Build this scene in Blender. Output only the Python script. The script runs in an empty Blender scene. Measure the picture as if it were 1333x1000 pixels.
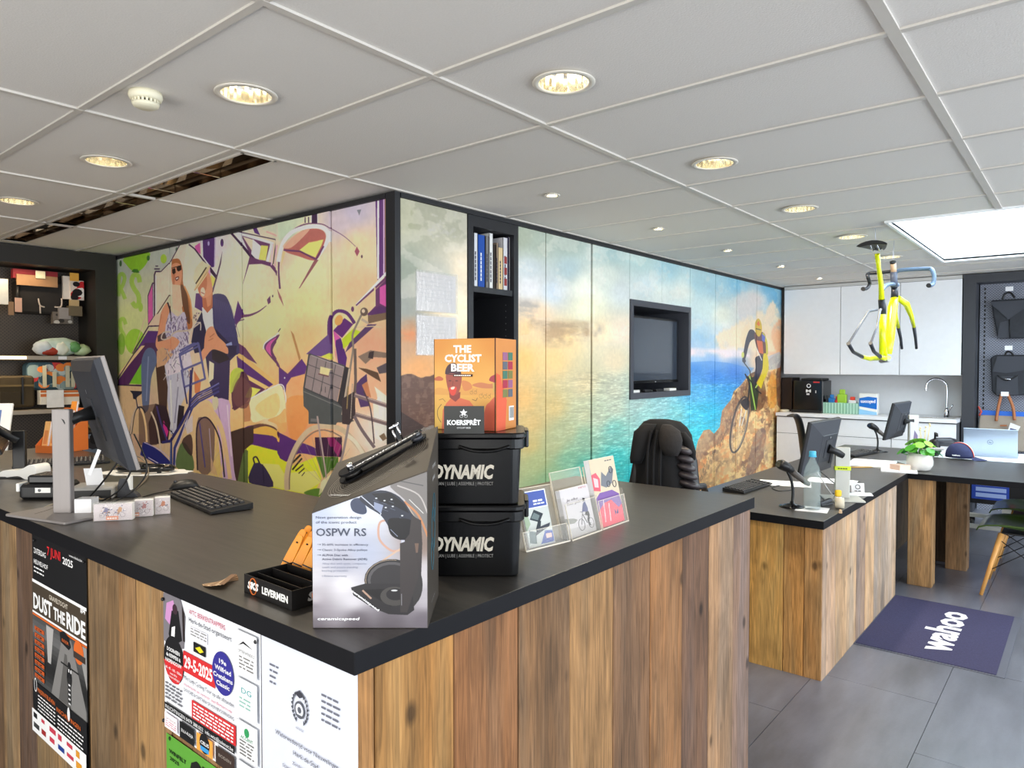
import bpy, math, random
import numpy as np
from math import sin, cos, pi, radians, atan2, sqrt, hypot
from mathutils import Vector, Matrix
random.seed(7)
D = bpy.data
SC = bpy.context.scene
COL = SC.collection

# ---------------------------------------------------------------- camera, world, lights, exposure
FPX = 921.0
HEAD = radians(39.36)                 # heading from +x (along the sea mural) towards +y
TILT = math.atan(24 / FPX)
EYE = Vector((0, 0, 1.5))
cam_d = D.cameras.new('camera')
cam = D.objects.new('camera', cam_d)
COL.objects.link(cam)
cam_d.sensor_width = 36
cam_d.lens = 36 * FPX / 1333
cam_d.clip_start = 0.02
cam.location = EYE
cam.rotation_euler = (pi / 2 - TILT, 0, HEAD - pi / 2)
SC.camera = cam
SC.view_settings.view_transform = 'Standard'
SC.view_settings.look = 'None'
SC.view_settings.gamma = 1
SC.view_settings.use_curve_mapping = False
SC.view_settings.exposure = 0.0

world = D.worlds.new('sky')
SC.world = world
world.use_nodes = True
world.node_tree.nodes['Background'].inputs[0].default_value = (0.80, 0.90, 1.0, 1)
world.node_tree.nodes['Background'].inputs[1].default_value = 1.6


def area(name, loc, size, direction, power, color):
    l = D.lights.new(name, 'AREA')
    l.shape = 'RECTANGLE'
    l.size, l.size_y = size
    l.energy = power
    l.color = color
    o = D.objects.new(name, l)
    COL.objects.link(o)
    o.location = loc
    o.rotation_euler = Vector(direction).to_track_quat('-Z', 'Y').to_euler()
    return o


area('shop_window_daylight', (3.2, -3.55, 1.35), (10.0, 2.15), (0, 1, 0), 330, (0.86, 0.93, 1.0))
area('entrance_daylight', (-2.3, 1.0, 1.4), (4.6, 2.0), (1, 0.12, 0), 105, (1.0, 0.93, 0.82))
SPOT_BIG, SPOT_SMALL = 42.0, 26.0
CEIL = 2.43

# ---------------------------------------------------------------- view geometry: a pixel of the photograph -> a point on a known plane
_h = Vector((cos(HEAD), sin(HEAD), 0))
_r = Vector((sin(HEAD), -cos(HEAD), 0))
_f = _h * cos(TILT) - Vector((0, 0, sin(TILT)))
_u = _h * sin(TILT) + Vector((0, 0, cos(TILT)))


def ray(px, py):
    return _f * FPX + _r * (px - 666.5) - _u * (py - 500)


def at(px, py, x=None, y=None, z=None):
    d = ray(px, py)
    k = (z - 1.5) / d.z if z is not None else (x / d.x if x is not None else y / d.y)
    return EYE + d * k


# ---------------------------------------------------------------- materials
MATS = {}


def lin(c):
    return tuple(((v / 255) / 12.92 if v / 255 <= 0.04045 else ((v / 255 + 0.055) / 1.055) ** 2.4) for v in c[:3])


def nodes(name):
    m = D.materials.new(name)
    m.use_nodes = True
    nt = m.node_tree
    return m, nt, nt.nodes['Principled BSDF']


def mat(name, c=(128, 128, 128), rough=0.5, metal=0.0, var=0.0, scale=20, bump=0.0, emit=0, alpha=1, trans=0, ior=1.45, coat=0, spec=0.5, stretch=(1, 1, 1)):
    if name in MATS:
        return MATS[name]
    m, nt, b = nodes(name)
    L = nt.links.new
    col = lin(c)
    b.inputs['Base Color'].default_value = (*col, 1)
    b.inputs['Roughness'].default_value = rough
    b.inputs['Metallic'].default_value = metal
    b.inputs['IOR'].default_value = ior
    b.inputs['Specular IOR Level'].default_value = spec
    b.inputs['Coat Weight'].default_value = coat
    if trans:
        b.inputs['Transmission Weight'].default_value = trans
    if alpha < 1:
        b.inputs['Alpha'].default_value = alpha
    if emit:
        b.inputs['Emission Color'].default_value = (*col, 1)
        b.inputs['Emission Strength'].default_value = emit
    tc = nt.nodes.new('ShaderNodeTexCoord')
    mp = nt.nodes.new('ShaderNodeMapping')
    mp.inputs['Scale'].default_value = stretch
    L(tc.outputs['Object'], mp.inputs[0])
    nz = nt.nodes.new('ShaderNodeTexNoise')
    nz.inputs['Scale'].default_value = scale
    nz.inputs['Detail'].default_value = 4
    L(mp.outputs[0], nz.inputs['Vector'])
    v = max(var, 0.015)
    if not emit:
        rp = nt.nodes.new('ShaderNodeMapRange')
        rp.inputs['From Min'].default_value = 0.3
        rp.inputs['From Max'].default_value = 0.7
        rp.inputs['To Min'].default_value = 1 - v
        rp.inputs['To Max'].default_value = 1 + v
        L(nz.outputs[0], rp.inputs[0])
        mx = nt.nodes.new('ShaderNodeVectorMath')
        mx.operation = 'SCALE'
        mx.inputs[0].default_value = col
        L(rp.outputs[0], mx.inputs['Scale'])
        L(mx.outputs[0], b.inputs['Base Color'])
    if bump:
        bp = nt.nodes.new('ShaderNodeBump')
        bp.inputs['Strength'].default_value = bump
        bp.inputs['Distance'].default_value = 0.004
        L(nz.outputs[0], bp.inputs['Height'])
        L(bp.outputs[0], b.inputs['Normal'])
    MATS[name] = m
    return m


def paper(c):
    return mat('print_%02x%02x%02x' % tuple(int(v) for v in c[:3]), c, rough=0.6, var=0.0, spec=0.3)


def wood_mat():
    m, nt, b = nodes('reclaimed_wood')
    N, L = nt.nodes.new, nt.links.new
    tc, oi = N('ShaderNodeTexCoord'), N('ShaderNodeObjectInfo')
    off = N('ShaderNodeVectorMath'); off.operation = 'SCALE'; off.inputs[0].default_value = (37, 53, 19)
    L(oi.outputs['Random'], off.inputs['Scale'])
    add = N('ShaderNodeVectorMath'); L(tc.outputs['Object'], add.inputs[0]); L(off.outputs[0], add.inputs[1])
    def noise(sc, st, det=5, dist=0.0):
        mp = N('ShaderNodeMapping'); mp.inputs['Scale'].default_value = st
        L(add.outputs[0], mp.inputs[0])
        n = N('ShaderNodeTexNoise'); n.inputs['Scale'].default_value = sc; n.inputs['Detail'].default_value = det
        n.inputs['Distortion'].default_value = dist
        L(mp.outputs[0], n.inputs['Vector'])
        return n
    def ramp(src, stops):
        r = N('ShaderNodeValToRGB'); L(src, r.inputs[0])
        e = r.color_ramp.elements
        e[0].position, e[0].color = stops[0][0], (*[stops[0][1]] * 3, 1)
        e[1].position, e[1].color = stops[1][0], (*[stops[1][1]] * 3, 1)
        for p, v in stops[2:]:
            q = e.new(p); q.color = (v, v, v, 1)
        return r
    def mul(a, bb):
        x = N('ShaderNodeVectorMath'); x.operation = 'MULTIPLY'; L(a, x.inputs[0]); L(bb, x.inputs[1]); return x.outputs[0]
    n1 = noise(110, (1, 1, 0.045), 8, 1.4)      # fine grain
    n2 = noise(7.0, (1, 1, 0.07), 3, 0.6)       # broad rings
    n3 = noise(5.0, (1, 1, 0.35), 6, 1.5)      # weathering
    r1 = ramp(n1.outputs[0], [(0.32, 0.55), (0.68, 1.12)])
    wv = N('ShaderNodeMath'); wv.operation = 'MULTIPLY'; wv.inputs[1].default_value = 34
    L(n2.outputs[0], wv.inputs[0])
    sn = N('ShaderNodeMath'); sn.operation = 'SINE'; L(wv.outputs[0], sn.inputs[0])
    r2 = ramp(sn.outputs[0], [(0.0, 1.03), (1.0, 0.90)])
    r3 = ramp(n3.outputs[0], [(0.34, 0.62), (0.58, 1.02)])
    vo = N('ShaderNodeTexVoronoi'); vo.inputs['Scale'].default_value = 8.0
    mpv = N('ShaderNodeMapping'); mpv.inputs['Scale'].default_value = (1, 1, 0.62); L(add.outputs[0], mpv.inputs[0]); L(mpv.outputs[0], vo.inputs['Vector'])
    r4 = ramp(vo.outputs['Distance'], [(0.06, 0.32), (0.15, 1.0)])
    c = mul(oi.outputs['Color'], r1.outputs[0]); c = mul(c, r2.outputs[0]); c = mul(c, r3.outputs[0]); c = mul(c, r4.outputs[0])
    # grey bleaching along streaks
    n5 = noise(9, (1, 1, 0.10), 4, 0.8)
    r5 = ramp(n5.outputs[0], [(0.42, 0.0), (0.66, 0.75)])
    mx = N('ShaderNodeMix'); mx.data_type = 'RGBA'
    L(r5.outputs[0], mx.inputs['Factor']); L(c, mx.inputs['A'])
    gr = N('ShaderNodeVectorMath'); gr.operation = 'MULTIPLY'; gr.inputs[1].default_value = (0.80, 0.98, 1.30); L(c, gr.inputs[0])
    L(gr.outputs[0], mx.inputs['B'])
    L(mx.outputs['Result'], b.inputs['Base Color'])
    b.inputs['Roughness'].default_value = 0.72
    b.inputs['Specular IOR Level'].default_value = 0.3
    bp = N('ShaderNodeBump'); bp.inputs['Strength'].default_value = 0.35; bp.inputs['Distance'].default_value = 0.003
    L(n1.outputs[0], bp.inputs['Height']); L(bp.outputs[0], b.inputs['Normal'])
    return m


WOOD = wood_mat()
M_BLACK = mat('black_plastic', (24, 24, 26), 0.42)
M_BLACKG = mat('glossy_black', (12, 12, 14), 0.15)
M_DARK = mat('dark_grey_plastic', (52, 54, 60), 0.45, var=0.03)
M_SILVER = mat('brushed_silver', (205, 200, 195), 0.34, 0.75, var=0.05, scale=60, stretch=(1, 1, 0.1))
M_CHROME = mat('chrome', (225, 225, 230), 0.08, 1.0)
M_WHITE = mat('white_plastic', (236, 236, 232), 0.4)
M_PAPER = mat('white_paper', (240, 240, 242), 0.7)
M_FRAME = mat('black_cabinet_frame', (37, 38, 42), 0.38, var=0.05)
M_TOP = None


def top_mat():
    m, nt, b = nodes('anthracite_worktop')
    N, L = nt.nodes.new, nt.links.new
    tc = N('ShaderNodeTexCoord'); mp = N('ShaderNodeMapping'); mp.inputs['Scale'].default_value = (1, 0.06, 1); L(tc.outputs['Object'], mp.inputs[0])
    n = N('ShaderNodeTexNoise'); n.inputs['Scale'].default_value = 90; n.inputs['Detail'].default_value = 5; L(mp.outputs[0], n.inputs['Vector'])
    r = N('ShaderNodeValToRGB'); r.color_ramp.elements[0].color = (*lin((36, 33, 30)), 1); r.color_ramp.elements[1].color = (*lin((60, 55, 49)), 1)
    r.color_ramp.elements[0].position = 0.3; r.color_ramp.elements[1].position = 0.7
    L(n.outputs[0], r.inputs[0]); L(r.outputs[0], b.inputs['Base Color'])
    b.inputs['Roughness'].default_value = 0.36
    b.inputs['IOR'].default_value = 1.95
    bp = N('ShaderNodeBump'); bp.inputs['Strength'].default_value = 0.12; bp.inputs['Distance'].default_value = 0.001
    L(n.outputs[0], bp.inputs['Height']); L(bp.outputs[0], b.inputs['Normal'])
    return m


M_TOP = top_mat()
M_EDGE = mat('black_worktop_edge', (23, 23, 26), 0.55, var=0.05, spec=0.15)


# ---------------------------------------------------------------- mesh builder
def frame(o, ux, uy, uz=None):
    ux, uy = Vector(ux), Vector(uy)
    uz = Vector(uz) if uz is not None else ux.cross(uy).normalized()
    m = Matrix.Identity(4)
    for i in range(3):
        m[i][0], m[i][1], m[i][2], m[i][3] = ux[i], uy[i], uz[i], o[i]
    return m


def RZ(a, o=(0, 0, 0)):
    return Matrix.Translation(o) @ Matrix.Rotation(a, 4, 'Z')


class MB:
    def __init__(s, M=None):
        s.v, s.f, s.mi, s.sm = [], [], [], []
        s.M = M or Matrix.Identity(4)
        s.m = 0

    def add(s, vs, fs, smooth=False, m=None):
        k = len(s.v)
        s.v += [tuple(s.M @ Vector(p)) for p in vs]
        s.f += [tuple(k + i for i in f) for f in fs]
        s.mi += [s.m if m is None else m] * len(fs)
        s.sm += [smooth] * len(fs)
        return s

    def box(s, x0, y0, z0, x1, y1, z1, m=None):
        if x1 < x0: x0, x1 = x1, x0
        if y1 < y0: y0, y1 = y1, y0
        if z1 < z0: z0, z1 = z1, z0
        v = [(x, y, z) for z in (z0, z1) for y in (y0, y1) for x in (x0, x1)]
        return s.add(v, [(0, 2, 3, 1), (4, 5, 7, 6), (0, 1, 5, 4), (2, 6, 7, 3), (0, 4, 6, 2), (1, 3, 7, 5)], m=m)

    def poly(s, pts, m=None):
        return s.add(pts, [tuple(range(len(pts)))], m=m)

    def prism(s, pts, z0, z1, m=None, smooth=False):          # pts: 2-D outline, counter-clockwise, extruded along local z
        n = len(pts)
        a = sum(pts[i][0] * pts[(i + 1) % n][1] - pts[(i + 1) % n][0] * pts[i][1] for i in range(n))
        if a < 0: pts = pts[::-1]
        v = [(x, y, z0) for x, y in pts] + [(x, y, z1) for x, y in pts]
        s.add(v, [tuple(range(n))[::-1], tuple(range(n, 2 * n))], m=m)
        k = len(s.v) - 2 * n
        fs = [(k + i, k + (i + 1) % n, k + n + (i + 1) % n, k + n + i) for i in range(n)]
        s.f += fs; s.mi += [s.m if m is None else m] * n; s.sm += [smooth] * n
        return s

    def loft(s, rings, cap=True, smooth=True, m=None, closed=True):
        n = len(rings[0])
        v = [p for r in rings for p in r]
        fs = []
        for j in range(len(rings) - 1):
            for i in range(n if closed else n - 1):
                a, b = j * n + i, j * n + (i + 1) % n
                fs.append((a, b, b + n, a + n))
        s.add(v, fs, smooth, m)
        if cap:
            k = len(s.v) - len(v)
            s.f += [tuple(k + i for i in range(n))[::-1], tuple(k + len(v) - n + i for i in range(n))]
            s.mi += [s.m if m is None else m] * 2; s.sm += [False] * 2
        return s

    def lathe(s, prof, c=(0, 0, 0), n=24, m=None, cap=True, sx=1, sy=1, smooth=True):   # prof: (radius, z)
        return s.loft([[(c[0] + r * sx * cos(2 * pi * i / n), c[1] + r * sy * sin(2 * pi * i / n), c[2] + z) for i in range(n)] for r, z in prof], cap, smooth, m)

    def tube(s, pts, r, n=8, m=None, closed=False):
        P = [Vector(p) for p in pts]
        R = r if isinstance(r, (list, tuple)) else [r] * len(P)
        rings, u = [], None
        for i, p in enumerate(P):
            a = P[(i - 1) % len(P)] if (i or closed) else p
            b = P[(i + 1) % len(P)] if (i < len(P) - 1 or closed) else p
            t = (b - a).normalized()
            if u is None:
                u = t.orthogonal().normalized()
            u = (u - t * u.dot(t))
            u = u.normalized() if u.length > 1e-6 else t.orthogonal().normalized()
            w = t.cross(u)
            rings.append([tuple(p + (u * cos(2 * pi * k / n) + w * sin(2 * pi * k / n)) * R[i]) for k in range(n)])
        if closed:
            rings.append(rings[0])
        return s.loft(rings, not closed, True, m)

    def ball(s, c, r, n=12, m=None):
        rr = r if isinstance(r, (tuple, list)) else (r, r, r)
        rings = []
        k = max(5, n // 2)
        for j in range(k + 1):
            t = pi * j / k
            q = max(sin(t), 0.001)
            rings.append([(c[0] + rr[0] * q * cos(2 * pi * i / n), c[1] + rr[1] * q * sin(2 * pi * i / n), c[2] - rr[2] * cos(t)) for i in range(n)])
        return s.loft(rings, True, True, m)

    def rbox(s, x0, y0, z0, x1, y1, z1, r=0.01, n=4, m=None, taper=0.0, b=None):   # rounded vertical edges, softened top/bottom
        def ring(d, z):
            X0, X1, Y0, Y1, q = x0 + d, x1 - d, y0 + d, y1 - d, max(r - d, 0.0005)
            o = []
            for cx, cy, a0 in ((X1 - q, Y1 - q, 0), (X0 + q, Y1 - q, 90), (X0 + q, Y0 + q, 180), (X1 - q, Y0 + q, 270)):
                for k in range(n + 1):
                    a = radians(a0 + 90 * k / n)
                    o.append((cx + q * cos(a), cy + q * sin(a), z))
            return o
        e = b if b is not None else min(r, (z1 - z0) / 2.2) * 0.5
        t = taper
        return s.loft([ring(e + t, z0), ring(t, z0 + e), ring(0, z1 - e), ring(e, z1)], True, False, m)

    def text(s, txt, x, y, h, w=None, z=0.0004, bold=0.0, m=None, align='L', shear=0.0, ext=0.0):
        """flat lettering in the local xy plane; h = capital height, w = total width (fits by squeezing)"""
        v, f, bw = glyphs(txt, bold, shear, ext)
        if not v: return s
        k = h / 0.70
        sx = k if w is None else w / max(bw, 1e-6)
        ox = x - {'L': 0, 'C': 0.5, 'R': 1}[align] * bw * sx
        return s.add([(ox + a * sx, y + b * k, z + c * k) for a, b, c in v], f, m=m)

    def bars(s, n, x, y, h, w, z=0.0004, m=None, **k):
        """print too small to read in the photograph: n word-like dashes"""
        for i in range(n):
            a = x + w * i / n
            s.poly([(a, y, z), (a + w / n * 0.82, y, z), (a + w / n * 0.82, y + h * 0.75, z), (a, y + h * 0.75, z)], m)
        return s

    def build(s, name, mats, parent=None, loc=None, rz=None, label=None, cat=None, group=None, kind=None, bevel=0, color=None, autosmooth=False, uv=None):
        me = D.meshes.new(name)
        me.from_pydata(s.v, [], s.f)
        if not isinstance(mats, (list, tuple)): mats = [mats]
        for q in mats: me.materials.append(q)
        me.polygons.foreach_set('material_index', s.mi)
        me.polygons.foreach_set('use_smooth', s.sm)
        if uv:
            l = me.uv_layers.new(name='UVMap')
            for lp in me.loops:
                l.data[lp.index].uv = uv(me.vertices[lp.vertex_index].co)
        me.update()
        o = D.objects.new(name, me)
        COL.objects.link(o)
        if parent: o.parent = parent
        if loc is not None: o.location = loc
        if rz is not None: o.rotation_euler[2] = rz
        if bevel:
            b = o.modifiers.new('bevel', 'BEVEL'); b.width = bevel; b.segments = 2; b.limit_method = 'ANGLE'
        if color: o.color = (*lin(color), 1)
        props(o, label, cat, group, kind or ('stuff' if parent and name.endswith('lettering') else None))
        return o


def props(o, label=None, cat=None, group=None, kind=None):
    if label: o['label'] = label
    if cat: o['category'] = cat
    if group: o['group'] = group
    if kind: o['kind'] = kind
    return o


def thing(name, label, cat, loc=(0, 0, 0), rz=0, group=None, kind=None):
    o = D.objects.new(name, None)
    o.empty_display_size = 0.05
    COL.objects.link(o)
    o.location = loc
    o.rotation_euler[2] = rz
    return props(o, label, cat, group, kind)


def struct(name, mb, mats, **k):
    return mb.build(name, mats, kind='structure', **k)


_G = {}


def glyphs(txt, bold, shear, ext):
    key = (txt, bold, shear, ext)
    if key not in _G:
        c = D.curves.new('t', 'FONT')
        c.body = txt
        c.offset = bold
        c.shear = shear
        c.extrude = ext
        c.resolution_u = 2
        o = D.objects.new('t', c)
        me = D.meshes.new_from_object(o)
        v = [tuple(p.co) for p in me.vertices]
        f = [tuple(p.vertices) for p in me.polygons]
        if v:
            x0, x1 = min(p[0] for p in v), max(p[0] for p in v)
            v = [(a - x0, b, cc) for a, b, cc in v]
            bw = x1 - x0
        else:
            bw = 0
        _G[key] = (v, f, bw)
        D.objects.remove(o); D.curves.remove(c); D.meshes.remove(me)
    return _G[key]


def dup(o, parent=None, loc=None, rz=None, label=None):
    c = o.copy()
    COL.objects.link(c)
    c.parent = parent
    for ch in [q for q in D.objects if q.parent is o]:
        dup(ch, c)
    if loc is not None: c.location = loc
    if rz is not None: c.rotation_euler[2] = rz
    if label: c['label'] = label
    return c


def arc(cx, cy, rx, ry, a0, a1, n):
    return [(cx + rx * cos(radians(a0 + (a1 - a0) * i / n)), cy + ry * sin(radians(a0 + (a1 - a0) * i / n))) for i in range(n + 1)]


def smooth(pts, k=6, closed=False):                      # Catmull-Rom through the points
    n = len(pts)
    out = []
    for i in range(n if closed else n - 1):
        if closed:
            p = [pts[(i + j) % n] for j in (-1, 0, 1, 2)]
        else:
            p = [pts[max(i - 1, 0)], pts[i], pts[i + 1], pts[min(i + 2, n - 1)]]
        for q in range(k):
            t = q / k
            out.append(tuple(0.5 * (2 * b + (c - a) * t + (2 * a - 5 * b + 4 * c - d) * t * t + (3 * b - a - 3 * c + d) * t ** 3) for a, b, c, d in zip(*p)))
    if not closed: out.append(tuple(pts[-1]))
    return out
# ---------------------------------------------------------------- printed panels: a small painter for flat print (numpy, drawn here, nothing loaded)
class Print:
    """a flat print of W x H metres, pixels of `res` metres; shapes are given in the coordinates that `to` turns into metres (x right, y up)"""
    def __init__(s, W, H, res, to=None, bg=(255, 255, 255)):
        s.w, s.h, s.res = int(W / res), int(H / res), res
        s.W, s.H = W, H
        s.a = np.empty((s.h, s.w, 3), np.float32); s.a[:] = bg
        s.to = to or (lambda p: p)

    def px(s, pts):
        q = np.array([s.to(p) for p in pts], np.float64) / s.res
        return q

    def _cov(s, q):
        x0, y0 = np.floor(q.min(0)).astype(int); x1, y1 = np.ceil(q.max(0)).astype(int) + 1
        x0, y0, x1, y1 = max(x0, 0), max(y0, 0), min(x1, s.w), min(y1, s.h)
        if x1 <= x0 or y1 <= y0: return None
        cov = np.zeros((y1 - y0, x1 - x0), np.float32)
        for oy in (0.25, 0.75):
            for ox in (0.25, 0.75):
                X = (np.arange(x0, x1) + ox)[None, :]; Y = (np.arange(y0, y1) + oy)[:, None]
                ins = np.zeros((y1 - y0, x1 - x0), bool)
                for i in range(len(q)):
                    ax, ay = q[i]; bx, by = q[(i + 1) % len(q)]
                    if ay == by: continue
                    ins ^= ((ay <= Y) != (by <= Y)) & (X < ax + (Y - ay) * (bx - ax) / (by - ay))
                cov += ins * 0.25
        return cov, slice(y0, y1), slice(x0, x1)

    def poly(s, pts, c, a=1.0, c2=None):
        q = s.px(pts)
        r = s._cov(q)
        if r is None: return
        cov, ys, xs = r
        cov = cov[..., None] * a
        col = np.array(c, np.float32)
        if c2 is not None:                                   # runs from c (top) to c2 (bottom)
            t = np.linspace(0, 1, cov.shape[0])[:, None, None]
            col = np.array(c2, np.float32) * (1 - t) + col * t
        s.a[ys, xs] = s.a[ys, xs] * (1 - cov) + col * cov

    def line(s, pts, w, c, a=1.0, w2=None):
        n = len(pts)
        for i in range(n - 1):
            (x0, y0), (x1, y1) = pts[i], pts[i + 1]
            l = hypot(x1 - x0, y1 - y0) or 1
            wa = w if w2 is None else w + (w2 - w) * i / (n - 1)
            wb = w if w2 is None else w + (w2 - w) * (i + 1) / (n - 1)
            nx, ny = -(y1 - y0) / l / 2, (x1 - x0) / l / 2
            ex, ey = (x1 - x0) / l * wa * 0.15, (y1 - y0) / l * wa * 0.15
            s.poly([(x0 + nx * wa - ex, y0 + ny * wa - ey), (x1 + nx * wb + ex, y1 + ny * wb + ey), (x1 - nx * wb + ex, y1 - ny * wb + ey), (x0 - nx * wa - ex, y0 - ny * wa - ey)], c, a)

    def ell(s, cx, cy, rx, ry, c, a=1.0, rot=0, n=22, c2=None):
        R = radians(rot)
        s.poly([(cx + rx * cos(t) * cos(R) - ry * sin(t) * sin(R), cy + rx * cos(t) * sin(R) + ry * sin(t) * cos(R)) for t in [2 * pi * i / n for i in range(n)]], c, a, c2)

    def ring(s, cx, cy, rx, ry, w, c, a=1.0, rot=0, a0=0, a1=360, n=30):
        R = radians(rot)
        s.line([(cx + rx * cos(t) * cos(R) - ry * sin(t) * sin(R), cy + rx * cos(t) * sin(R) + ry * sin(t) * cos(R)) for t in [radians(a0 + (a1 - a0) * i / n) for i in range(n + 1)]], w, c, a)

    def field(s, samples, back, step=8, p=3.0):
        """smooth colour field through samples (x, y, r, g, b) given in source coordinates; back turns metres into them"""
        gw, gh = s.w // step + 2, s.h // step + 2
        X, Y = np.meshgrid((np.arange(gw) * step) * s.res, (np.arange(gh) * step) * s.res)
        U, V = back(X, Y)
        S = np.array(samples, np.float64)
        d = (U[..., None] - S[:, 0]) ** 2 + (V[..., None] - S[:, 1]) ** 2 + 30
        w = d ** (-p / 2)
        g = (w[..., None] * S[:, 2:5]).sum(2) / w.sum(2)[..., None]
        s.a[:] = s.up(g, step)

    def up(s, g, step):
        yy, xx = np.arange(s.h) / step, np.arange(s.w) / step
        y0, x0 = yy.astype(int), xx.astype(int)
        fy, fx = (yy - y0), (xx - x0)
        fy = fy.reshape(-1, 1) if g.ndim == 2 else fy.reshape(-1, 1, 1)
        fx = fx.reshape(1, -1) if g.ndim == 2 else fx.reshape(1, -1, 1)
        y1, x1 = np.minimum(y0 + 1, g.shape[0] - 1), np.minimum(x0 + 1, g.shape[1] - 1)
        return ((g[y0][:, x0] * (1 - fx) + g[y0][:, x1] * fx) * (1 - fy) + (g[y1][:, x0] * (1 - fx) + g[y1][:, x1] * fx) * fy).astype(np.float32)

    def fbm(s, sx, sy, oct=4, seed=3):
        """fractal value noise 0..1, features of sx by sy metres"""
        rng = np.random.RandomState(seed)
        out = np.zeros((s.h, s.w), np.float32); amp, tot = 1.0, 0
        for o in range(oct):
            cx, cy = max(sx / s.res / 2 ** o, 1.01), max(sy / s.res / 2 ** o, 1.01)
            gx, gy = int(s.w / cx) + 3, int(s.h / cy) + 3
            g = rng.rand(gy, gx).astype(np.float32)
            xx, yy = np.arange(s.w) / cx, np.arange(s.h) / cy
            x0, y0 = xx.astype(int), yy.astype(int)
            fx = xx - x0; fy = yy - y0
            fx = (fx * fx * (3 - 2 * fx))[None, :]; fy = (fy * fy * (3 - 2 * fy))[:, None]
            out += amp * ((g[y0][:, x0] * (1 - fx) + g[y0][:, x0 + 1] * fx) * (1 - fy) + (g[y0 + 1][:, x0] * (1 - fx) + g[y0 + 1][:, x0 + 1] * fx) * fy)
            tot += amp; amp *= 0.55
        return out / tot

    def mask(s, pts):
        m = np.zeros((s.h, s.w), np.float32)
        r = s._cov(s.px(pts))
        if r is not None: m[r[1], r[2]] = r[0]
        return m

    def soft(s, m, k):
        for q in (k, k // 2): m = s.up(m[::q, ::q], q)[:s.h, :s.w]
        return m

    def blend(s, m, c):
        m = m[..., None]
        s.a[:] = s.a * (1 - m) + (np.array(c, np.float32) if not isinstance(c, np.ndarray) or c.ndim < 3 else c) * m

    def material(s, name, rough=0.35, gain=1.0, coat=0.0):
        im = D.images.new(name, s.w, s.h)
        px = np.ones((s.h, s.w, 4), np.float32)
        px[..., :3] = np.clip(s.a * gain / 255, 0, 1)
        im.pixels.foreach_set(px.ravel())
        im.update(); im.pack()
        m, nt, b = nodes(name)
        t = nt.nodes.new('ShaderNodeTexImage'); t.image = im; t.extension = 'EXTEND'
        nt.links.new(t.outputs[0], b.inputs['Base Color'])
        b.inputs['Roughness'].default_value = rough
        b.inputs['Specular IOR Level'].default_value = 0.4
        b.inputs['Coat Weight'].default_value = coat
        return m


def zm(ox, oy, s):                          # points read off an enlarged detail with its corner at (ox, oy)
    return lambda *p: [(ox + p[i] / s, oy + p[i + 1] / s) for i in range(0, len(p), 2)]
# ---------------------------------------------------------------- the two murals printed on the cabinet fronts
XL, YR = 2.54, 2.885          # planes of the two mural walls
ML_Y0, ZB = 6.47, 0.1


def to_l(p):
    q = at(p[0], p[1], x=XL)
    return (ML_Y0 - q.y, q.z - ZB)


def to_r(p):
    q = at(p[0], p[1], y=YR)
    return (q.x - XL, q.z - ZB)


def back_plane(f):
    def g(X, Y):
        P = f(X, Y)
        d = [P[i] - EYE[i] for i in range(3)]
        dep = sum(d[i] * _f[i] for i in range(3))
        return 666.5 + sum(d[i] * _r[i] for i in range(3)) / dep * FPX, 500 - sum(d[i] * _u[i] for i in range(3)) / dep * FPX
    return g


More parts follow.
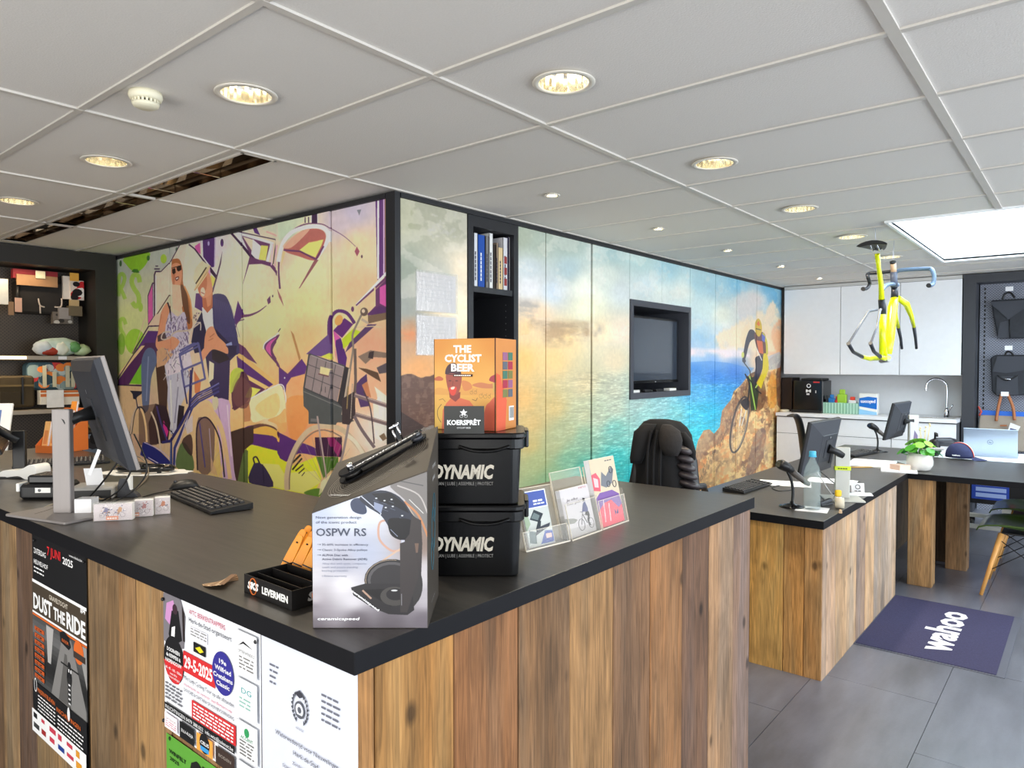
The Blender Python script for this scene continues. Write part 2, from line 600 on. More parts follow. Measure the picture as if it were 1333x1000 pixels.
def paint_left():
    P = Print(3.56, 2.32, 0.003, to_l)
    S = [(160, 350, 190, 205, 185), (172, 420, 208, 225, 145), (160, 500, 190, 208, 105), (200, 380, 205, 218, 170), (215, 335, 190, 205, 185), (215, 430, 225, 215, 170),
         (235, 345, 205, 200, 205), (255, 330, 222, 214, 216), (280, 325, 235, 225, 230), (300, 340, 252, 240, 205), (290, 420, 252, 242, 195), (320, 350, 255, 246, 195),
         (350, 420, 255, 240, 165), (330, 470, 250, 210, 130), (350, 500, 246, 196, 120), (400, 300, 246, 236, 190), (400, 350, 255, 246, 180), (400, 400, 253, 232, 155), (400, 440, 245, 205, 130),
         (390, 500, 238, 176, 105), (385, 560, 230, 158, 92), (440, 290, 215, 205, 210), (460, 275, 205, 200, 215), (465, 320, 250, 225, 170), (465, 380, 245, 205, 148), (450, 420, 250, 226, 160),
         (480, 450, 230, 176, 128), (490, 510, 236, 184, 134), (497, 560, 240, 228, 216), (350, 540, 250, 222, 175), (330, 560, 240, 190, 110), (340, 600, 215, 225, 80), (380, 310, 200, 220, 190),
         (365, 330, 235, 215, 180), (240, 440, 235, 210, 180), (180, 520, 205, 180, 145), (165, 560, 200, 172, 135)]
    S = [(a, b, r, g * 0.97, bl * 0.84 + 32) for a, b, r, g, bl in S]
    P.field(S, back_plane(lambda X, Y: (XL + 0 * X, ML_Y0 - X, Y + ZB)))
    n = P.fbm(0.25, 0.2, 5, 5)[..., None]
    P.a *= 0.97 + 0.06 * n
    A, B, C, Q, E = zm(150, 310, 6.6667), zm(150, 450, 5.5556), zm(300, 250, 6.2), zm(300, 390, 6.2), zm(300, 500, 6.2)
    PU, PU2, OL, PK, WH = (92, 52, 122), (112, 66, 108), (66, 38, 74), (216, 98, 172), (250, 244, 246)
    GR, LG, YG = (150, 205, 55), (170, 208, 90), (222, 235, 62)
    # --- green corner: bubbles and scrolls
    P.poly(smooth(A(78, 175, 290, 125, 285, 190, 250, 250, 200, 290, 150, 285, 100, 235), 5, True), GR)
    P.poly(A(140, 290, 160, 268, 195, 270, 210, 300, 175, 304), (70, 130, 50))
    P.ell(193, 336, 2, 3.5, (60, 120, 50)); P.ell(157, 343, 1.6, 4, (70, 110, 60)); P.ell(213, 337, 4, 6, (180, 215, 70)); P.ell(230, 325, 1.5, 3, (90, 120, 90))
    for pts, w in ((A(30, 500, 32, 345, 60, 310, 82, 350, 60, 420, 40, 430, 62, 470, 85, 525), 5), (A(212, 380, 200, 330, 160, 322, 143, 380, 165, 440, 200, 495, 205, 560, 180, 595, 150, 560), 6), (A(90, 745, 70, 700, 42, 720, 48, 790, 78, 850, 80, 910, 50, 930, 30, 890), 5)):
        P.line(smooth(pts, 5), w, LG, 0.8)
    P.ell(183, 400, 3, 6, LG); P.ell(176, 445, 13, 17, GR, 0.85); P.ell(158, 448, 5, 14, (120, 175, 50), 0.7)
    P.poly(B(100, 275, 190, 120, 215, 130, 200, 280), (130, 200, 50)); P.poly(B(130, 275, 185, 180, 200, 280), (150, 220, 60))
    # --- big letter block left of the couple
    P.poly(A(335, 300, 395, 290, 475, 200, 560, 60, 720, 40, 860, 330, 700, 560, 480, 490, 400, 640, 340, 700), (246, 222, 200), 0.9)
    P.poly(A(620, 50, 700, 40, 860, 330, 840, 470, 700, 620, 560, 520, 600, 200), (252, 236, 208), 0.9)
    P.line(A(395, 292, 480, 205, 560, 60), 1.1, OL); P.line(A(480, 205, 490, 190), 1.2, OL); P.line(A(345, 690, 470, 495), 1.3, (84, 52, 44))
    P.line(A(340, 690, 340, 320, 350, 290, 390, 290), 1.8, OL); P.line(A(352, 650, 352, 330), 1.6, WH); P.line(A(340, 268, 385, 268), 1.6, OL); P.line(A(350, 243, 372, 243), 1.2, OL)
    P.poly(A(280, 500, 320, 388, 335, 385, 335, 680, 325, 700, 285, 760), OL); P.poly(A(287, 505, 322, 405, 326, 690, 286, 745), PK); P.line(A(331, 400, 331, 680), 0.8, WH)
    P.poly(A(285, 765, 345, 670, 400, 640, 480, 560, 480, 760), (244, 205, 180)); P.line(A(150, 1000, 290, 765, 385, 762), 1.6, OL)
    P.poly(A(165, 1000, 285, 805, 380, 808, 330, 1000), PU); P.line(A(260, 690, 200, 870, 150, 1000), 0.5, (225, 170, 190))
    P.poly(B(20, 250, 215, -20, 330, -20, 330, 100, 195, 120, 100, 280, 20, 280), (84, 44, 92)); P.poly(B(20, 205, 190, 0, 215, 0, 30, 225), (235, 200, 150))
    P.line(B(15, 245, 160, 20), 1.3, OL); P.line(B(15, 283, 200, 290), 2.0, OL)
    P.poly(B(105, 272, 200, 110, 215, 130, 195, 280), (120, 190, 50)); P.poly(B(15, 290, 200, 296, 200, 640, 10, 640), (208, 178, 140))
    # --- purple column top centre
    P.poly(A(745, 0, 862, -30, 858, 250, 830, 255, 760, 160), (86, 48, 118)); P.line(A(752, 0, 758, 165, 880, 320), 1.7, WH); P.line(A(868, -20, 862, 240), 1.4, (200, 185, 215))
    P.poly(A(690, 70, 735, 40, 742, 140, 700, 110), PK); P.line(A(640, 55, 690, 95, 770, 200, 880, 350), 1.8, OL); P.poly(A(820, 240, 885, 330, 880, 360, 820, 290), OL)
    P.poly(A(790, 215, 820, 250, 830, 330, 800, 300), (226, 168, 206)); P.poly(A(830, 320, 880, 360, 850, 420, 820, 400), (238, 220, 110)); P.ell(271.5, 317, 1.3, 3, (190, 180, 220))
    P.ell(289, 316, 2, 5, OL); P.poly(A(925, 10, 940, 60, 925, 75, 915, 60), PU)
    P.poly(A(930, 110, 918, 220, 880, 360, 850, 470, 836, 470, 870, 350, 905, 225), (92, 66, 96))
    # --- letters top right of the couple
    P.poly(A(1045, 0, 1085, -10, 1200, 140, 1200, 220, 1160, 150), WH); P.line(A(1040, -5, 1200, 200), 1.2, OL); P.line(C(5, 330, 200, 550, 290, 560, 320, 420, 60, 335), 2.8, OL); P.poly(C(0, 325, 70, 320, 330, 400, 350, 410, 290, 560, 215, 550, 30, 330), WH)
    P.poly(C(85, 350, 325, 420, 285, 560, 235, 548, 250, 440, 180, 380, 165, 520), PU2); P.poly(C(180, 385, 100, 360, 175, 480), (240, 216, 190)); P.poly(C(248, 430, 305, 435, 285, 555, 228, 545), (250, 226, 120))
    P.poly(C(155, 520, 240, 550, 330, 570, 385, 640, 385, 680, 320, 600, 250, 580, 150, 585, 95, 760), PU2); P.line(C(60, 320, 370, 385, 345, 580), 1.2, OL)
    P.line(C(340, 420, 330, 590), 1.4, (240, 205, 220)); P.line(C(385, 430, 360, 600), 1.6, (226, 170, 190)); P.line(C(60, 330, 325, 405, 320, 440, 290, 560), 1.2, (240, 236, 246)); P.line(C(330, 430, 300, 560), 3, WH)
    P.poly(C(180, 290, 210, 285, 240, 350, 195, 330), PU); P.line(C(290, 320, 380, 355), 2, (226, 180, 170)); P.poly(C(380, 330, 250, 300, 300, 270, 380, 260), (206, 214, 190), 0.6)
    P.poly(C(385, 230, 600, 190, 600, 240, 470, 330, 400, 400), (200, 222, 190), 0.55)
    for a, b in ((612, 628), (640, 655)): P.line(C(a, 205, a, 250), 1.3, OL)
    P.poly(C(665, 165, 712, 160, 712, 260, 665, 255), OL); P.line(C(660, 170, 662, 250), 1.0, WH); P.line(C(712, 165, 712, 255), 0.8, WH)
    # --- the arch
    P.line(smooth(C(408, 780, 398, 620, 415, 470, 480, 340, 600, 265, 740, 260, 820, 300, 920, 360, 1010, 440), 6), 2.4, PU2, w2=0.5)
    P.line(smooth(C(395, 560, 430, 420, 500, 330, 600, 290, 720, 280, 790, 320, 790, 400, 700, 540), 6), 5, WH)
    P.poly(smooth(C(440, 470, 500, 380, 600, 310, 720, 300, 775, 340, 765, 420, 700, 550, 560, 520), 5, True), (190, 112, 104)); P.poly(smooth(C(430, 440, 520, 350, 640, 300, 620, 340, 500, 450), 4, True), (238, 190, 160), 0.8)
    P.poly(C(560, 475, 640, 410, 760, 385, 740, 440, 695, 530), (252, 234, 130)); P.line(C(440, 470, 570, 480, 700, 545, 760, 440), 2.2, PU2); P.poly(C(690, 545, 720, 550, 570, 775, 560, 780), (150, 95, 100))
    P.poly(C(430, 480, 455, 480, 415, 620), (246, 205, 150)); P.poly(C(385, 780, 420, 850, 440, 925, 400, 850), (170, 110, 110))
    P.poly(C(1020, 440, 1042, 480, 1022, 520, 1002, 480), (168, 92, 108)); P.ell(471, 334, 1.1, 2, (90, 60, 80)); P.poly(C(1020, 145, 1055, 140, 1040, 190), (130, 130, 140))
    P.poly(C(295, 870, 320, 838, 325, 890, 305, 908), PU2); P.ell(355, 385.5, 0.8, 1.6, OL)
    # --- right edge band
    P.poly(C(1170, 55, 1260, 30, 1262, 700, 1225, 680, 1185, 712), (104, 62, 122)); P.line(C(1192, 60, 1192, 700), 2.4, (250, 238, 250)); P.line(C(1238, 45, 1238, 660), 1.5, (236, 200, 240)); P.poly(C(1245, 40, 1290, 30, 1290, 990, 1250, 990), (190, 150, 110), 0.8)
    P.line(C(1020, 910, 1180, 740, 1262, 650), 3.2, WH); P.line(C(1015, 915, 1260, 690), 1.8, PU2, w2=3); P.poly(C(1160, 800, 1262, 700, 1262, 980, 1100, 992, 1170, 920), PU2); P.poly(C(1205, 770, 1262, 740, 1262, 930, 1205, 900), PK)
    P.line(C(1165, 770, 1165, 920), 2, (240, 205, 160)); P.ell(459, 402.5, 1.9, 3.4, PU2)
    # --- middle: swirls
    P.poly(Q(25, 170, 60, 10, 110, 120, 90, 150, 45, 210), PU); P.line(smooth(Q(90, 135, 160, 125, 230, 95, 290, 50), 5), 3.6, PU2, w2=0.6); P.line(smooth(Q(40, 230, 60, 180, 110, 160), 4), 1.2, (120, 80, 110))
    P.poly(smooth(Q(275, 400, 300, 340, 395, 285, 400, 300, 350, 380, 345, 430, 400, 520, 395, 545), 4, True), PU2); P.poly(smooth(Q(285, 400, 310, 345, 375, 305, 330, 360, 325, 430, 335, 460), 4, True), PK)
    P.line(smooth(Q(265, 400, 285, 345, 400, 270), 4), 1.5, (252, 246, 235)); P.line(Q(395, 260, 412, 235), 1, OL)
    P.poly(Q(495, 250, 520, 280, 575, 470, 565, 500), (190, 140, 90)); P.poly(Q(400, 545, 470, 600, 585, 480, 625, 540, 610, 600, 500, 630, 460, 690, 455, 750, 400, 680), (98, 58, 128)); P.line(Q(400, 545, 472, 605, 585, 482), 1, PU2)
    P.ell(372, 492, 0.9, 1.2, WH)
    P.poly(Q(60, 350, 120, 390, 215, 520, 100, 460, 60, 430), PU2); P.poly(Q(50, 460, 90, 440, 370, 670, 290, 720, 140, 620, 60, 560), PU); P.poly(Q(60, 430, 100, 450, 380, 670, 350, 690, 60, 465), (244, 190, 120))
    P.poly(Q(130, 605, 310, 705, 290, 725, 130, 640), (246, 200, 130)); P.poly(Q(130, 640, 280, 725, 190, 790, 120, 780), (100, 52, 96))
    P.poly(smooth(Q(0, 600, 60, 550, 110, 590, 40, 680, 0, 760), 4, True), (196, 212, 80)); P.poly(smooth(Q(10, 720, 60, 600, 120, 590, 160, 690, 150, 800, 60, 880, 20, 880), 4, True), (96, 58, 76)); P.line(smooth(Q(15, 780, 60, 620, 110, 590), 5), 1, OL)
    P.poly(Q(115, 790, 160, 705, 245, 725, 175, 795), (222, 226, 110)); P.poly(Q(115, 790, 160, 705, 150, 795), (150, 180, 60)); P.line(Q(15, 880, 150, 830, 300, 720), 1.6, (88, 50, 70))
    P.poly(smooth(Q(150, 830, 240, 750, 400, 690, 440, 760, 450, 990, 300, 960, 180, 990), 4, True), (250, 226, 180)); P.poly(smooth(Q(200, 880, 280, 800, 390, 760, 400, 900, 300, 960), 4, True), (246, 206, 130), 0.7)
    P.line(smooth(Q(160, 800, 400, 685, 450, 760, 458, 900, 455, 990), 5), 1.4, (255, 250, 238)); P.poly(Q(105, 850, 150, 830, 165, 930, 160, 980, 105, 990), (196, 140, 100))
    # --- lower band: purple and lime
    P.poly(E(-10, 390, 110, 350, 110, 800, 30, 770, -10, 600), (72, 52, 46)); P.poly(E(50, 690, 130, 520, 150, 800, 50, 780), (70, 92, 50))
    P.poly(smooth(E(100, 370, 200, 330, 330, 340, 400, 390, 460, 420, 520, 450, 700, 520, 720, 580, 560, 560, 430, 640, 380, 560, 180, 490, 110, 520), 4, True), PU)
    P.poly(smooth(E(110, 370, 230, 320, 350, 345, 385, 395, 340, 400, 200, 380), 4, True), (110, 80, 66), 0.9); P.poly(smooth(E(150, 390, 280, 340, 390, 390, 400, 470, 340, 420), 4, True), (246, 182, 90)); P.poly(smooth(E(385, 400, 400, 370, 402, 440), 3, True), (80, 40, 70))
    P.poly(smooth(E(380, 380, 460, 380, 455, 200, 400, 250, 300, 290, 360, 320, 395, 350), 4, True), (238, 178, 110), 0.8); P.poly(smooth(E(465, 120, 640, 110, 640, 300, 560, 430, 500, 440, 470, 330), 4, True), (228, 150, 84), 0.7)
    P.poly(E(130, 520, 170, 490, 380, 540, 410, 600, 520, 660, 700, 585, 745, 760, 700, 850, 600, 885, 130, 800), YG); P.poly(E(230, 640, 400, 650, 440, 720, 700, 700, 740, 790, 600, 880, 350, 830), (240, 238, 130)); P.poly(smooth(E(600, 880, 680, 845, 750, 850, 720, 910), 4, True), (100, 140, 60))
    P.poly(smooth(E(180, 660, 200, 640, 240, 640, 290, 690, 345, 830, 150, 795), 3, True), (62, 54, 86)); P.line(smooth(E(195, 640, 185, 600, 210, 590, 235, 640), 4), 1.8, (46, 40, 66)); P.line(E(260, 650, 270, 800), 1, (40, 36, 60))
    for i, (x0, y0, x1, y1) in enumerate(((510, 635, 575, 570), (510, 690, 585, 600), (535, 700, 595, 650), (560, 720, 605, 680), (585, 740, 608, 712))): P.line(E(x0, y0, x1, y1), 2.4 - 0.35 * i, (50, 44, 40))
    P.poly(E(700, 585, 870, 590, 870, 640, 760, 760), (80, 118, 50)); P.poly(E(690, 430, 900, 430, 900, 590, 700, 580), (70, 44, 70)); P.poly(E(790, 430, 830, 430, 900, 500, 870, 590, 800, 480), (150, 50, 110))
    # --- loop and lime behind the handlebar
    P.line(smooth(Q(815, 480, 805, 300, 810, 160, 860, 95, 940, 110, 1000, 190), 5), 4.2, (98, 56, 116)); P.poly(Q(830, 250, 920, 150, 990, 200, 900, 310), (104, 52, 122)); P.ell(441, 417, 5, 7, (240, 170, 100), rot=20)
    P.poly(Q(830, 250, 890, 310, 940, 470, 930, 540, 870, 520), PU); P.poly(Q(832, 250, 890, 310, 850, 330, 845, 440, 860, 510), PK); P.poly(Q(620, 440, 800, 280, 830, 480, 740, 460), (112, 84, 140)); P.poly(Q(740, 460, 810, 430, 830, 490), (216, 220, 90))
    P.poly(Q(900, 320, 990, 235, 1065, 265, 910, 400), (196, 214, 60)); P.poly(Q(925, 430, 1180, 200, 1110, 200, 960, 350), (96, 70, 110)); P.poly(Q(1110, 110, 1200, 50, 1260, 70, 1260, 110, 1110, 130), (98, 60, 110))
    P.poly(Q(1050, 640, 1100, 600, 1120, 860, 1050, 870, 1000, 700), (88, 66, 110)); P.poly(Q(1060, 690, 1105, 660, 1135, 790, 1100, 780), (196, 130, 96)); P.poly(Q(1160, 700, 1180, 760, 1200, 930, 1262, 990, 1262, 780), (250, 238, 228), 0.8)
    P.poly(E(1150, 160, 1200, 100, 1262, 220, 1262, 440, 1220, 460, 1170, 440), (246, 238, 228), 0.8); P.poly(E(1200, 420, 1240, 395, 1262, 440, 1230, 460), (130, 110, 90))
    # --- right bicycle: crate, wheel, frame
    G1, G2, G3 = (120, 104, 104), (74, 74, 80), (182, 164, 160)
    P.line(smooth(E(465, 850, 465, 740, 490, 620, 560, 470, 650, 370, 760, 340, 880, 360, 960, 420, 1060, 540, 1100, 620), 6), 6.6, (206, 186, 158)); P.line(smooth(E(485, 850, 488, 730, 520, 600, 590, 470, 690, 385, 790, 375, 900, 430), 6), 1.6, (140, 120, 112)); P.line(smooth(E(935, 410, 1010, 470, 1090, 600), 5), 5, (236, 220, 200))
    for a in (100, 112, 125, 137, 150, 82, 70, 60, 45): P.line([(424, 632), (424 + 52 * cos(radians(a)) * 0.85, 632 - 68 * sin(radians(a)))], 0.45, (168, 160, 150), 0.8)
    P.poly(Q(595, 715, 640, 720, 900, 860, 905, 920, 1000, 980, 960, 992, 640, 992, 640, 900, 600, 860), (88, 90, 92)); P.poly(E(595, 40, 650, 50, 900, 160, 905, 230, 850, 330, 720, 320, 640, 320, 640, 230), (86, 90, 92)); P.line(E(600, 60, 900, 190), 0.8, (140, 140, 140))
    P.poly(Q(645, 435, 920, 530, 860, 830, 600, 720), (150, 136, 138)); P.line(Q(645, 440, 925, 540, 870, 835, 602, 715, 645, 440), 2.0, G2); P.poly(Q(925, 540, 975, 560, 900, 870, 865, 830), (60, 58, 64))
    for a in (0.25, 0.5, 0.75): P.line(Q(645 + 275 * a, 440 + 100 * a, 600 + 262 * a, 715 + 115 * a), 0.8, G2)
    for a in (0.3, 0.62): P.line(Q(645 - 45 * a, 440 + 275 * a, 922 - 58 * a, 540 + 292 * a), 0.8, G2)
    P.poly(Q(735, 540, 815, 560, 800, 620, 730, 600), (224, 214, 160)); P.line(Q(660, 450, 915, 545), 1.2, (176, 166, 168)); P.line(Q(720, 600, 800, 620), 1.6, (110, 70, 80)); P.line(Q(745, 700, 745, 740), 0.8, G2); P.line(Q(775, 705, 775, 750), 0.8, G2)
    P.line(E(660, 290, 720, 295), 4, (120, 118, 120)); P.line(E(710, 260, 790, 800), 2.2, (176, 158, 156)); P.line(smooth(E(850, 700, 900, 590, 940, 400, 955, 310), 4), 3.0, (150, 138, 140)); P.ell(424, 632, 5, 8, (236, 226, 190)); P.poly(E(720, 900, 740, 790, 850, 700, 800, 820), (236, 228, 190), 0.8)
    P.line(smooth(Q(1080, 80, 1020, 200, 985, 290, 990, 400, 960, 600, 930, 900, 950, 990), 5), 2.6, (146, 132, 122)); P.line(Q(1005, 400, 1010, 660, 990, 900), 3.6, (110, 96, 92)); P.line(Q(960, 560, 900, 930), 2, (190, 176, 160))
    P.poly(E(900, 120, 1000, 60, 1010, 250, 960, 330, 900, 320), (70, 62, 66)); P.line(E(950, 20, 940, 200), 1.4, (150, 130, 90)); P.line(E(985, 0, 970, 280), 1.0, (170, 160, 150))
    P.poly(Q(1110, 130, 1258, 105, 1258, 160, 1110, 195), (128, 104, 86)); P.line(Q(1020, 225, 1150, 215, 1220, 225), 1.4, (220, 196, 160)); P.ell(474, 406, 5, 5.5, (110, 92, 84)); P.ell(473, 405, 2.2, 2.6, (226, 206, 180)); P.line(Q(1060, 160, 1110, 190), 3.2, (196, 176, 156))
    P.poly(Q(1030, 460, 1130, 410, 1258, 430, 1258, 470, 1150, 465, 1090, 520), (140, 120, 108)); P.poly(Q(1030, 550, 1100, 560, 1190, 590, 1215, 665, 1140, 620), (100, 78, 66)); P.poly(Q(1180, 550, 1262, 510, 1262, 590, 1200, 600), (98, 90, 98)); P.poly(Q(1120, 425, 1160, 415, 1150, 480, 1110, 470), (70, 60, 64))
    P.line(E(1005, 90, 1262, 175), 5.2, (130, 112, 116)); P.line(E(1005, 80, 1262, 165), 1.2, (196, 176, 170)); P.line(E(1010, 245, 1262, 320), 5.2, (126, 110, 112)); P.line(E(1010, 235, 1262, 308), 1.2, (190, 170, 165)); P.line(smooth(E(1000, 260, 1060, 370, 1160, 510), 4), 4, (120, 106, 112)); P.line(smooth(E(1075, 60, 1130, 200, 1160, 480), 4), 1.6, (84, 70, 76))
    # --- the woman
    SK, SK2, SK3 = (228, 158, 122), (196, 112, 80), (246, 200, 170)
    P.poly(smooth(A(490, 210, 520, 180, 560, 190, 585, 280, 590, 400, 640, 500, 660, 640, 670, 760, 640, 800, 600, 700, 570, 560, 560, 440, 500, 420), 4, True), (186, 112, 66)); P.poly(smooth(A(575, 400, 620, 480, 640, 620, 650, 740, 620, 720, 590, 600, 565, 500), 4, True), (108, 66, 44)); P.line(smooth(A(600, 420, 650, 540, 665, 700), 4), 2, (222, 158, 100))
    P.poly(smooth(A(490, 240, 530, 215, 570, 240, 580, 320, 565, 400, 530, 430, 500, 400, 485, 330), 4, True), SK); P.poly(A(495, 400, 565, 410, 585, 590, 560, 640, 500, 610, 495, 500), SK3); P.poly(smooth(A(498, 300, 520, 310, 515, 400, 500, 390), 3, True), SK2, 0.7)
    P.poly(A(493, 270, 520, 262, 526, 300, 505, 315, 494, 300), (50, 28, 26)); P.poly(A(532, 255, 570, 235, 575, 275, 550, 290, 536, 280), (44, 26, 26)); P.line(A(490, 262, 572, 238), 0.9, (40, 24, 24)); P.poly(smooth(A(520, 345, 550, 332, 552, 355, 530, 372), 3, True), (130, 50, 46)); P.poly(A(524, 350, 548, 340, 546, 352, 530, 360), (250, 240, 232))
    P.poly(smooth(A(455, 560, 400, 640, 380, 780, 350, 920, 400, 960, 440, 830, 470, 700), 4, True), SK); P.line(A(400, 660, 375, 800), 1.2, SK2, 0.7)
    P.poly(smooth(A(470, 640, 500, 650, 545, 680, 600, 640, 625, 760, 640, 900, 640, 1000, 450, 1000, 430, 820), 3, True), (206, 196, 216))
    rng = random.Random(4)
    for i in range(120):
        x, y = rng.uniform(450, 630), rng.uniform(680, 1000)
        P.line(A(x, y, x + rng.uniform(-22, 22), y + rng.uniform(14, 50)), rng.uniform(0.5, 1.4), rng.choice([(112, 92, 140), (236, 230, 240), (150, 130, 165), (90, 70, 110)]), 0.8)
    P.line(A(455, 560, 475, 620, 485, 720), 1.9, (50, 32, 44)); P.poly(smooth(A(350, 920, 420, 890, 480, 850, 560, 900, 480, 990, 390, 990), 3, True), SK); P.poly(A(365, 850, 430, 810, 450, 880, 370, 900), (56, 46, 60), 0.8)
    P.poly(B(330, 120, 520, 60, 540, 300, 480, 420, 440, 640, 400, 640, 380, 420), (196, 196, 214)); P.poly(B(345, 100, 530, 0, 560, 150, 500, 180, 380, 220), (222, 212, 226)); P.poly(B(290, 120, 350, 100, 380, 300, 370, 560, 320, 480), (70, 44, 34)); P.poly(B(300, 40, 340, 10, 420, 60, 360, 140, 300, 160), (214, 168, 130))
    for i in range(60):
        x, y = rng.uniform(350, 540), rng.uniform(20, 240)
        P.line(B(x, y, x + rng.uniform(-25, 25), y + rng.uniform(10, 50)), rng.uniform(0.5, 1.3), rng.choice([(100, 84, 120), (236, 232, 240), (130, 120, 150)]), 0.7)
    P.line(B(400, 250, 410, 600), 2.2, (236, 236, 246)); P.line(B(455, 300, 430, 560), 1.6, (140, 140, 170)); P.poly(B(460, 430, 500, 440, 490, 560, 440, 640, 450, 520), (46, 36, 44))
    # jeans leg of the left rider
    P.poly(smooth(B(215, 40, 250, 15, 285, 40, 300, 120, 260, 240, 240, 460, 200, 450, 190, 280, 190, 120), 4, True), (94, 108, 146)); P.line(B(240, 80, 225, 400), 1.6, (140, 152, 186), 0.8)
    P.poly(B(290, 420, 370, 440, 400, 560, 380, 700, 250, 720, 240, 560), (50, 34, 44)); P.poly(B(350, 540, 385, 620, 370, 680, 345, 600), (206, 50, 140)); P.poly(B(170, 440, 300, 420, 300, 720, 170, 720), (84, 62, 56), 0.6)
    # --- the man
    JK, JD = (70, 66, 112), (46, 42, 78)
    P.poly(A(700, 480, 760, 480, 760, 640, 690, 600), PU); P.poly(smooth(A(840, 500, 940, 490, 990, 560, 1030, 700, 1060, 860, 1075, 1000, 980, 1000, 900, 890, 860, 800, 840, 640), 4, True), JK); P.poly(A(750, 640, 680, 780, 660, 900, 690, 1000, 780, 980, 790, 760), JD)
    for i in range(14):
        x = 860 + i * 11
        P.line(A(x, 520 + i * 5, x + 25 + i * 4, 860), 0.5, (96, 92, 142), 0.7)
    P.poly(smooth(A(840, 780, 960, 880, 1040, 960, 1010, 1020, 850, 1020), 3, True), JD); P.poly(A(752, 600, 845, 610, 850, 760, 790, 810, 760, 700), (240, 238, 244)); P.poly(A(750, 450, 845, 440, 845, 600, 800, 650, 760, 600), SK2); P.poly(A(780, 480, 840, 470, 830, 580, 800, 600), SK, 0.8)
    P.poly(smooth(A(715, 420, 760, 330, 810, 300, 840, 400, 840, 470, 780, 520, 740, 500), 4, True), SK); P.poly(smooth(A(720, 400, 790, 330, 790, 440, 740, 490), 4, True), SK2, 0.7); P.ell(264, 380, 3, 6, (250, 214, 190)); P.line(A(745, 470, 775, 485), 0.8, (150, 50, 50))
    P.poly(smooth(A(680, 330, 700, 260, 750, 200, 790, 220, 810, 240, 740, 360, 700, 390, 680, 360), 4, True), (244, 222, 186)); P.poly(A(680, 458, 720, 360, 815, 235, 830, 240, 790, 330, 720, 430), (236, 206, 158)); P.line(A(700, 395, 790, 255), 1.6, (60, 44, 34)); P.line(A(690, 455, 800, 290), 0.8, (196, 150, 100))
    P.poly(smooth(A(800, 790, 850, 770, 890, 850, 960, 920, 990, 1000, 860, 1000, 780, 1000, 775, 880), 4, True), SK); P.poly(A(750, 1000, 800, 900, 850, 980, 820, 1040), SK); P.line(A(820, 860, 860, 830), 1, SK2); P.line(A(810, 890, 850, 870), 0.8, SK2); P.poly(A(960, 920, 1010, 900, 1025, 980, 990, 1010), (150, 160, 206))
    P.poly(B(650, 60, 720, 0, 810, 60, 800, 0, 870, 0, 880, 60, 830, 110, 820, 400, 720, 390, 680, 260), (60, 50, 90)); P.poly(B(700, 20, 790, 40, 830, 100, 750, 130, 700, 100), (44, 36, 52)); P.poly(smooth(B(625, 40, 680, 0, 800, 0, 815, 60, 760, 40, 700, 30, 650, 90, 625, 120), 3, True), SK); P.poly(B(820, 0, 880, 0, 870, 60, 820, 90), JD)
    P.poly(B(680, 110, 715, 130, 710, 240, 675, 270), (230, 220, 190)); P.poly(B(570, 180, 620, 260, 610, 360, 575, 340), (216, 130, 84)); P.poly(smooth(B(660, 390, 820, 395, 830, 560, 860, 900, 870, 980, 780, 960, 740, 600, 700, 420), 3, True), (206, 176, 214)); P.line(B(740, 420, 780, 700), 1.2, (160, 128, 172)); P.line(B(810, 430, 840, 800), 1, (236, 214, 240))
    P.poly(smooth(B(840, 260, 870, 170, 910, 180, 880, 280, 840, 340), 4, True), (190, 204, 90), 0.9); P.poly(smooth(B(850, 330, 900, 230, 960, 260, 990, 330, 950, 450, 870, 430), 4, True), (116, 76, 78), 0.8); P.poly(B(850, 620, 1000, 580, 1000, 700, 930, 760, 880, 1000, 860, 900), (74, 56, 52)); P.poly(B(880, 1000, 930, 750, 960, 760, 960, 1000), (100, 118, 70))
    # --- left bicycle
    NV, NV2, TAN = (48, 46, 108), (96, 96, 156), (230, 196, 150)
    for cx, cy, rx, ry, a0, a1 in ((180, 578, 11, 48, 100, 300), (272, 590, 19, 48, 60, 280)): P.ring(cx, cy, rx, ry, 2.6, TAN, 1, 0, a0 - 180, a1 - 180)
    P.ring(182, 585, 14, 55, 1.6, (40, 36, 50), 1, 0, 120, 300); P.line(smooth(B(110, 640, 125, 520, 160, 440, 180, 430), 5), 2.2, (196, 176, 160)); P.line(smooth(B(120, 640, 140, 500, 165, 440), 5), 1.0, (40, 36, 50)); P.line(smooth(B(260, 480, 300, 580, 330, 760), 4), 2.2, (206, 190, 170))
    P.poly(B(105, 325, 195, 330, 190, 350, 160, 370, 150, 390, 130, 385, 125, 350), (40, 40, 60)); P.line(B(150, 380, 160, 440, 180, 460), 1.4, (50, 50, 80)); P.poly(B(200, 700, 230, 700, 330, 770, 390, 830, 410, 890, 300, 860, 180, 790), (40, 44, 120)); P.line(smooth(B(210, 700, 330, 760, 400, 830, 415, 885), 5), 1.2, (190, 176, 206)); P.line(B(240, 810, 310, 850), 1.0, (210, 206, 230))
    P.line(B(300, 440, 330, 560, 380, 700), 2.2, (70, 60, 120)); P.line(B(340, 700, 400, 690, 480, 560, 540, 440, 550, 180), 3.6, NV); P.line(B(425, 880, 430, 740, 560, 440), 3.4, (56, 62, 128)); P.line(B(435, 880, 440, 760, 480, 650, 540, 470), 1.0, (206, 196, 214)); P.line(B(400, 880, 405, 700), 2.6, (70, 84, 140)); P.line(B(350, 560, 420, 640), 1.2, (40, 36, 60))
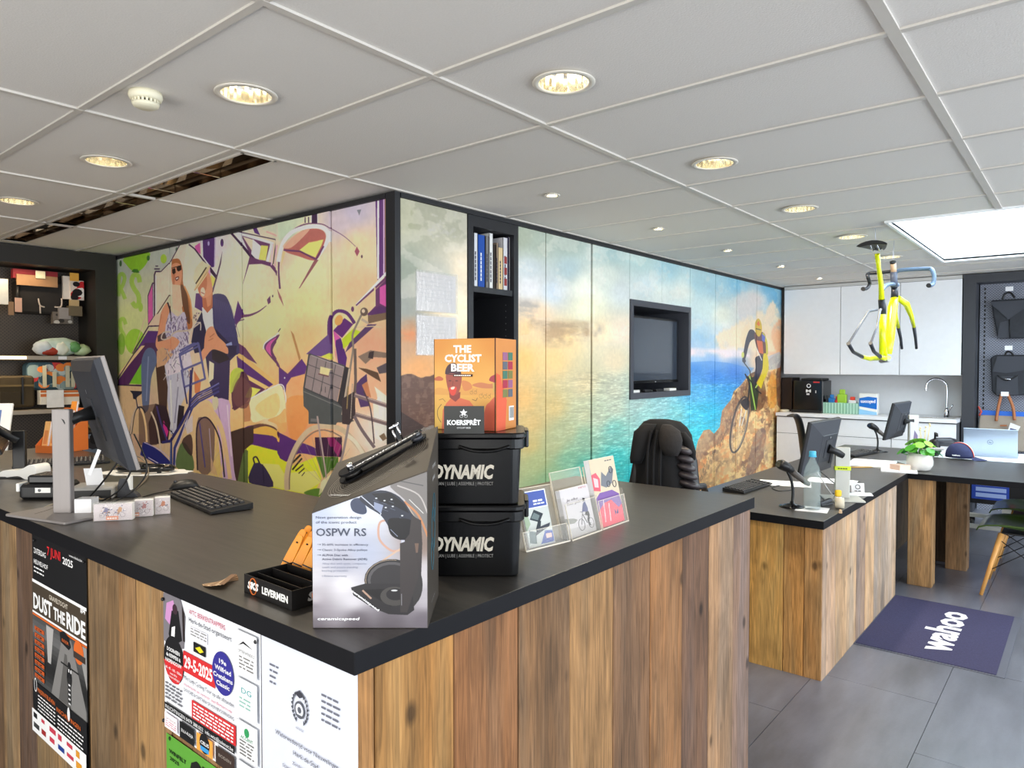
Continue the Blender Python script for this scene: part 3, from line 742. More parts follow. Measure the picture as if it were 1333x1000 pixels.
    P.line(smooth(B(575, 900, 560, 700, 580, 520, 640, 440, 720, 500, 780, 640, 830, 960), 6), 5.0, TAN); P.line(smooth(B(595, 900, 590, 600, 640, 520, 700, 560, 760, 700, 790, 950), 6), 1.8, (50, 40, 60))
    for i in range(13):
        a = radians(30 + i * 24); P.line([(276, 603), (276 + 15 * cos(a), 603 - 40 * sin(a))], 0.4, (176, 166, 186), 0.7)
    P.poly(smooth(B(590, 560, 640, 520, 700, 560, 720, 640, 700, 900, 600, 900), 3, True), (60, 40, 66), 0.55); P.line(B(610, 560, 650, 880), 1.6, (84, 76, 140)); P.line(B(680, 600, 700, 900), 1.2, (176, 160, 180)); P.poly(B(690, 800, 730, 900, 740, 940, 690, 920), (216, 180, 140), 0.7)
    P.poly(smooth(B(460, 740, 500, 700, 560, 800, 560, 910, 440, 880), 3, True), (70, 104, 60), 0.8); P.poly(smooth(B(480, 700, 540, 640, 560, 700, 550, 800), 3, True), (60, 40, 44), 0.8); P.poly(B(500, 560, 560, 500, 560, 620, 520, 640), (214, 206, 220), 0.8)
    P.line(B(490, 180, 480, 150, 465, 60, 600, -20, 630, 130, 650, 240, 500, 300, 480, 180, 625, 120), 2.6, NV2); P.line(B(470, 70, 610, 0), 2.2, NV2); P.line(B(500, 300, 520, 420), 2, NV)
    for k in range(5): P.line(B(545 + 2 * k, 400 + 14 * k, 590 + 4 * k, 350 + 14 * k, 750, 275 + 14 * k), 2.4 if k in (0, 4) else 1.6, (72, 72, 138) if k % 2 == 0 else (50, 46, 100))
    P.line(B(545, 440, 640, 340, 750, 270), 1, (130, 130, 190)); P.poly(smooth(B(705, 380, 740, 375, 745, 430, 725, 470, 705, 440), 3, True), (214, 206, 176)); P.line(B(560, 160, 540, 300), 2.2, NV)
    P.line(smooth(A(560, 800, 500, 830, 480, 860, 430, 880, 400, 870, 420, 820, 480, 815), 4), 1.6, (210, 196, 186)); P.line(smooth(A(500, 830, 540, 810, 640, 800, 700, 760, 740, 730), 4), 2.0, (206, 190, 176)); P.line(smooth(A(640, 920, 650, 820, 700, 740, 740, 740, 740, 800), 4), 1.2, (226, 214, 200)); P.line(A(560, 980, 680, 915, 720, 920, 740, 1000), 2.6, NV2)
    for i in range(16): P.ell(252 + rng.uniform(0, 8), 404 + rng.uniform(0, 14), rng.uniform(0.6, 1.6), rng.uniform(0.8, 2), rng.choice([(50, 40, 50), (226, 206, 190), (150, 130, 126)]))
    P.a *= 0.97 + 0.06 * P.fbm(0.03, 0.03, 2, 9)[..., None]
    return P


def paint_right():
    P = Print(6.06, 2.32, 0.0035, to_r)
    S = [(520, 280, 165, 165, 135), (560, 270, 168, 166, 146), (600, 290, 172, 170, 150), (530, 350, 150, 156, 140), (570, 360, 186, 184, 170), (605, 350, 232, 214, 186), (600, 400, 252, 232, 196), (525, 400, 150, 152, 142), (530, 450, 196, 150, 110), (545, 480, 226, 160, 96), (600, 450, 246, 206, 156),
         (680, 310, 172, 180, 160), (700, 320, 176, 188, 172), (690, 350, 196, 204, 205), (690, 375, 235, 232, 232), (740, 320, 168, 184, 172), (740, 350, 182, 202, 204), (720, 380, 214, 224, 232), (760, 375, 252, 250, 232), (765, 400, 255, 252, 215), (790, 360, 226, 232, 220), (800, 330, 172, 198, 196), (810, 380, 214, 220, 218),
         (700, 410, 246, 214, 178), (690, 430, 246, 206, 150), (740, 440, 252, 218, 160), (780, 430, 252, 230, 190), (810, 430, 248, 226, 200), (680, 470, 248, 200, 124), (720, 470, 250, 210, 146), (800, 470, 236, 216, 180), (680, 520, 238, 190, 120), (720, 530, 216, 190, 130), (760, 500, 212, 196, 156), (800, 510, 196, 196, 172),
         (690, 580, 200, 180, 120), (720, 580, 176, 180, 136), (760, 570, 140, 176, 150), (760, 610, 90, 178, 160), (800, 560, 120, 188, 178), (800, 600, 60, 186, 184), (830, 620, 40, 196, 206), (840, 540, 150, 200, 196), (880, 540, 120, 196, 200), (835, 340, 186, 212, 208), (870, 350, 168, 206, 214), (860, 385, 228, 234, 226), (840, 372, 206, 218, 218), (890, 380, 236, 240, 228),
         (910, 370, 172, 208, 216), (930, 375, 168, 206, 218), (920, 400, 206, 224, 220), (940, 410, 236, 236, 216), (960, 370, 130, 190, 214), (985, 390, 226, 214, 204), (970, 400, 226, 220, 210), (1010, 385, 104, 174, 208), (1018, 420, 120, 176, 206), (1000, 375, 110, 178, 210), (915, 440, 176, 208, 222), (930, 450, 220, 224, 226), (960, 440, 246, 226, 200), (905, 455, 216, 214, 224), (940, 460, 250, 226, 216),
         (905, 468, 176, 206, 232), (930, 470, 130, 176, 226), (905, 480, 76, 146, 214), (930, 490, 60, 130, 214), (955, 485, 76, 130, 210), (905, 510, 90, 176, 226), (930, 510, 66, 166, 222), (950, 510, 56, 150, 216), (905, 540, 70, 196, 226), (925, 540, 40, 186, 226), (900, 570, 50, 200, 216), (915, 565, 40, 196, 222), (870, 600, 60, 200, 210), (1000, 440, 250, 200, 150), (1015, 450, 240, 170, 120), (990, 470, 250, 210, 170), (830, 528, 168, 196, 190), (860, 532, 146, 194, 198), (800, 530, 182, 190, 168), (740, 560, 176, 182, 142), (700, 600, 172, 182, 132), (760, 540, 190, 192, 156), (740, 600, 128, 180, 150), (720, 625, 140, 180, 138), (780, 540, 180, 190, 165), (690, 550, 216, 184, 122)]
    P.field(S, back_plane(lambda X, Y: (X + XL, YR + 0 * X, Y + ZB)))
    F, G, H, R = zm(510, 250, 5), zm(660, 290, 5.882), zm(880, 350, 6.6667), zm(880, 490, 6.6667)
    n1, n2 = P.fbm(0.55, 0.16, 5, 11), P.fbm(0.22, 0.12, 5, 12)
    rows = (np.arange(P.h) * P.res + ZB)[:, None]
    sky = np.clip((rows - 1.52) / 0.2, 0, 1)
    P.a *= 1 + ((n1 - 0.5) * 0.17 * sky)[..., None]
    P.blend(np.clip((n2 - 0.56) * 4, 0, 0.22) * np.clip((rows - 1.62) / 0.1, 0, 1), (248, 238, 226))
    # dark evening clouds
    for pts, c, a in ((G(90, 620, 150, 570, 230, 610, 260, 650, 180, 720, 90, 720), (176, 166, 158), 0.8), (G(110, 790, 200, 750, 330, 740, 470, 780, 640, 780, 640, 800, 480, 820, 330, 800, 180, 810), (186, 158, 128), 0.85), (G(180, 860, 330, 830, 480, 850, 640, 850, 560, 900, 400, 920, 250, 890), (192, 158, 122), 0.8),
                      (G(660, 770, 720, 760, 760, 790, 860, 800, 700, 810), (190, 172, 150), 0.8), (G(660, 860, 710, 880, 670, 890), (190, 164, 132), 0.8), (F(40, 830, 90, 820, 160, 840, 160, 870, 60, 870), (176, 130, 92), 0.8), (F(40, 910, 160, 880, 160, 920, 60, 960), (214, 130, 76), 0.8), (G(370, 700, 500, 690, 640, 710, 500, 725), (226, 186, 150), 0.6)):
        m = P.soft(P.mask(smooth(pts, 5, True)), 16)
        P.blend(np.clip(m * (2.6 * P.fbm(0.16, 0.04, 5, 21) - 0.45), 0, 1) * a, c)
    for i in range(26):
        rng = random.Random(i); x, y = rng.uniform(225, 420), rng.uniform(130, 300)
        P.ell(510 + x / 5, 250 + y / 5, rng.uniform(1, 4), rng.uniform(1, 3), (190, 186, 178), 0.4)
    # distant hill in the first panel
    hill = smooth([(500, 515), (515, 494), (526, 488), (536, 487), (548, 492), (560, 490), (590, 500), (600, 700), (500, 700)], 3, True)
    m = P.mask(hill); P.blend(m, (96, 66, 52)); P.blend(m * np.clip((P.fbm(0.03, 0.03, 3, 31) - 0.5) * 3, 0, 0.4), (140, 108, 88))
    P.poly([(500, 545), (520, 535), (560, 560), (560, 700), (500, 700)], (52, 36, 32), 0.8)
    # sea ripples
    rp = P.fbm(0.05, 0.006, 3, 41); rp2 = P.fbm(0.16, 0.02, 3, 42)
    X = np.arange(P.w)[None, :] * P.res
    hor = 1.50 + 0 * X
    sea = np.clip((hor - rows) / 0.12, 0, 1) * np.clip((X - 1.2) / 0.8, 0.2, 1)
    P.a *= 1 + (((rp - 0.5) * 0.34 + (rp2 - 0.5) * 0.22) * sea)[..., None]
    P.blend(np.clip((rp - 0.62) * 3, 0, 0.3) * sea, (235, 240, 232))
    # clouds on the right
    CL = [(H(340, 600, 400, 540, 470, 520, 520, 480, 620, 410, 690, 430, 700, 370, 740, 360, 770, 400, 830, 290, 870, 320, 900, 400, 940, 440, 940, 700, 560, 690, 540, 700, 360, 680), (250, 224, 186), 0.85),
          (H(560, 600, 600, 500, 640, 480, 660, 640, 600, 690), (252, 214, 170), 0.6), (H(830, 560, 900, 440, 940, 560, 930, 720, 860, 700), (240, 160, 110), 0.6), (H(780, 380, 830, 290, 860, 330, 840, 460, 790, 480), (240, 216, 186), 0.8),
          (H(130, 560, 200, 550, 260, 600, 330, 580, 360, 680, 140, 690), (150, 196, 226), 0.5), (H(530, 230, 620, 205, 690, 230, 740, 300, 700, 360, 640, 420, 560, 440), (218, 210, 206), 0.6), (H(130, 700, 360, 690, 560, 700, 640, 760, 600, 780, 360, 740, 140, 750), (246, 226, 226), 0.9)]
    for pts, c, a in CL:
        m = P.soft(P.mask(smooth(pts, 5, True)), 10); P.blend(np.clip(m * (0.2 + 1.5 * P.fbm(0.22, 0.08, 5, 51)), 0, 1) * a, c)
    P.blend(P.mask(H(120, 810, 300, 800, 450, 815, 600, 850, 680, 860, 560, 1000, 120, 1000)) * 0.45, (56, 132, 214))
    # cliff
    cliff = R(150, 1010, 140, 780, 190, 560, 240, 470, 290, 460, 330, 500, 380, 440, 400, 300, 430, 260, 480, 200, 500, 130, 560, 80, 600, 30, 640, -20, 720, -60, 800, -140, 860, -190, 950, -200, 990, -100, 990, 1010)
    m = P.mask(cliff)
    a1, a2, a3 = P.fbm(0.14, 0.06, 4, 61), P.fbm(0.5, 0.25, 3, 62), P.fbm(0.07, 0.045, 3, 63)
    P.blend(m, (196, 146, 100))
    P.blend(m * np.clip((a3 - 0.45) * 7, 0, 1) * 0.85, (250, 214, 146)); P.blend(m * np.clip((a1 - 0.58) * 9, 0, 1) * 0.65, (112, 74, 62)); P.blend(m * np.clip((a2 - 0.55) * 6, 0, 1) * 0.5, (250, 226, 160)); P.blend(m * np.clip((0.40 - a1) * 9, 0, 1) * 0.7, (236, 150, 86))
    for pts, c, a in ((R(150, 1010, 140, 780, 190, 560, 240, 470, 290, 460, 330, 500, 380, 440, 400, 300, 480, 200, 560, 80, 600, 60, 560, 200, 480, 440, 380, 580, 250, 660, 170, 860), (140, 102, 92), 0.5), (R(690, 500, 780, 470, 760, 700, 640, 870, 600, 860), (112, 88, 92), 0.5), (R(760, 620, 850, 370, 870, 500, 800, 800), (250, 232, 180), 0.45), (R(170, 880, 400, 600, 640, 500, 560, 740, 380, 900, 250, 950), (236, 198, 140), 0.4),
                      (R(640, -20, 720, -60, 780, 120, 750, 280, 640, 290, 600, 120), (86, 56, 44), 0.6), (R(880, -100, 990, -120, 990, 260, 880, 250), (74, 40, 30), 0.6), (R(800, 60, 860, -60, 870, 240, 800, 260), (246, 160, 60), 0.6)):
        mm = P.mask(smooth(pts, 3, True)) * m; P.blend(mm * a * np.clip(0.4 + 1.2 * P.fbm(0.09, 0.09, 3, 71), 0, 1), c)
    rng = random.Random(8)
    for i in range(160):
        x = rng.uniform(150, 640); y = 1000 - (x - 150) * 1.9 + rng.uniform(-30, 60)
        y = max(y, 40)
        P.line(R(x, y, x + rng.uniform(-6, 8), y - rng.uniform(15, 45)), 0.7, rng.choice([(110, 78, 66), (176, 140, 100), (90, 70, 60)]), 0.6)
    # rider on a mountain bike
    P.ring(962.5, 553, 9.5, 37, 2.4, (86, 76, 76), 1, 12); P.ring(963.5, 553, 8.2, 34, 0.6, (196, 176, 156), 1, 12)
    for a in range(0, 360, 36): P.line([(962.5, 553), (962.5 + 7 * cos(radians(a)), 553 + 31 * sin(radians(a)))], 0.3, (200, 190, 180), 0.6)
    P.line(R(570, 280, 550, 430), 1.0, (230, 226, 220)); P.line(R(610, 290, 570, 430), 1.0, (230, 226, 220)); P.poly(smooth(R(560, 230, 600, 190, 640, 220, 620, 290, 590, 280), 3, True), (70, 62, 66))
    P.poly(R(630, 20, 680, 0, 720, 130, 700, 290, 650, 300, 640, 160), (66, 72, 52)); P.line(R(640, 0, 660, 130, 690, 290), 1.6, (170, 206, 90)); P.line(R(620, 0, 700, 120, 740, 150), 1.5, (46, 44, 50)); P.line(R(600, -20, 640, 60, 620, 250), 1.8, (52, 52, 58)); P.line(R(690, 100, 740, 20), 1.6, (190, 214, 110))
    P.poly(smooth(H(640, 530, 680, 540, 690, 600, 640, 640, 600, 790, 575, 800, 590, 700, 610, 600), 4, True), (66, 64, 76)); P.poly(smooth(H(680, 560, 750, 550, 780, 600, 790, 760, 740, 760, 700, 680), 4, True), (110, 70, 70)); P.poly(H(700, 620, 750, 630, 760, 740, 720, 730), (216, 110, 70)); P.line(smooth(H(755, 560, 785, 640, 790, 740), 4), 2.6, (206, 190, 60)); P.poly(H(745, 560, 775, 590, 770, 640, 745, 620), (90, 104, 190))
    P.poly(smooth(H(690, 770, 760, 760, 750, 870, 700, 980, 670, 1000, 690, 860), 4, True), (60, 56, 70)); P.poly(smooth(H(760, 740, 795, 760, 800, 880, 750, 990, 720, 1000, 750, 880), 4, True), (226, 200, 50)); P.poly(R(700, 60, 740, -20, 770, 0, 740, 110), (222, 196, 50)); P.line(H(700, 690, 745, 795), 1, (240, 230, 220))
    P.poly(smooth(H(685, 500, 690, 460, 715, 430, 740, 470, 745, 540, 720, 590, 690, 550), 4, True), (214, 176, 56)); P.poly(H(700, 480, 715, 450, 730, 480, 720, 500), (226, 110, 50)); P.line(H(695, 520, 735, 530), 1.2, (90, 70, 40)); P.ell(967, 462, 1.8, 4, (216, 214, 120)); P.line(H(580, 800, 640, 880, 660, 990), 1.2, (60, 60, 60)); P.ell(969, 470, 2, 2.5, (70, 70, 80))
    P.blend(P.mask(H(800, 760, 900, 720, 930, 800, 900, 860, 810, 880)) * 0.6, (176, 186, 206))
    P.a *= 0.97 + 0.06 * P.fbm(0.02, 0.02, 2, 9)[..., None]
    return P


MURAL_L = paint_left().material('graffiti_mural_print', 0.33, 1.12)
MURAL_R = paint_right().material('seascape_mural_print', 0.3, 1.05)
# ================================================================ THE ROOM
X0, X1, Y0W, Y1W = -2.6, 8.9, -3.7, 7.0
TX, TY, TX0, TY0 = 0.6075, 1.2135, 1.622, 0.445
SKY = (5.12, 7.36, -0.95, 1.04)


def floor_mat():
    m, nt, b = nodes('grey_concrete_tile')
    N, L = nt.nodes.new, nt.links.new
    g = N('ShaderNodeNewGeometry')
    mp = N('ShaderNodeMapping'); mp.inputs['Scale'].default_value = (0.6, 2.4, 1); L(g.outputs['Position'], mp.inputs[0])
    n = N('ShaderNodeTexNoise'); n.inputs['Scale'].default_value = 1.6; n.inputs['Detail'].default_value = 8; n.inputs['Roughness'].default_value = 0.6; L(mp.outputs[0], n.inputs['Vector'])
    r = N('ShaderNodeValToRGB'); e = r.color_ramp.elements
    e[0].position, e[0].color = 0.32, (*lin((82, 84, 92)), 1); e[1].position, e[1].color = 0.7, (*lin((126, 129, 142)), 1)
    L(n.outputs[0], r.inputs[0]); L(r.outputs[0], b.inputs['Base Color'])
    n2 = N('ShaderNodeTexNoise'); n2.inputs['Scale'].default_value = 55; n2.inputs['Detail'].default_value = 4; L(g.outputs['Position'], n2.inputs['Vector'])
    b.inputs['Roughness'].default_value = 0.30
    b.inputs['IOR'].default_value = 1.7
    bp = N('ShaderNodeBump'); bp.inputs['Strength'].default_value = 0.15; bp.inputs['Distance'].default_value = 0.002; L(n2.outputs[0], bp.inputs['Height']); L(bp.outputs[0], b.inputs['Normal'])
    return m


M_FLOOR = floor_mat()
M_GROUT = mat('tile_joint', (58, 58, 60), 0.9)
M_CEIL = mat('mineral_ceiling_tile', (226, 222, 216), 0.95, var=0.02, scale=160, bump=0.25, spec=0.1)
M_TBAR = mat('ceiling_runner_white', (205, 200, 192), 0.45, spec=0.5)
M_WALLW = mat('white_painted_wall', (228, 228, 230), 0.7)
M_DARKW = mat('dark_brown_fascia', (40, 37, 33), 0.55, var=0.03)

fl = struct('floor', MB().box(X0 - 0.2, Y0W - 0.2, -0.2, X1 + 0.2, Y1W + 0.2, -0.004), M_GROUT)
tm = MB().box(0.0012, 0.0012, -0.004, 1.0188, 0.5088, 0.0)
t0 = None
for i in range(-6, 7):
    for j in range(-8, 14):
        x, y = 2.06 + i * 1.02 + (0.51 if j % 2 else 0), -0.0 + j * 0.51
        if x < X0 - 0.9 or x > X1 or y < Y0W - 0.4 or y > Y1W: continue
        if t0 is None: t0 = tm.build('floor_tile', M_FLOOR, fl); t = t0
        else: t = t0.copy(); COL.objects.link(t)
        t.location = (x, y, 0)

ceil = struct('ceiling', MB().box(X0 - 0.2, Y0W - 0.2, 2.95, X1 + 0.2, Y1W + 0.2, 3.05), mat('plenum_dark', (60, 60, 60), 0.9))
BIG = [(1.318, 2.26), (1.926, 1.36), (1.34, 3.49), (1.34, 4.72), (3.13, 1.36), (4.35, 1.36), (5.53, 1.36), (6.76, 1.36)]
SMALL = [(3.15, 2.30), (4.38, 2.30), (5.56, 2.30), (6.77, 2.28), (7.98, 2.28)]
LUMS = [(1.66, 1.83, 2.885, 5.28), (1.66, 1.83, 5.32, 6.25)]


def rect_minus(r, c):
    x0, y0, x1, y1 = r; a0, b0, a1, b1 = c
    if a0 >= x1 or a1 <= x0 or b0 >= y1 or b1 <= y0: return [r]
    o = []
    if y0 < b0: o.append((x0, y0, x1, b0))
    if y1 > b1: o.append((x0, b1, x1, y1))
    ya, yb = max(y0, b0), min(y1, b1)
    if x0 < a0: o.append((x0, ya, a0, yb))
    if x1 > a1: o.append((a1, ya, x1, yb))
    return o


def tile_mesh(x0, y0, x1, y1, hole=None):
    zb, zt = CEIL + 0.007, CEIL + 0.022
    mb = MB()
    if hole is None:
        return mb.box(x0, y0, zb, x1, y1, zt)
    cx, cy, r = hole
    cs = sorted([atan2(yy - cy, xx - cx) % (2 * pi) for xx in (x0, x1) for yy in (y0, y1)] + [2 * pi * k / 40 for k in range(40)])
    inn, out = [], []
    for a in cs:
        dx, dy = cos(a), sin(a)
        k = min(((x1 - cx) / dx if dx > 1e-9 else (x0 - cx) / dx if dx < -1e-9 else 1e9), ((y1 - cy) / dy if dy > 1e-9 else (y0 - cy) / dy if dy < -1e-9 else 1e9))
        inn.append((cx + r * dx, cy + r * dy)); out.append((cx + k * dx, cy + k * dy))
    mb.loft([[(x, y, zt) for x, y in inn], [(x, y, zb) for x, y in inn], [(x, y, zb) for x, y in out], [(x, y, zt) for x, y in out]], cap=False, smooth=False)
    return mb


xs = [TX0 + TX * k for k in range(-7, 13) if X0 - 0.7 < TX0 + TX * k < X1]
ys = [TY0 + TY * k for k in range(-4, 6)]
for x in [X0 - 0.01] + xs:
    nx = min([q for q in xs if q > x + 0.01], default=X1)
    for y in [Y0W] + ys:
        ny = min([q for q in ys if q > y + 0.01], default=Y1W)
        rs = rect_minus((x + 0.002, y + 0.002, nx - 0.002, ny - 0.002), (SKY[0], SKY[2], SKY[1], SKY[3]))
        for L_ in LUMS:
            rs = [q for r in rs for q in rect_minus(r, (L_[0], L_[2], L_[1], L_[3]))]
        for r in rs:
            if r[2] - r[0] < 0.01 or r[3] - r[1] < 0.01: continue
            h = [(a, b, 0.088) for a, b in BIG if r[0] < a < r[2] and r[1] < b < r[3]] + [(a, b, 0.036) for a, b in SMALL if r[0] < a < r[2] and r[1] < b < r[3]]
            tile_mesh(*r, h[0] if h else None).build('ceiling_tile', M_CEIL, ceil)
for x in xs:
    segs = [(Y0W, Y1W)]
    if SKY[0] < x < SKY[1]: segs = [(Y0W, SKY[2]), (SKY[3], Y1W)]
    for a, b in segs: MB().box(x - 0.012, a, CEIL, x + 0.012, b, CEIL + 0.012).build('ceiling_runner', M_TBAR, ceil)
for y in ys:
    w = 0.017 if abs(y - TY0) < 0.01 else 0.012
    segs = [(X0, X1)]
    if SKY[2] < y < SKY[3]: segs = [(X0, SKY[0]), (SKY[1], X1)]
    for a, b in segs: MB().box(a, y - w, CEIL - 0.001, b, y + w, CEIL + 0.011).build('ceiling_runner', M_TBAR, ceil)
# skylight: shaft lining, edge trim and an opal pane that lets the day in
sk = MB()
for a in ((SKY[0] - 0.02, SKY[2], SKY[0], SKY[3]), (SKY[1], SKY[2], SKY[1] + 0.02, SKY[3]), (SKY[0] - 0.02, SKY[2] - 0.02, SKY[1] + 0.02, SKY[2]), (SKY[0] - 0.02, SKY[3], SKY[1] + 0.02, SKY[3] + 0.02)):
    sk.box(a[0], a[1], CEIL - 0.006, a[2], a[3], 2.94)
so = struct('window_1', sk, mat('skylight_shaft_white', (240, 242, 244), 0.5))
so['label'] = 'skylight with a white shaft above the hanging frame'
MB().box(SKY[0], SKY[2], 2.90, SKY[1], SKY[3], 2.915).build('skylight_pane', mat('opal_skylight', (228, 246, 255), 0.5, emit=6.0), so)

# walls
struct('wall_back', MB().box(X1, Y0W, 0, X1 + 0.15, Y1W, 2.95), M_WALLW)
struct('wall_left', MB().box(X0, Y1W, 0, X1 + 0.15, Y1W + 0.15, 2.95), M_DARKW)
struct('wall_front', MB().box(X0 - 0.15, Y0W, 0, X0, -1.6, 2.95).box(X0 - 0.15, 3.6, 0, X0, Y1W, 2.95).box(X0 - 0.15, -1.6, 2.5, X0, 3.6, 2.95), M_WALLW)
struct('wall_right', MB().box(X0, Y0W - 0.15, 0, -1.85, Y0W, 2.95).box(8.25, Y0W - 0.15, 0, X1, Y0W, 2.95).box(-1.85, Y0W - 0.15, 2.45, 8.25, Y0W, 2.95).box(-1.85, Y0W - 0.15, 0, 8.25, Y0W, 0.25), M_WALLW)

# ---------------------------------------------------------------- ceiling fittings
M_LAMP = mat('lit_lamp', (255, 240, 205), 0.5, emit=9)
M_REFL = mat('faceted_reflector', (250, 246, 232), 0.16, 1.0)


def ring_mb(r0, r1, z, t, n=40):
    mb = MB()
    prof = [(r0, z), (r0 + 0.002, z - t), (r1 - 0.003, z - t * 0.8), (r1, z), (r0, z)]
    return mb.loft([[(r * cos(2 * pi * i / n), r * sin(2 * pi * i / n), zz) for i in range(n)] for r, zz in prof], False, True)


def downlight(x, y, big, lab):
    t = thing('recessed_downlight' if big else 'ceiling_spotlight', lab, 'ceiling light', (x, y, CEIL), 0, 'round ceiling lights' if big else 'small ceiling spots')
    R = 0.088 if big else 0.036
    ring_mb(R - 0.006, R + (0.016 if big else 0.010), 0.0, 0.004).build('trim_ring', mat('light_trim_white', (222, 216, 204), 0.35), t)
    n = 40
    rf = MB()
    rf.loft([[(r * (1 + (0.035 if i % 2 else 0)) * cos(2 * pi * i / n), r * (1 + (0.035 if i % 2 else 0)) * sin(2 * pi * i / n), z) for i in range(n)] for r, z in ((R - 0.004, 0.0), (R * 0.93, R * 0.5), (R * 0.7, R * 1.05), (R * 0.3, R * 1.35))], False, False)
    rf.build('reflector', M_REFL, t)
    lm = MB()
    if big:
        for s in (-1, 1): lm.tube([(s * 0.018, -0.05, 0.07), (s * 0.018, 0.05, 0.07)], 0.009, 8)
        lm.lathe([(0.062, 0.086), (0.055, 0.10), (0.001, 0.104)], n=24)
    else:
        lm.lathe([(0.024, 0.026), (0.02, 0.03), (0.001, 0.031)], n=16)
    lm.build('lamp', M_LAMP if big else mat('lit_halogen', (255, 236, 200), 0.5, emit=25), t)
    l = D.lights.new('lamp_light', 'SPOT'); l.energy = SPOT_BIG if big else SPOT_SMALL; l.color = (1.0, 0.86, 0.66)
    l.spot_size = radians(128 if big else 74); l.spot_blend = 0.8; l.shadow_soft_size = 0.06 if big else 0.025
    o = D.objects.new('lamp_light', l); COL.objects.link(o); o.parent = t; o.location = (0, 0, -0.012)


bl = ['round downlight right of the smoke detector', 'round downlight over the middle of the front counter', 'round downlight near the shiny recessed luminaire', 'round downlight at the left edge of the ceiling', 'round downlight beyond the bookshelf, fourth along its row',
      'second round downlight of the right row, before the bike frame', 'round downlight just in front of the hanging saddle', 'farthest round downlight, behind the hanging handlebar']
bl[4] = 'round downlight in front of the television, first of the right row'
for (x, y), l in zip(BIG, bl): downlight(x, y, True, l)
sl = ['small halogen spot in front of the bookshelf column', 'small halogen spot left of the television panels', 'small halogen spot above the television', 'small halogen spot above the painted sea horizon', 'small halogen spot next to the kitchen cupboards']
for (x, y), l in zip(SMALL, sl): downlight(x, y, False, l)

t = thing('smoke_detector', 'cream round smoke detector on the ceiling', 'smoke detector', (1.10, 2.53, CEIL))
MB().lathe([(0.052, 0.007), (0.054, -0.008), (0.050, -0.018), (0.044, -0.021), (0.001, -0.021)], n=32).build('base', mat('cream_plastic', (232, 226, 200), 0.45), t)
sd = MB()
for k in range(20):
    a = 2 * pi * k / 20
    sd.M = Matrix.Rotation(a, 4, 'Z'); sd.box(0.036, -0.0035, -0.032, 0.043, 0.0035, -0.020)
sd.M = Matrix.Identity(4)
sd.lathe([(0.031, -0.02), (0.031, -0.031), (0.030, -0.032)], n=24, m=1)
sd.build('vent_slots', [mat('cream_plastic'), M_BLACK], t)
MB().lathe([(0.044, -0.031), (0.040, -0.040), (0.028, -0.046), (0.001, -0.047)], n=32).build('sensor_cap', mat('cream_plastic'), t)

M_MIRROR = mat('mirror_louvre', (228, 214, 190), 0.07, 1.0)
for k, (x0, x1, y0, y1) in enumerate(LUMS):
    t = thing('recessed_luminaire', 'long recessed luminaire with mirror reflector, unlit' if k == 0 else 'end of a second recessed luminaire at the left edge', 'ceiling light', ((x0 + x1) / 2, (y0 + y1) / 2, CEIL), 0, 'mirror luminaires')
    w, l = (x1 - x0) / 2, (y1 - y0) / 2
    MB().box(-w, -l, -0.002, -w + 0.012, l, 0.012).box(w - 0.012, -l, -0.002, w, l, 0.012).box(-w, -l, -0.002, w, -l + 0.012, 0.012).box(-w, l - 0.012, -0.002, w, l, 0.012).build('frame', M_TBAR, t)
    hs = MB()
    pr = [(-w + 0.012, 0.0), (-w + 0.016, 0.05), (-0.035, 0.095), (0.035, 0.095), (w - 0.016, 0.05), (w - 0.012, 0.0)]
    hs.loft([[(px_, yy, pz) for px_, pz in pr] for yy in (-l + 0.012, l - 0.012)], False, False, closed=False)
    for yy in (-l + 0.012, l - 0.012): hs.poly([(a, yy, b) for a, b in pr])
    hs.build('reflector_trough', mat('luminaire_dark_mirror', (120, 100, 78), 0.1, 1.0), t)
    MB().tube([(0.0, -l + 0.05, 0.065), (0.0, l - 0.05, 0.065)], 0.013, 12).build('fluorescent_tube', mat('dead_tube', (215, 208, 196), 0.3), t)
    n = int(2 * l / 0.40)
    for i in range(1, n):
        yy = -l + 2 * l * i / n
        MB().prism([(-w + 0.014, 0.002), (w - 0.014, 0.002), (w - 0.018, 0.045), (0.0, 0.030), (-w + 0.018, 0.045)], -0.006, 0.006).build('cross_blade', M_MIRROR, t, loc=(0, yy, 0)).rotation_euler = (pi / 2, 0, 0)

# ================================================================ MURAL CABINETS
def fp(px, py, **k): return at(px, py, **k)


MT = 2.40   # top of the doors
t = thing('graffiti_cabinet', 'tall built-in cabinet with a graffiti and cyclists print across its doors', 'cabinet', (XL, 4.7, 0))
def loc_l(mb): mb.M = Matrix.Translation((-XL, -4.7, 0)); return mb
yl = [6.471, 6.312, 5.472, 4.499, 4.431, 4.017, 3.449, 2.957]
yl = [6.471, 6.312, 5.472, 4.431, 4.017, 3.449, 2.957]
uvl = lambda off: (lambda c: ((ML_Y0 - (c.y + 4.7)) / 3.558, (c.z - ZB) / 2.319))
for i in range(len(yl) - 1):
    a, b = yl[i], yl[i + 1]
    dx = -0.008 if i == 4 else 0.0
    ga, gb = [0.008 if v in (5.472, 4.431, 3.449) else 0.002 for v in (a, b)]
    loc_l(MB()).box(XL + dx, b + gb, 0.1, XL + 0.02, a - ga, MT).build('door', MURAL_L, t, uv=uvl(0))
mb = loc_l(MB())
mb.box(XL - 0.012, 2.957, MT + 0.002, XL + 0.028, 6.5, CEIL - 0.002)      # top fascia
mb.box(XL + 0.026, 2.957, 0.0, XL + 0.028, 6.47, MT + 0.001)
mb.box(XL + 0.03, 3.42, 0.1, XL + 0.5, 6.46, MT + 0.001)
mb.build('carcass', M_FRAME, t)

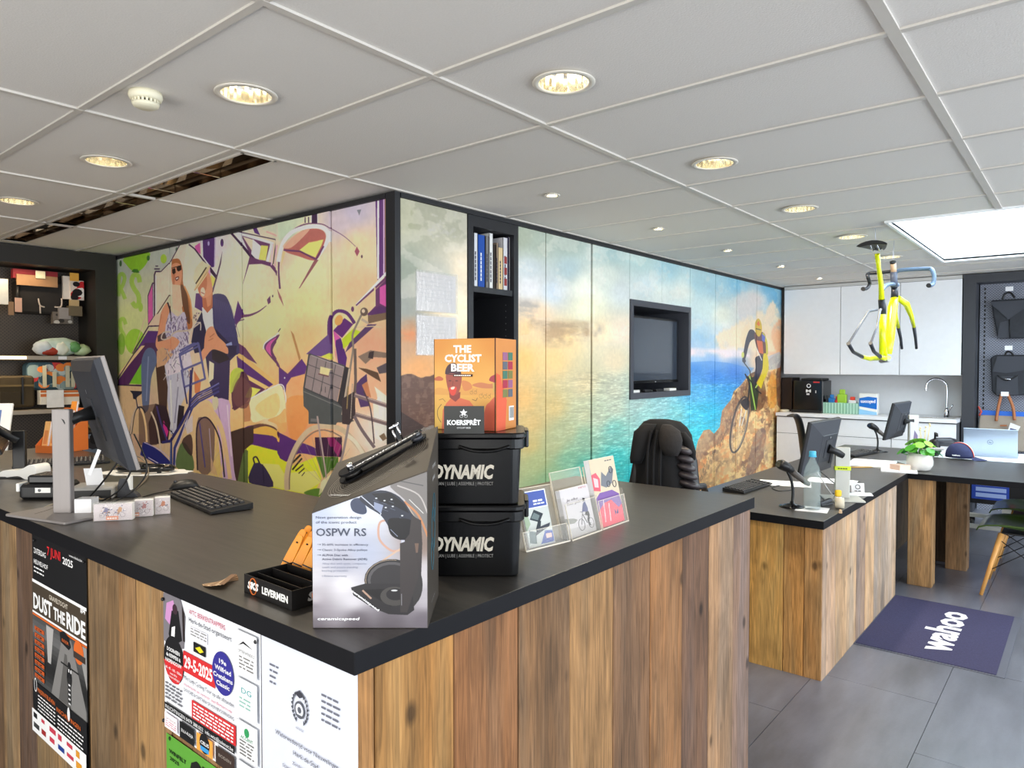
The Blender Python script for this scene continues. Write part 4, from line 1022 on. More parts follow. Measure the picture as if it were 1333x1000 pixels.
t = thing('corner_post', 'black corner post between the two mural cabinets', 'post', (XL, YR, 0))
MB().box(-0.012, -0.006, 0, 0.026, 0.068, CEIL - 0.001).build('post_profile', M_FRAME, t)

t = thing('seascape_cabinet', 'tall built-in cabinet wall printed with a sunset sea and mountain biker', 'cabinet', (5.5, YR, 0))
def loc_r(mb): mb.M = Matrix.Translation((-5.5, -YR, 0)); return mb
uvr = lambda c: ((c.x + 5.5 - XL) / 6.058, (c.z - ZB) / 2.317)
XE = 8.60
seams = [XL + 0.03, 3.10, 3.575, 3.88, 4.46, 5.01, 6.11, 6.68, 7.22, 7.79, XE]
for i in range(len(seams) - 1):
    a, b = seams[i], seams[i + 1]
    if a == 3.10: continue
    g = 0.022 if b == 4.46 else 0.0045
    if a == 5.01:
        for z0, z1, q in ((2.035, MT, 1), (0.1, 1.225, 0)):
            cuts = [a, 5.56, b] if q else [a, b]
            for k in range(len(cuts) - 1):
                loc_r(MB()).box(cuts[k] + 0.002, YR, z0, cuts[k + 1] - 0.002, YR + 0.02, z1).build('door', MURAL_R, t, uv=uvr)
        continue
    loc_r(MB()).box(a + 0.0045, YR, 0.1, b - g, YR + 0.02, MT).build('door', MURAL_R, t, uv=uvr)
mb = loc_r(MB())
mb.box(XL + 0.03, YR - 0.010, MT + 0.002, XE, YR + 0.5, CEIL - 0.002)
mb.box(XL + 0.03, YR + 0.03, 0, XE, YR + 0.5, 0.1)
mb.box(XL + 0.07, YR + 0.021, 0.1, 3.10, YR + 0.5, MT)
mb.box(3.575, YR + 0.021, 0.1, 5.01, YR + 0.5, MT)
mb.box(6.11, YR + 0.021, 0.1, XE, YR + 0.5, MT)
mb.box(5.01, YR + 0.021, 0.1, 6.11, YR + 0.5, 1.225)
mb.box(5.01, YR + 0.021, 2.035, 6.11, YR + 0.5, MT)
mb.box(5.01, YR + 0.45, 1.225, 6.11, YR + 0.5, 2.035)
mb.build('carcass', M_FRAME, t)
# open book niche
mb = loc_r(MB())
mb.box(3.10, YR - 0.006, 0.1, 3.145, YR + 0.4, MT).box(3.53, YR - 0.006, 0.1, 3.575, YR + 0.4, MT).box(3.145, YR - 0.006, 2.335, 3.53, YR + 0.4, MT + 0.001).box(3.145, YR + 0.38, 0.1, 3.53, YR + 0.4, 2.335)
mb.build('open_niche', M_FRAME, t)
for z in (1.945, 1.35, 0.9):
    loc_r(MB()).box(3.146, YR + 0.004, z, 3.529, YR + 0.38, z + 0.035).build('shelf', M_FRAME, t)
mb = loc_r(MB())
for k in range(12): mb.box(3.5285, YR + 0.06, 1.45 + k * 0.04, 3.5295, YR + 0.064, 1.454 + k * 0.04)
mb.build('shelf_pin_holes', mat('pin_hole_grey', (150, 150, 150), 0.5), t, kind='stuff')
# TV niche frame
mb = loc_r(MB())
mb.box(5.01, YR - 0.012, 1.225, 5.055, YR + 0.45, 2.035).box(6.065, YR - 0.012, 1.225, 6.11, YR + 0.45, 2.035).box(5.055, YR - 0.012, 1.985, 6.065, YR + 0.45, 2.035).box(5.055, YR - 0.012, 1.225, 6.065, YR + 0.45, 1.275)
mb.build('screen_niche', mat('graphite_frame', (74, 76, 84), 0.4), t)

# books: (px left, px right, top px, colour, label)
bk = [(617, 622, 303, (226, 228, 232), 'thin white book at the left end of the niche'), (622, 631.5, 305, (38, 82, 168), 'blue book in the cabinet niche'), (632, 637, 307, (120, 118, 116), 'grey book between the blue and the tall white one'),
      (637, 642, 300, (232, 232, 228), 'tallest white book in the niche'), (642, 646, 318, (50, 40, 34), 'dark brown book in the niche'), (646, 649, 316, (150, 130, 110), 'narrow tan book in the niche'), (648.5, 655, 322, (222, 196, 150), 'short cream book in the niche'),
      (655, 661, 309, (220, 218, 222), 'pale book with red blocks on its spine'), (661, 664.5, 306, (70, 66, 88), 'slim violet-grey book in the niche'), (664.5, 669, 307, (232, 226, 220), 'white book leaning at the right end of the niche')]
for a, b, tp, c, lab in bk:
    yy = YR + 0.03
    xa, xb = at(a, 340, y=yy).x, at(b, 340, y=yy).x - 0.002
    zt = min(at(a, tp, y=yy).z, 2.325)
    t = thing('book', lab, 'book', ((xa + xb) / 2, yy, 1.981), 0, 'books in the cabinet niche')
    w, h = (min(xb, 3.527) - xa) / 2, zt - 1.981
    t.location.x = xa + w
    MB().box(-w, 0, 0, -w + 0.003, 0.2, h).box(w - 0.003, 0, 0, w, 0.2, h).box(-w, 0, 0, w, 0.003, h).build('cover', paper(c), t)
    MB().box(-w + 0.003, 0.004, 0.003, w - 0.003, 0.195, h - 0.004).build('pages', M_PAPER, t)
    if c[0] > 100 or c[2] > 150:
        q = MB(frame((0, -0.0006, 0.02), (0, 0, 1), (1, 0, 0)))
        ink = (245, 245, 250) if c[2] == 168 else (50, 50, 70)
        q.bars(7, 0.02, -0.008, min(0.014, w), h * 0.55)
        if 'red blocks' in lab:
            for k in range(3): q.box(0.01 + k * 0.07, -0.012, -0.001, 0.055 + k * 0.07, 0.014, 0.0004, 1)
        q.build('spine_print', [paper(ink), paper((150, 60, 60))], t)
t = thing('book', 'cream book standing on the lower niche shelf behind the orange box', 'book', (3.165, YR + 0.05, 1.386), 0)
MB().box(-0.014, 0, 0, 0.014, 0.2, 0.24).build('cover', paper((236, 196, 120)), t)

# taped paper sheets in plastic sleeves on the first sea panel
for k, (z0, z1, lab) in enumerate(((1.80, 2.03, 'upper paper table in a plastic sleeve on the sea cabinet door'), (1.555, 1.79, 'lower paper table in a plastic sleeve, above the orange box'))):
    t = thing('paper_sleeve', lab, 'paper sheet', (2.675, YR - 0.0025, z0), 0, 'sheets taped to the cabinet door')
    q = MB(frame((0, 0, 0), (1, 0, 0), (0, 0, 1)))
    w, h = 0.335, z1 - z0
    q.box(0.012, 0.006, 0, w - 0.015, h - 0.012, 0.001)
    q.build('sheet', mat('sleeve_paper', (226, 220, 216), 0.4), t)
    q = MB(frame((0, -0.0012, 0), (1, 0, 0), (0, 0, 1)))
    for i in range(7): q.box(0.03, 0.06 + i * 0.022, 0, w - 0.04, 0.0612 + i * 0.022, 0.0003)
    for i in range(6): q.box(0.03 + i * 0.05, 0.06, 0, 0.0312 + i * 0.05, h - 0.03, 0.0003)
    q.build('table_print', paper((170, 166, 170)), t)
    MB(frame((0, 0, 0), (1, 0, 0), (0, 0, 1))).box(0, 0, 0.0022, w, h, 0.0026).build('plastic_sleeve', mat('clear_sleeve', (250, 250, 250), 0.18, trans=0.85, alpha=0.35, bump=0.6, scale=30), t)

# television in the niche
t = thing('television', 'black flat television in the niche of the sea cabinet', 'television', (5.55, YR + 0.06, 1.32))
MB().rbox(-0.46, 0.012, 0.03, 0.46, 0.05, 0.60, 0.006).build('body', M_BLACK, t)
MB(frame((0, 0.0115, 0), (1, 0, 0), (0, 0, 1))).box(-0.44, 0.055, 0, 0.44, 0.58, 0.001).build('screen', mat('tv_screen', (58, 66, 78), 0.16, coat=0.4), t)
q = MB(frame((0, 0.0115, 0), (1, 0, 0), (0, 0, 1))); q.box(-0.46, 0.03, 0, 0.46, 0.05, 0.004); q.bars(1, 0.02, 0.036, 0.007, 0.02, z=0.0045, m=1)
q.build('bottom_bezel', [M_BLACKG, paper((200, 200, 205))], t)
MB().box(-0.05, 0.05, 0.2, 0.05, 0.38, 0.4).build('wall_bracket', M_BLACK, t)
for xx, w, c, lab, nm in ((5.13, 0.10, (236, 236, 232), 'white box at the left under the television', 'white_box'), (5.78, 0.13, (236, 236, 232), 'white box at the right under the television', 'white_box')):
    MB().rbox(-w / 2, 0, 0, w / 2, 0.06, 0.022, 0.004).build(nm, M_WHITE, loc=(xx + 0.02, YR + 0.01, 1.276), label=lab, cat='box')
for xx, lab in ((5.36, 'left remote control under the television'), (5.56, 'right remote control under the television')):
    t = thing('remote_control', lab, 'remote control', (xx, YR + 0.03, 1.276), 0.1)
    MB().rbox(-0.08, -0.02, 0, 0.08, 0.02, 0.018, 0.008).build('body', M_BLACK, t)
    q = MB()
    for i in range(6): q.box(-0.065 + i * 0.02, -0.010, 0.018, -0.055 + i * 0.02, 0.010, 0.020)
    q.build('buttons', mat('grey_rubber', (90, 90, 96), 0.6), t, kind='stuff')
# ================================================================ COUNTERS
H1, H2 = 1.015, 0.77
UP = Vector((0, 0, 1))


def vec(p, z=None):
    return Vector((p[0], p[1], p[2] if z is None else z))


def on_plane(px, py, P0, N):
    d = ray(px, py)
    return EYE + d * ((Vector(P0) - EYE).dot(N) / d.dot(N))


def plank(parent, M, w, z0, z1, c, org, thick=0.02, proud=0.0):
    """one upright board; M gives its lower left corner, x along the front, z outwards"""
    mb = MB()
    j = random.uniform(-0.0015, 0.0015) + proud
    mb.rbox(0.0012, -thick, 0, w - 0.0012, j, z1 - z0, 0.0022, 1)
    o = mb.build('plank', WOOD, parent, color=c)
    o.matrix_local = M
    return o


def plank_row(parent, org, p0, dirv, cuts, z0, z1, cols):
    """boards between the distances `cuts` from p0 along dirv; local y of every board points into the counter"""
    ux = Vector(dirv).normalized()
    uz = UP
    uy = uz.cross(ux)
    for i in range(len(cuts) - 1):
        o = Vector(p0) + ux * cuts[i]
        o.z = z0
        M = Matrix.Translation(-Vector(org)) @ frame(o, ux, -uy, uz)
        M = Matrix.Translation(-Vector(org)) @ Matrix(((ux.x, uy.x, 0, o.x), (ux.y, uy.y, 0, o.y), (0, 0, 1, o.z), (0, 0, 0, 1)))
        w = cuts[i + 1] - cuts[i]
        mb = MB()
        j = random.uniform(-0.0015, 0.0015)
        mb.rbox(0.0013, j, 0, w - 0.0013, 0.02, z1 - z0, 0.002, 1)
        b = mb.build('plank', WOOD, parent, color=cols[i % len(cols)])
        b.matrix_local = M


C1O = (1.6, 1.3, 0)
c1 = thing('front_counter', 'tall front counter of reclaimed upright planks with a black worktop', 'counter', C1O)
wt = MB(Matrix.Translation((-C1O[0], -C1O[1], 0)))
wt.prism([(0.745, 0.955), (2.575, 0.955), (2.575, 1.75), (1.56, 1.75), (1.56, 4.8), (0.745, 4.8)], H1 - 0.04, H1)
wt.mi = [0] * 2 + [1] * (len(wt.mi) - 2); wt.build('worktop', [M_TOP, M_EDGE], c1, bevel=0.0015)
YF1, XF1 = 0.966, 0.757
pxr = [470, 487.5, 591, 675, 741.7, 798.4, 846, 887.5, 922, 953.5, 973.6]
xr = [XF1] + [at(p, 850, y=YF1).x for p in pxr[1:-1]] + [2.562]
cr = [tuple(int(v * k) for v, k in zip(c, (0.90, 0.90, 0.92))) for c in [(198, 142, 82), (206, 146, 78), (172, 116, 70), (158, 116, 76), (190, 144, 92), (150, 110, 76), (178, 124, 74), (136, 100, 74), (196, 152, 108), (166, 130, 104)]]
plank_row(c1, C1O, (0, YF1, 0), (1, 0, 0), xr, 0.0, H1 - 0.041, cr)
pxl = [-120, -60, 4, 24, 46, 84, 117, 155, 177, 198.5, 222, 249, 285, 311, 345, 400, 440]
yl_ = sorted([at(p, 850, x=XF1).y for p in pxl] + [0.968, 4.4, 3.9], reverse=True)
cl = [tuple(int(v * k) for v, k in zip(c, (0.90, 0.90, 0.92))) for c in [(170, 130, 90), (150, 116, 82), (160, 124, 86), (150, 116, 82), (176, 140, 96), (122, 94, 72), (184, 146, 96), (164, 128, 86), (150, 118, 80), (180, 136, 86), (192, 148, 94), (196, 152, 98), (184, 134, 82), (176, 130, 82), (190, 146, 96), (160, 120, 80), (182, 136, 84)]]
plank_row(c1, C1O, (XF1, 4.4, 0), (0, -1, 0), [4.4 - y for y in yl_ if y <= 4.4], 0.0, H1 - 0.041, cl)
ib = MB(Matrix.Translation((-C1O[0], -C1O[1], 0)))
ib.box(0.78, 0.99, 0.0, 2.55, 1.06, H1 - 0.042).box(0.78, 1.06, 0, 0.84, 4.35, H1 - 0.042).box(2.50, 1.06, 0, 2.55, 1.70, H1 - 0.042).box(1.0, 1.62, 0.0, 1.5, 1.66, H1 - 0.042).box(1.46, 1.8, 0, 1.5, 4.3, H1 - 0.042)
ib.build('inner_body', M_FRAME, c1)

C2O = (5.0, 1.2, 0)
c2 = thing('service_desk', 'lower service desk of pale planks whose black top turns into a table', 'desk', C2O)
wt = MB(Matrix.Translation((-C2O[0], -C2O[1], 0)))
wt.prism([(3.47, 0.96), (5.42, 0.96), (5.42, 0.17), (6.5, 0.17), (6.5, 1.0), (7.0, 1.0), (7.0, 1.76), (3.47, 1.76)], H2 - 0.04, H2)
wt.mi = [0] * 2 + [1] * (len(wt.mi) - 2); wt.build('worktop', [M_TOP, M_EDGE], c2, bevel=0.0015)
YF2, XF2 = 0.972, 3.50
yn = [YF2, at(1046, 800, x=XF2).y, at(1019, 800, x=XF2).y, at(975, 800, x=XF2).y, 1.55, 1.74]
plank_row(c2, C2O, (XF2, 1.74, 0), (0, -1, 0), [1.74 - y for y in yn[::-1]], 0, H2 - 0.041, [(200, 148, 88), (212, 156, 86), (226, 168, 90), (208, 150, 84), (200, 144, 84)])
xn = [XF2] + [at(p, 760, y=YF2).x for p in (1087.5, 1100, 1114.4, 1126, 1137, 1152)] + [5.13]
plank_row(c2, C2O, (0, YF2, 0), (1, 0, 0), xn, 0, H2 - 0.041, [(200, 160, 124), (196, 158, 118), (206, 168, 128), (168, 140, 118), (212, 170, 126), (180, 154, 128), (204, 172, 140)])
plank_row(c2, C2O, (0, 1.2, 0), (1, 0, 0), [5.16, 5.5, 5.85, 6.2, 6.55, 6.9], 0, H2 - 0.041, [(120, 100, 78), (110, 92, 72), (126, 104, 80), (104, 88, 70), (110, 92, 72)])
ib = MB(Matrix.Translation((-C2O[0], -C2O[1], 0)))
ib.box(3.525, 1.0, 0, 3.57, 1.7, H2 - 0.042).box(3.57, 1.0, 0, 5.10, 1.05, H2 - 0.042).box(5.08, 1.05, 0, 5.12, 1.7, H2 - 0.042).box(6.85, 1.05, 0, 6.9, 1.18, H2 - 0.042)
ib.build('inner_body', M_FRAME, c2)
for i, (x0, y0, x1, y1, c) in enumerate(((5.45, 0.815, 5.58, 0.962, (196, 150, 98)), (6.05, 0.685, 6.18, 0.82, (160, 120, 80)), (6.24, 0.84, 6.36, 0.97, (90, 72, 54)), (6.03, 0.19, 6.11, 0.27, (186, 142, 94)))):
    MB(Matrix.Translation((-(x0 + x1) / 2, -(y0 + y1) / 2, 0))).rbox(x0, y0, 0, x1, y1, H2 - 0.041, 0.004, 2).build('leg', WOOD, c2, loc=((x0 + x1) / 2 - C2O[0], (y0 + y1) / 2 - C2O[1], 0), color=c)

# ---------------------------------------------------------------- posters pinned to the front counter
def face_l(y, z): return frame((XF1 - 0.0028, y, z), (0, -1, 0), (0, 0, 1))


class Poster:
    """flat printed sheet; design coordinates run 0..1 across and 0..1 down"""
    def __init__(s, nm, lab, y0, y1, zt, zb, bg=(240, 240, 242), grp='posters pinned to the counter', curl=0.0):
        s.W, s.H = y0 - y1, zt - zb
        s.t = thing(nm, lab, 'poster', (XF1 - 0.003, (y0 + y1) / 2, zb), 0, grp)
        s.F = frame((0, s.W / 2, 0), (0, -1, 0), (0, 0, 1))
        q = MB(s.F)
        n = 10                                              # the lower edge stands a little off the boards
        q.loft([[(s.W * i / n, yy, off) for i in range(n + 1)] for yy, off in ((s.H, 0.0003), (s.H * 0.5, 0.0006), (0, 0.0012 + curl))], False, False, closed=False)
        q.build('sheet', paper(bg), s.t)
        s.layers = {}
        s.k = 0

    def L(s, c):
        s.k += 1
        c = tuple(c)
        if c not in s.layers: s.layers[c] = MB(s.F)
        s.z = 0.0016 + 0.00004 * s.k
        return s.layers[c]

    def rect(s, x0, y0, x1, y1, c):
        q = s.L(c); q.poly([(x0 * s.W, (1 - y1) * s.H, s.z), (x1 * s.W, (1 - y1) * s.H, s.z), (x1 * s.W, (1 - y0) * s.H, s.z), (x0 * s.W, (1 - y0) * s.H, s.z)])

    def poly(s, pts, c):
        q = s.L(c); pp = [(x * s.W, (1 - y) * s.H, s.z) for x, y in pts]
        a = sum(pp[i][0] * pp[(i + 1) % len(pp)][1] - pp[(i + 1) % len(pp)][0] * pp[i][1] for i in range(len(pp)))
        q.poly(pp if a > 0 else pp[::-1])

    def disc(s, cx, cy, r, c, ry=None, n=28):
        s.poly([(cx + r / s.W * cos(2 * pi * i / n), cy + (ry or r) / s.H * sin(2 * pi * i / n)) for i in range(n)], c)

    def text(s, t, x, y, h, w=None, c=(20, 20, 20), align='L', bold=0.0, shear=0.0):
        q = s.L(c); q.text(t, x * s.W, (1 - y) * s.H, h * s.H, None if w is None else w * s.W, z=s.z, bold=bold, align=align, shear=shear)

    def lines(s, x0, y0, x1, n, dy, c, h=0.35, seed=1, words=True):      # tiny running text as word-like bars
        r = random.Random(seed)
        for i in range(n):
            x = x0
            while x < x1 - 0.01:
                w = min(r.uniform(0.02, 0.07), x1 - x)
                s.rect(x, y0 + i * dy, x + w, y0 + i * dy + dy * h, c); x += w + 0.012

    def done(s):
        cs = list(s.layers)
        q = MB()
        for i, c in enumerate(cs):
            m = s.layers[c]; k = len(q.v)
            q.v += m.v; q.f += [tuple(k + a for a in f) for f in m.f]; q.mi += [i] * len(m.f); q.sm += m.sm
        q.build('print', [paper(c) for c in cs], s.t)
        return s.t


BK, WHT, RED, ORG, GRY, NAVY = (22, 22, 24), (240, 240, 240), (206, 44, 48), (214, 104, 40), (120, 118, 116), (36, 44, 110)
yy = lambda p: at(p, 850, x=XF1).y
zz = lambda px, py: at(px, py, x=XF1).z
p = Poster('event_poster', 'black gravel ride poster reading DUST THE RIDE on the left planks', yy(46), yy(116), 0.972, zz(50, 948) - 0.005, BK)
p.text('ZATERDAG', 0.04, 0.092, 0.026, 0.24, WHT, bold=0.01); p.text('7 JUNI', 0.31, 0.072, 0.042, 0.25, RED, bold=0.02); p.text('2025', 0.60, 0.078, 0.032, 0.18, WHT, bold=0.02)
p.text('HEUVELHOF', 0.04, 0.145, 0.022, 0.28, WHT, bold=0.01); p.lines(0.04, 0.16, 0.24, 2, 0.02, WHT); p.text('www.ridedust.be', 0.72, 0.03, 0.012, 0.22, WHT)
p.rect(0, 0.228, 1, 0.243, WHT); p.rect(0, 0.243, 1, 0.388, (70, 60, 48)); p.text('GRAVELTOCHT', 0.34, 0.284, 0.022, 0.34, (214, 204, 188), bold=0.01); p.text('#4', 0.90, 0.26, 0.024, 0.08, WHT, bold=0.02)
for w, x, ww in (('DUST', 0.02, 0.37), ('THE', 0.42, 0.21), ('RIDE', 0.66, 0.32)): p.text(w, x, 0.372 if w != 'THE' else 0.366, 0.074 if w != 'THE' else 0.056, ww, WHT, bold=0.035)
p.rect(0, 0.388, 1, 0.398, WHT); p.rect(0, 0.400, 1, 0.410, ORG)
for i in range(15): p.rect(0, 0.412 + i * 0.022, 1, 0.412 + (i + 1) * 0.0221, tuple(int(58 + 26 * sin(i * 0.5) + (20 if i < 4 else 0)) for _ in range(3)))
p.poly([(0.36, 0.74), (0.58, 0.43), (0.74, 0.42), (0.98, 0.70), (0.98, 0.75)], (128, 126, 124)); p.poly([(0.5, 0.74), (0.62, 0.5), (0.66, 0.5), (0.72, 0.74)], (92, 90, 88)); p.poly([(0.28, 0.42), (0.42, 0.42), (0.36, 0.6), (0.3, 0.6)], (176, 174, 172)); p.poly([(0.85, 0.41), (1, 0.41), (1, 0.6)], (150, 148, 146))
p.disc(0.70, 0.545, 0.012, BK); p.disc(0.70, 0.60, 0.02, BK, 0.03); p.rect(0.55, 0.548, 0.86, 0.556, (30, 30, 30)); p.rect(0.67, 0.60, 0.73, 0.72, (40, 40, 40)); p.rect(0.685, 0.56, 0.70, 0.575, WHT); p.rect(0.72, 0.56, 0.735, 0.575, WHT)
for i in range(5): p.rect(0.682, 0.63 + i * 0.022, 0.715, 0.638 + i * 0.022, (220, 220, 220))
p.poly([(0.54, 0.41), (0.62, 0.395), (0.70, 0.41), (0.74, 0.45), (0.70, 0.47), (0.55, 0.455)], BK); p.disc(0.87, 0.45, 0.036, ORG, 0.034); p.rect(0.78, 0.455, 0.98, 0.485, (60, 50, 44)); p.text('BEER', 0.58, 0.448, 0.014, 0.12, ORG)
for i in range(8): p.rect(0.05, 0.46 + i * 0.034, 0.24, 0.479 + i * 0.034, (196, 88, 36)); p.text('%d KM' % (30 + 15 * i), 0.07, 0.476 + i * 0.034, 0.012, 0.12, BK, bold=0.01); p.lines(0.05, 0.482 + i * 0.034, 0.24, 1, 0.012, GRY, seed=i)
p.rect(0, 0.742, 1, 0.885, BK)
p.disc(0.06, 0.76, 0.012, WHT, 0.022); p.disc(0.06, 0.76, 0.009, BK, 0.018)
p.text('PRIJSENTELEVEN', 0.10, 0.785, 0.02, 0.34, ORG, bold=0.01); p.lines(0.11, 0.80, 0.45, 5, 0.017, WHT, seed=3); p.text('INSCHRIJVINGEN', 0.48, 0.80, 0.02, 0.42, ORG, bold=0.01); p.lines(0.50, 0.815, 0.95, 4, 0.018, WHT, seed=5); p.text('MEER INFO', 0.11, 0.905, 0.016, 0.26, ORG); p.disc(0.71, 0.765, 0.010, WHT, 0.02)
p.rect(0, 0.885, 1, 1, WHT)
r = random.Random(3)
for i in range(6):
    for j in range(2): p.rect(0.03 + i * 0.16, 0.9 + j * 0.05, 0.03 + i * 0.16 + r.uniform(0.06, 0.12), 0.918 + j * 0.05 + r.uniform(0, 0.015), r.choice([(30, 60, 140), (160, 40, 40), BK, (220, 150, 40), (60, 60, 60), (20, 110, 60), (200, 60, 80)]))
p.done()

p = Poster('event_poster', 'white club poster with red date 29-5-2025 and a blue Classic disc', yy(216), yy(341.5), 0.974, zz(218, 940) - 0.01, (238, 240, 246))
p.poly([(0, 0.03), (0.02, 0), (0.20, 0), (0.26, 0.12), (0.24, 0.35), (0.1, 0.40), (0, 0.36)], (120, 116, 122)); p.poly([(0.04, 0.08), (0.12, 0.04), (0.16, 0.14), (0.10, 0.24), (0.02, 0.2)], (196, 140, 190)); p.poly([(0.10, 0.12), (0.18, 0.10), (0.22, 0.30), (0.10, 0.38), (0.06, 0.3)], BK); p.disc(0.14, 0.10, 0.012, (60, 40, 50)); p.poly([(0.22, 0.05), (0.25, 0.10), (0.25, 0.3), (0.23, 0.3)], (40, 30, 30)); p.poly([(0.1, 0.24), (0.14, 0.22), (0.13, 0.32), (0.09, 0.32)], WHT)
p.disc(0.12, 0.47, 0.05, BK, 0.055); p.poly([(0.0, 0.5), (0.23, 0.48), (0.22, 0.56), (0.17, 0.63), (0.11, 0.64), (0.04, 0.60)], RED)
for i, w in enumerate(('DOORHEEN', 'de KEMPEN &', 'HASPENGOUW')): p.text(w, 0.115, 0.42 + i * 0.042, 0.026, 0.15 + i * 0.02, WHT, 'C', 0.02)
p.text('60 - 85 - 105 - 130km', 0.115, 0.555, 0.018, 0.19, WHT, 'C', 0.01); p.text('met drie', 0.115, 0.585, 0.018, 0.08, WHT, 'C'); p.text('bevoorradingen', 0.115, 0.61, 0.018, 0.14, WHT, 'C')
p.text('WTC BERKENTRAPPERS', 0.30, 0.085, 0.034, 0.38, (190, 60, 90)); p.text('Herk-de-Stad organiseert', 0.30, 0.14, 0.034, 0.44, (50, 50, 60)); p.rect(0.31, 0.165, 0.5, 0.24, (222, 222, 228)); p.lines(0.32, 0.175, 0.49, 3, 0.02, GRY); p.rect(0.35, 0.262, 0.48, 0.33, BK); p.poly([(0.37, 0.30), (0.42, 0.275), (0.46, 0.30), (0.42, 0.32)], (236, 214, 40))
p.rect(0.235, 0.36, 0.575, 0.505, RED); p.text('29-5-2025', 0.245, 0.47, 0.08, 0.305, WHT, bold=0.03); p.disc(0.655, 0.375, 0.044, (52, 48, 140), 0.046)
for i, (w, ww) in enumerate((('19e', 0.07), ('Wilfried', 0.16), ('Cretskens', 0.19), ('Classic', 0.13))): p.text(w, 0.655, 0.315 + i * 0.05, 0.03, ww, WHT, 'C', 0.02)
p.text('Met Lady Cycling Tour op alle afstanden', 0.24, 0.56, 0.028, 0.52, (80, 80, 90)); p.text('Inschrijven en vertrek: zaal Berkenrode', 0.24, 0.605, 0.02, 0.5, (206, 110, 130)); p.text('DOUCHES & CAFETARIA OP HUN BEVOORRADING', 0.24, 0.645, 0.024, 0.52, (90, 90, 100)); p.lines(0.02, 0.655, 0.22, 5, 0.026, (110, 110, 116), 0.45, 4)
p.rect(0.33, 0.67, 0.78, 0.80, RED); p.lines(0.35, 0.685, 0.76, 5, 0.022, WHT, 0.5, 8); p.rect(0.02, 0.80, 0.775, 0.85, BK); p.text('INLICHTINGEN 0479 388.052  info.wtc@telenet.be', 0.03, 0.84, 0.026, 0.73, WHT)
p.rect(0.02, 0.875, 0.17, 0.985, (250, 236, 240)); p.text('GATSHOFS', 0.03, 0.92, 0.016, 0.13, GRY); p.lines(0.03, 0.93, 0.16, 3, 0.015, (200, 110, 130)); p.rect(0.20, 0.865, 0.365, 0.985, BK); p.text('BULA-RUDJA', 0.22, 0.935, 0.022, 0.13, WHT); p.rect(0.39, 0.865, 0.56, 0.985, (236, 160, 70)); p.disc(0.475, 0.915, 0.022, BK); p.text('CELIS', 0.475, 0.925, 0.022, 0.09, WHT, 'C', 0.02); p.rect(0.43, 0.94, 0.52, 0.97, (60, 150, 210)); p.rect(0.59, 0.87, 0.775, 0.99, (60, 46, 40)); p.text('BODEN', 0.62, 0.93, 0.02, 0.12, (160, 150, 140))
for x0, y0, x1, y1 in ((0.80, 0.03, 0.99, 0.30), (0.80, 0.33, 0.99, 0.57), (0.80, 0.60, 0.99, 0.84), (0.80, 0.86, 0.99, 0.995)): p.rect(x0, y0, x1, y1, (200, 202, 206)); p.rect(x0 + 0.004, y0 + 0.004, x1 - 0.004, y1 - 0.004, (240, 241, 244))
p.text('OPTIEKWENDELS', 0.82, 0.17, 0.02, 0.15, GRY); p.poly([(0.82, 0.13), (0.87, 0.09), (0.96, 0.12), (0.87, 0.105)], BK); p.lines(0.83, 0.19, 0.96, 4, 0.022, GRY, 0.4); p.text('DG', 0.85, 0.42, 0.035, 0.09, (70, 160, 160)); p.lines(0.83, 0.45, 0.95, 3, 0.025, (150, 190, 180), 0.4); p.disc(0.895, 0.66, 0.009, (50, 150, 90)); p.text('ACCENT', 0.84, 0.71, 0.022, 0.11, (50, 140, 90)); p.lines(0.83, 0.72, 0.96, 5, 0.021, GRY, 0.4, 6); p.text('SEPA', 0.86, 0.96, 0.045, 0.12, (30, 30, 30)); p.poly([(0.82, 0.96), (0.83, 0.91), (0.845, 0.93), (0.835, 0.97)], (30, 110, 60))
p.done()

p = Poster('event_poster', 'white letter-like poster with a laurel emblem beside the counter corner', yy(342.5), yy(467.5) + 0.0, 0.974, 0.46, (216, 220, 234))
for i in range(4): p.lines(0.10, 0.10 + i * 0.022, 0.20 - 0.01 * i, 1, 0.02, (110, 112, 124), 0.35, i)
for i in range(5): p.lines(0.66, 0.12 + i * 0.022, 0.84, 1, 0.02, (110, 112, 124), 0.35, 10 + i)
for s_ in (-1, 1):
    for k in range(9):
        a = radians(-60 + k * 17); cx, cy = 0.44 + s_ * 0.075 * cos(a), 0.215 - 0.045 * sin(a) * 1.2
        p.poly([(cx, cy - 0.012), (cx + s_ * 0.02, cy - 0.004), (cx, cy + 0.008)], (70, 72, 80))
p.poly([(0.40, 0.165), (0.44, 0.145), (0.48, 0.165), (0.44, 0.175)], (60, 60, 70)); p.disc(0.44, 0.218, 0.016, (90, 92, 100)); p.disc(0.44, 0.218, 0.012, (216, 220, 234)); p.disc(0.44, 0.218, 0.006, (90, 92, 100)); p.rect(0.40, 0.236, 0.48, 0.243, (90, 92, 100)); p.text('Herk-de-Stad', 0.44, 0.292, 0.008, 0.08, (110, 110, 120), 'C')
p.text('Wielerwedstrijd voor Nieuwelingen', 0.5, 0.355, 0.017, 0.66, (60, 60, 70), 'C'); p.text('Herk-de-Stad', 0.5, 0.395, 0.017, 0.26, (60, 60, 70), 'C'); p.text('Zondag 1 Juni 2025', 0.5, 0.432, 0.012, 0.28, (80, 80, 90), 'C'); p.text('Start 14u00 aan de Sportlaan', 0.5, 0.462, 0.012, 0.5, (80, 80, 90), 'C')
p.lines(0.15, 0.55, 0.85, 8, 0.04, (120, 122, 132), 0.3, 20)
p.done()

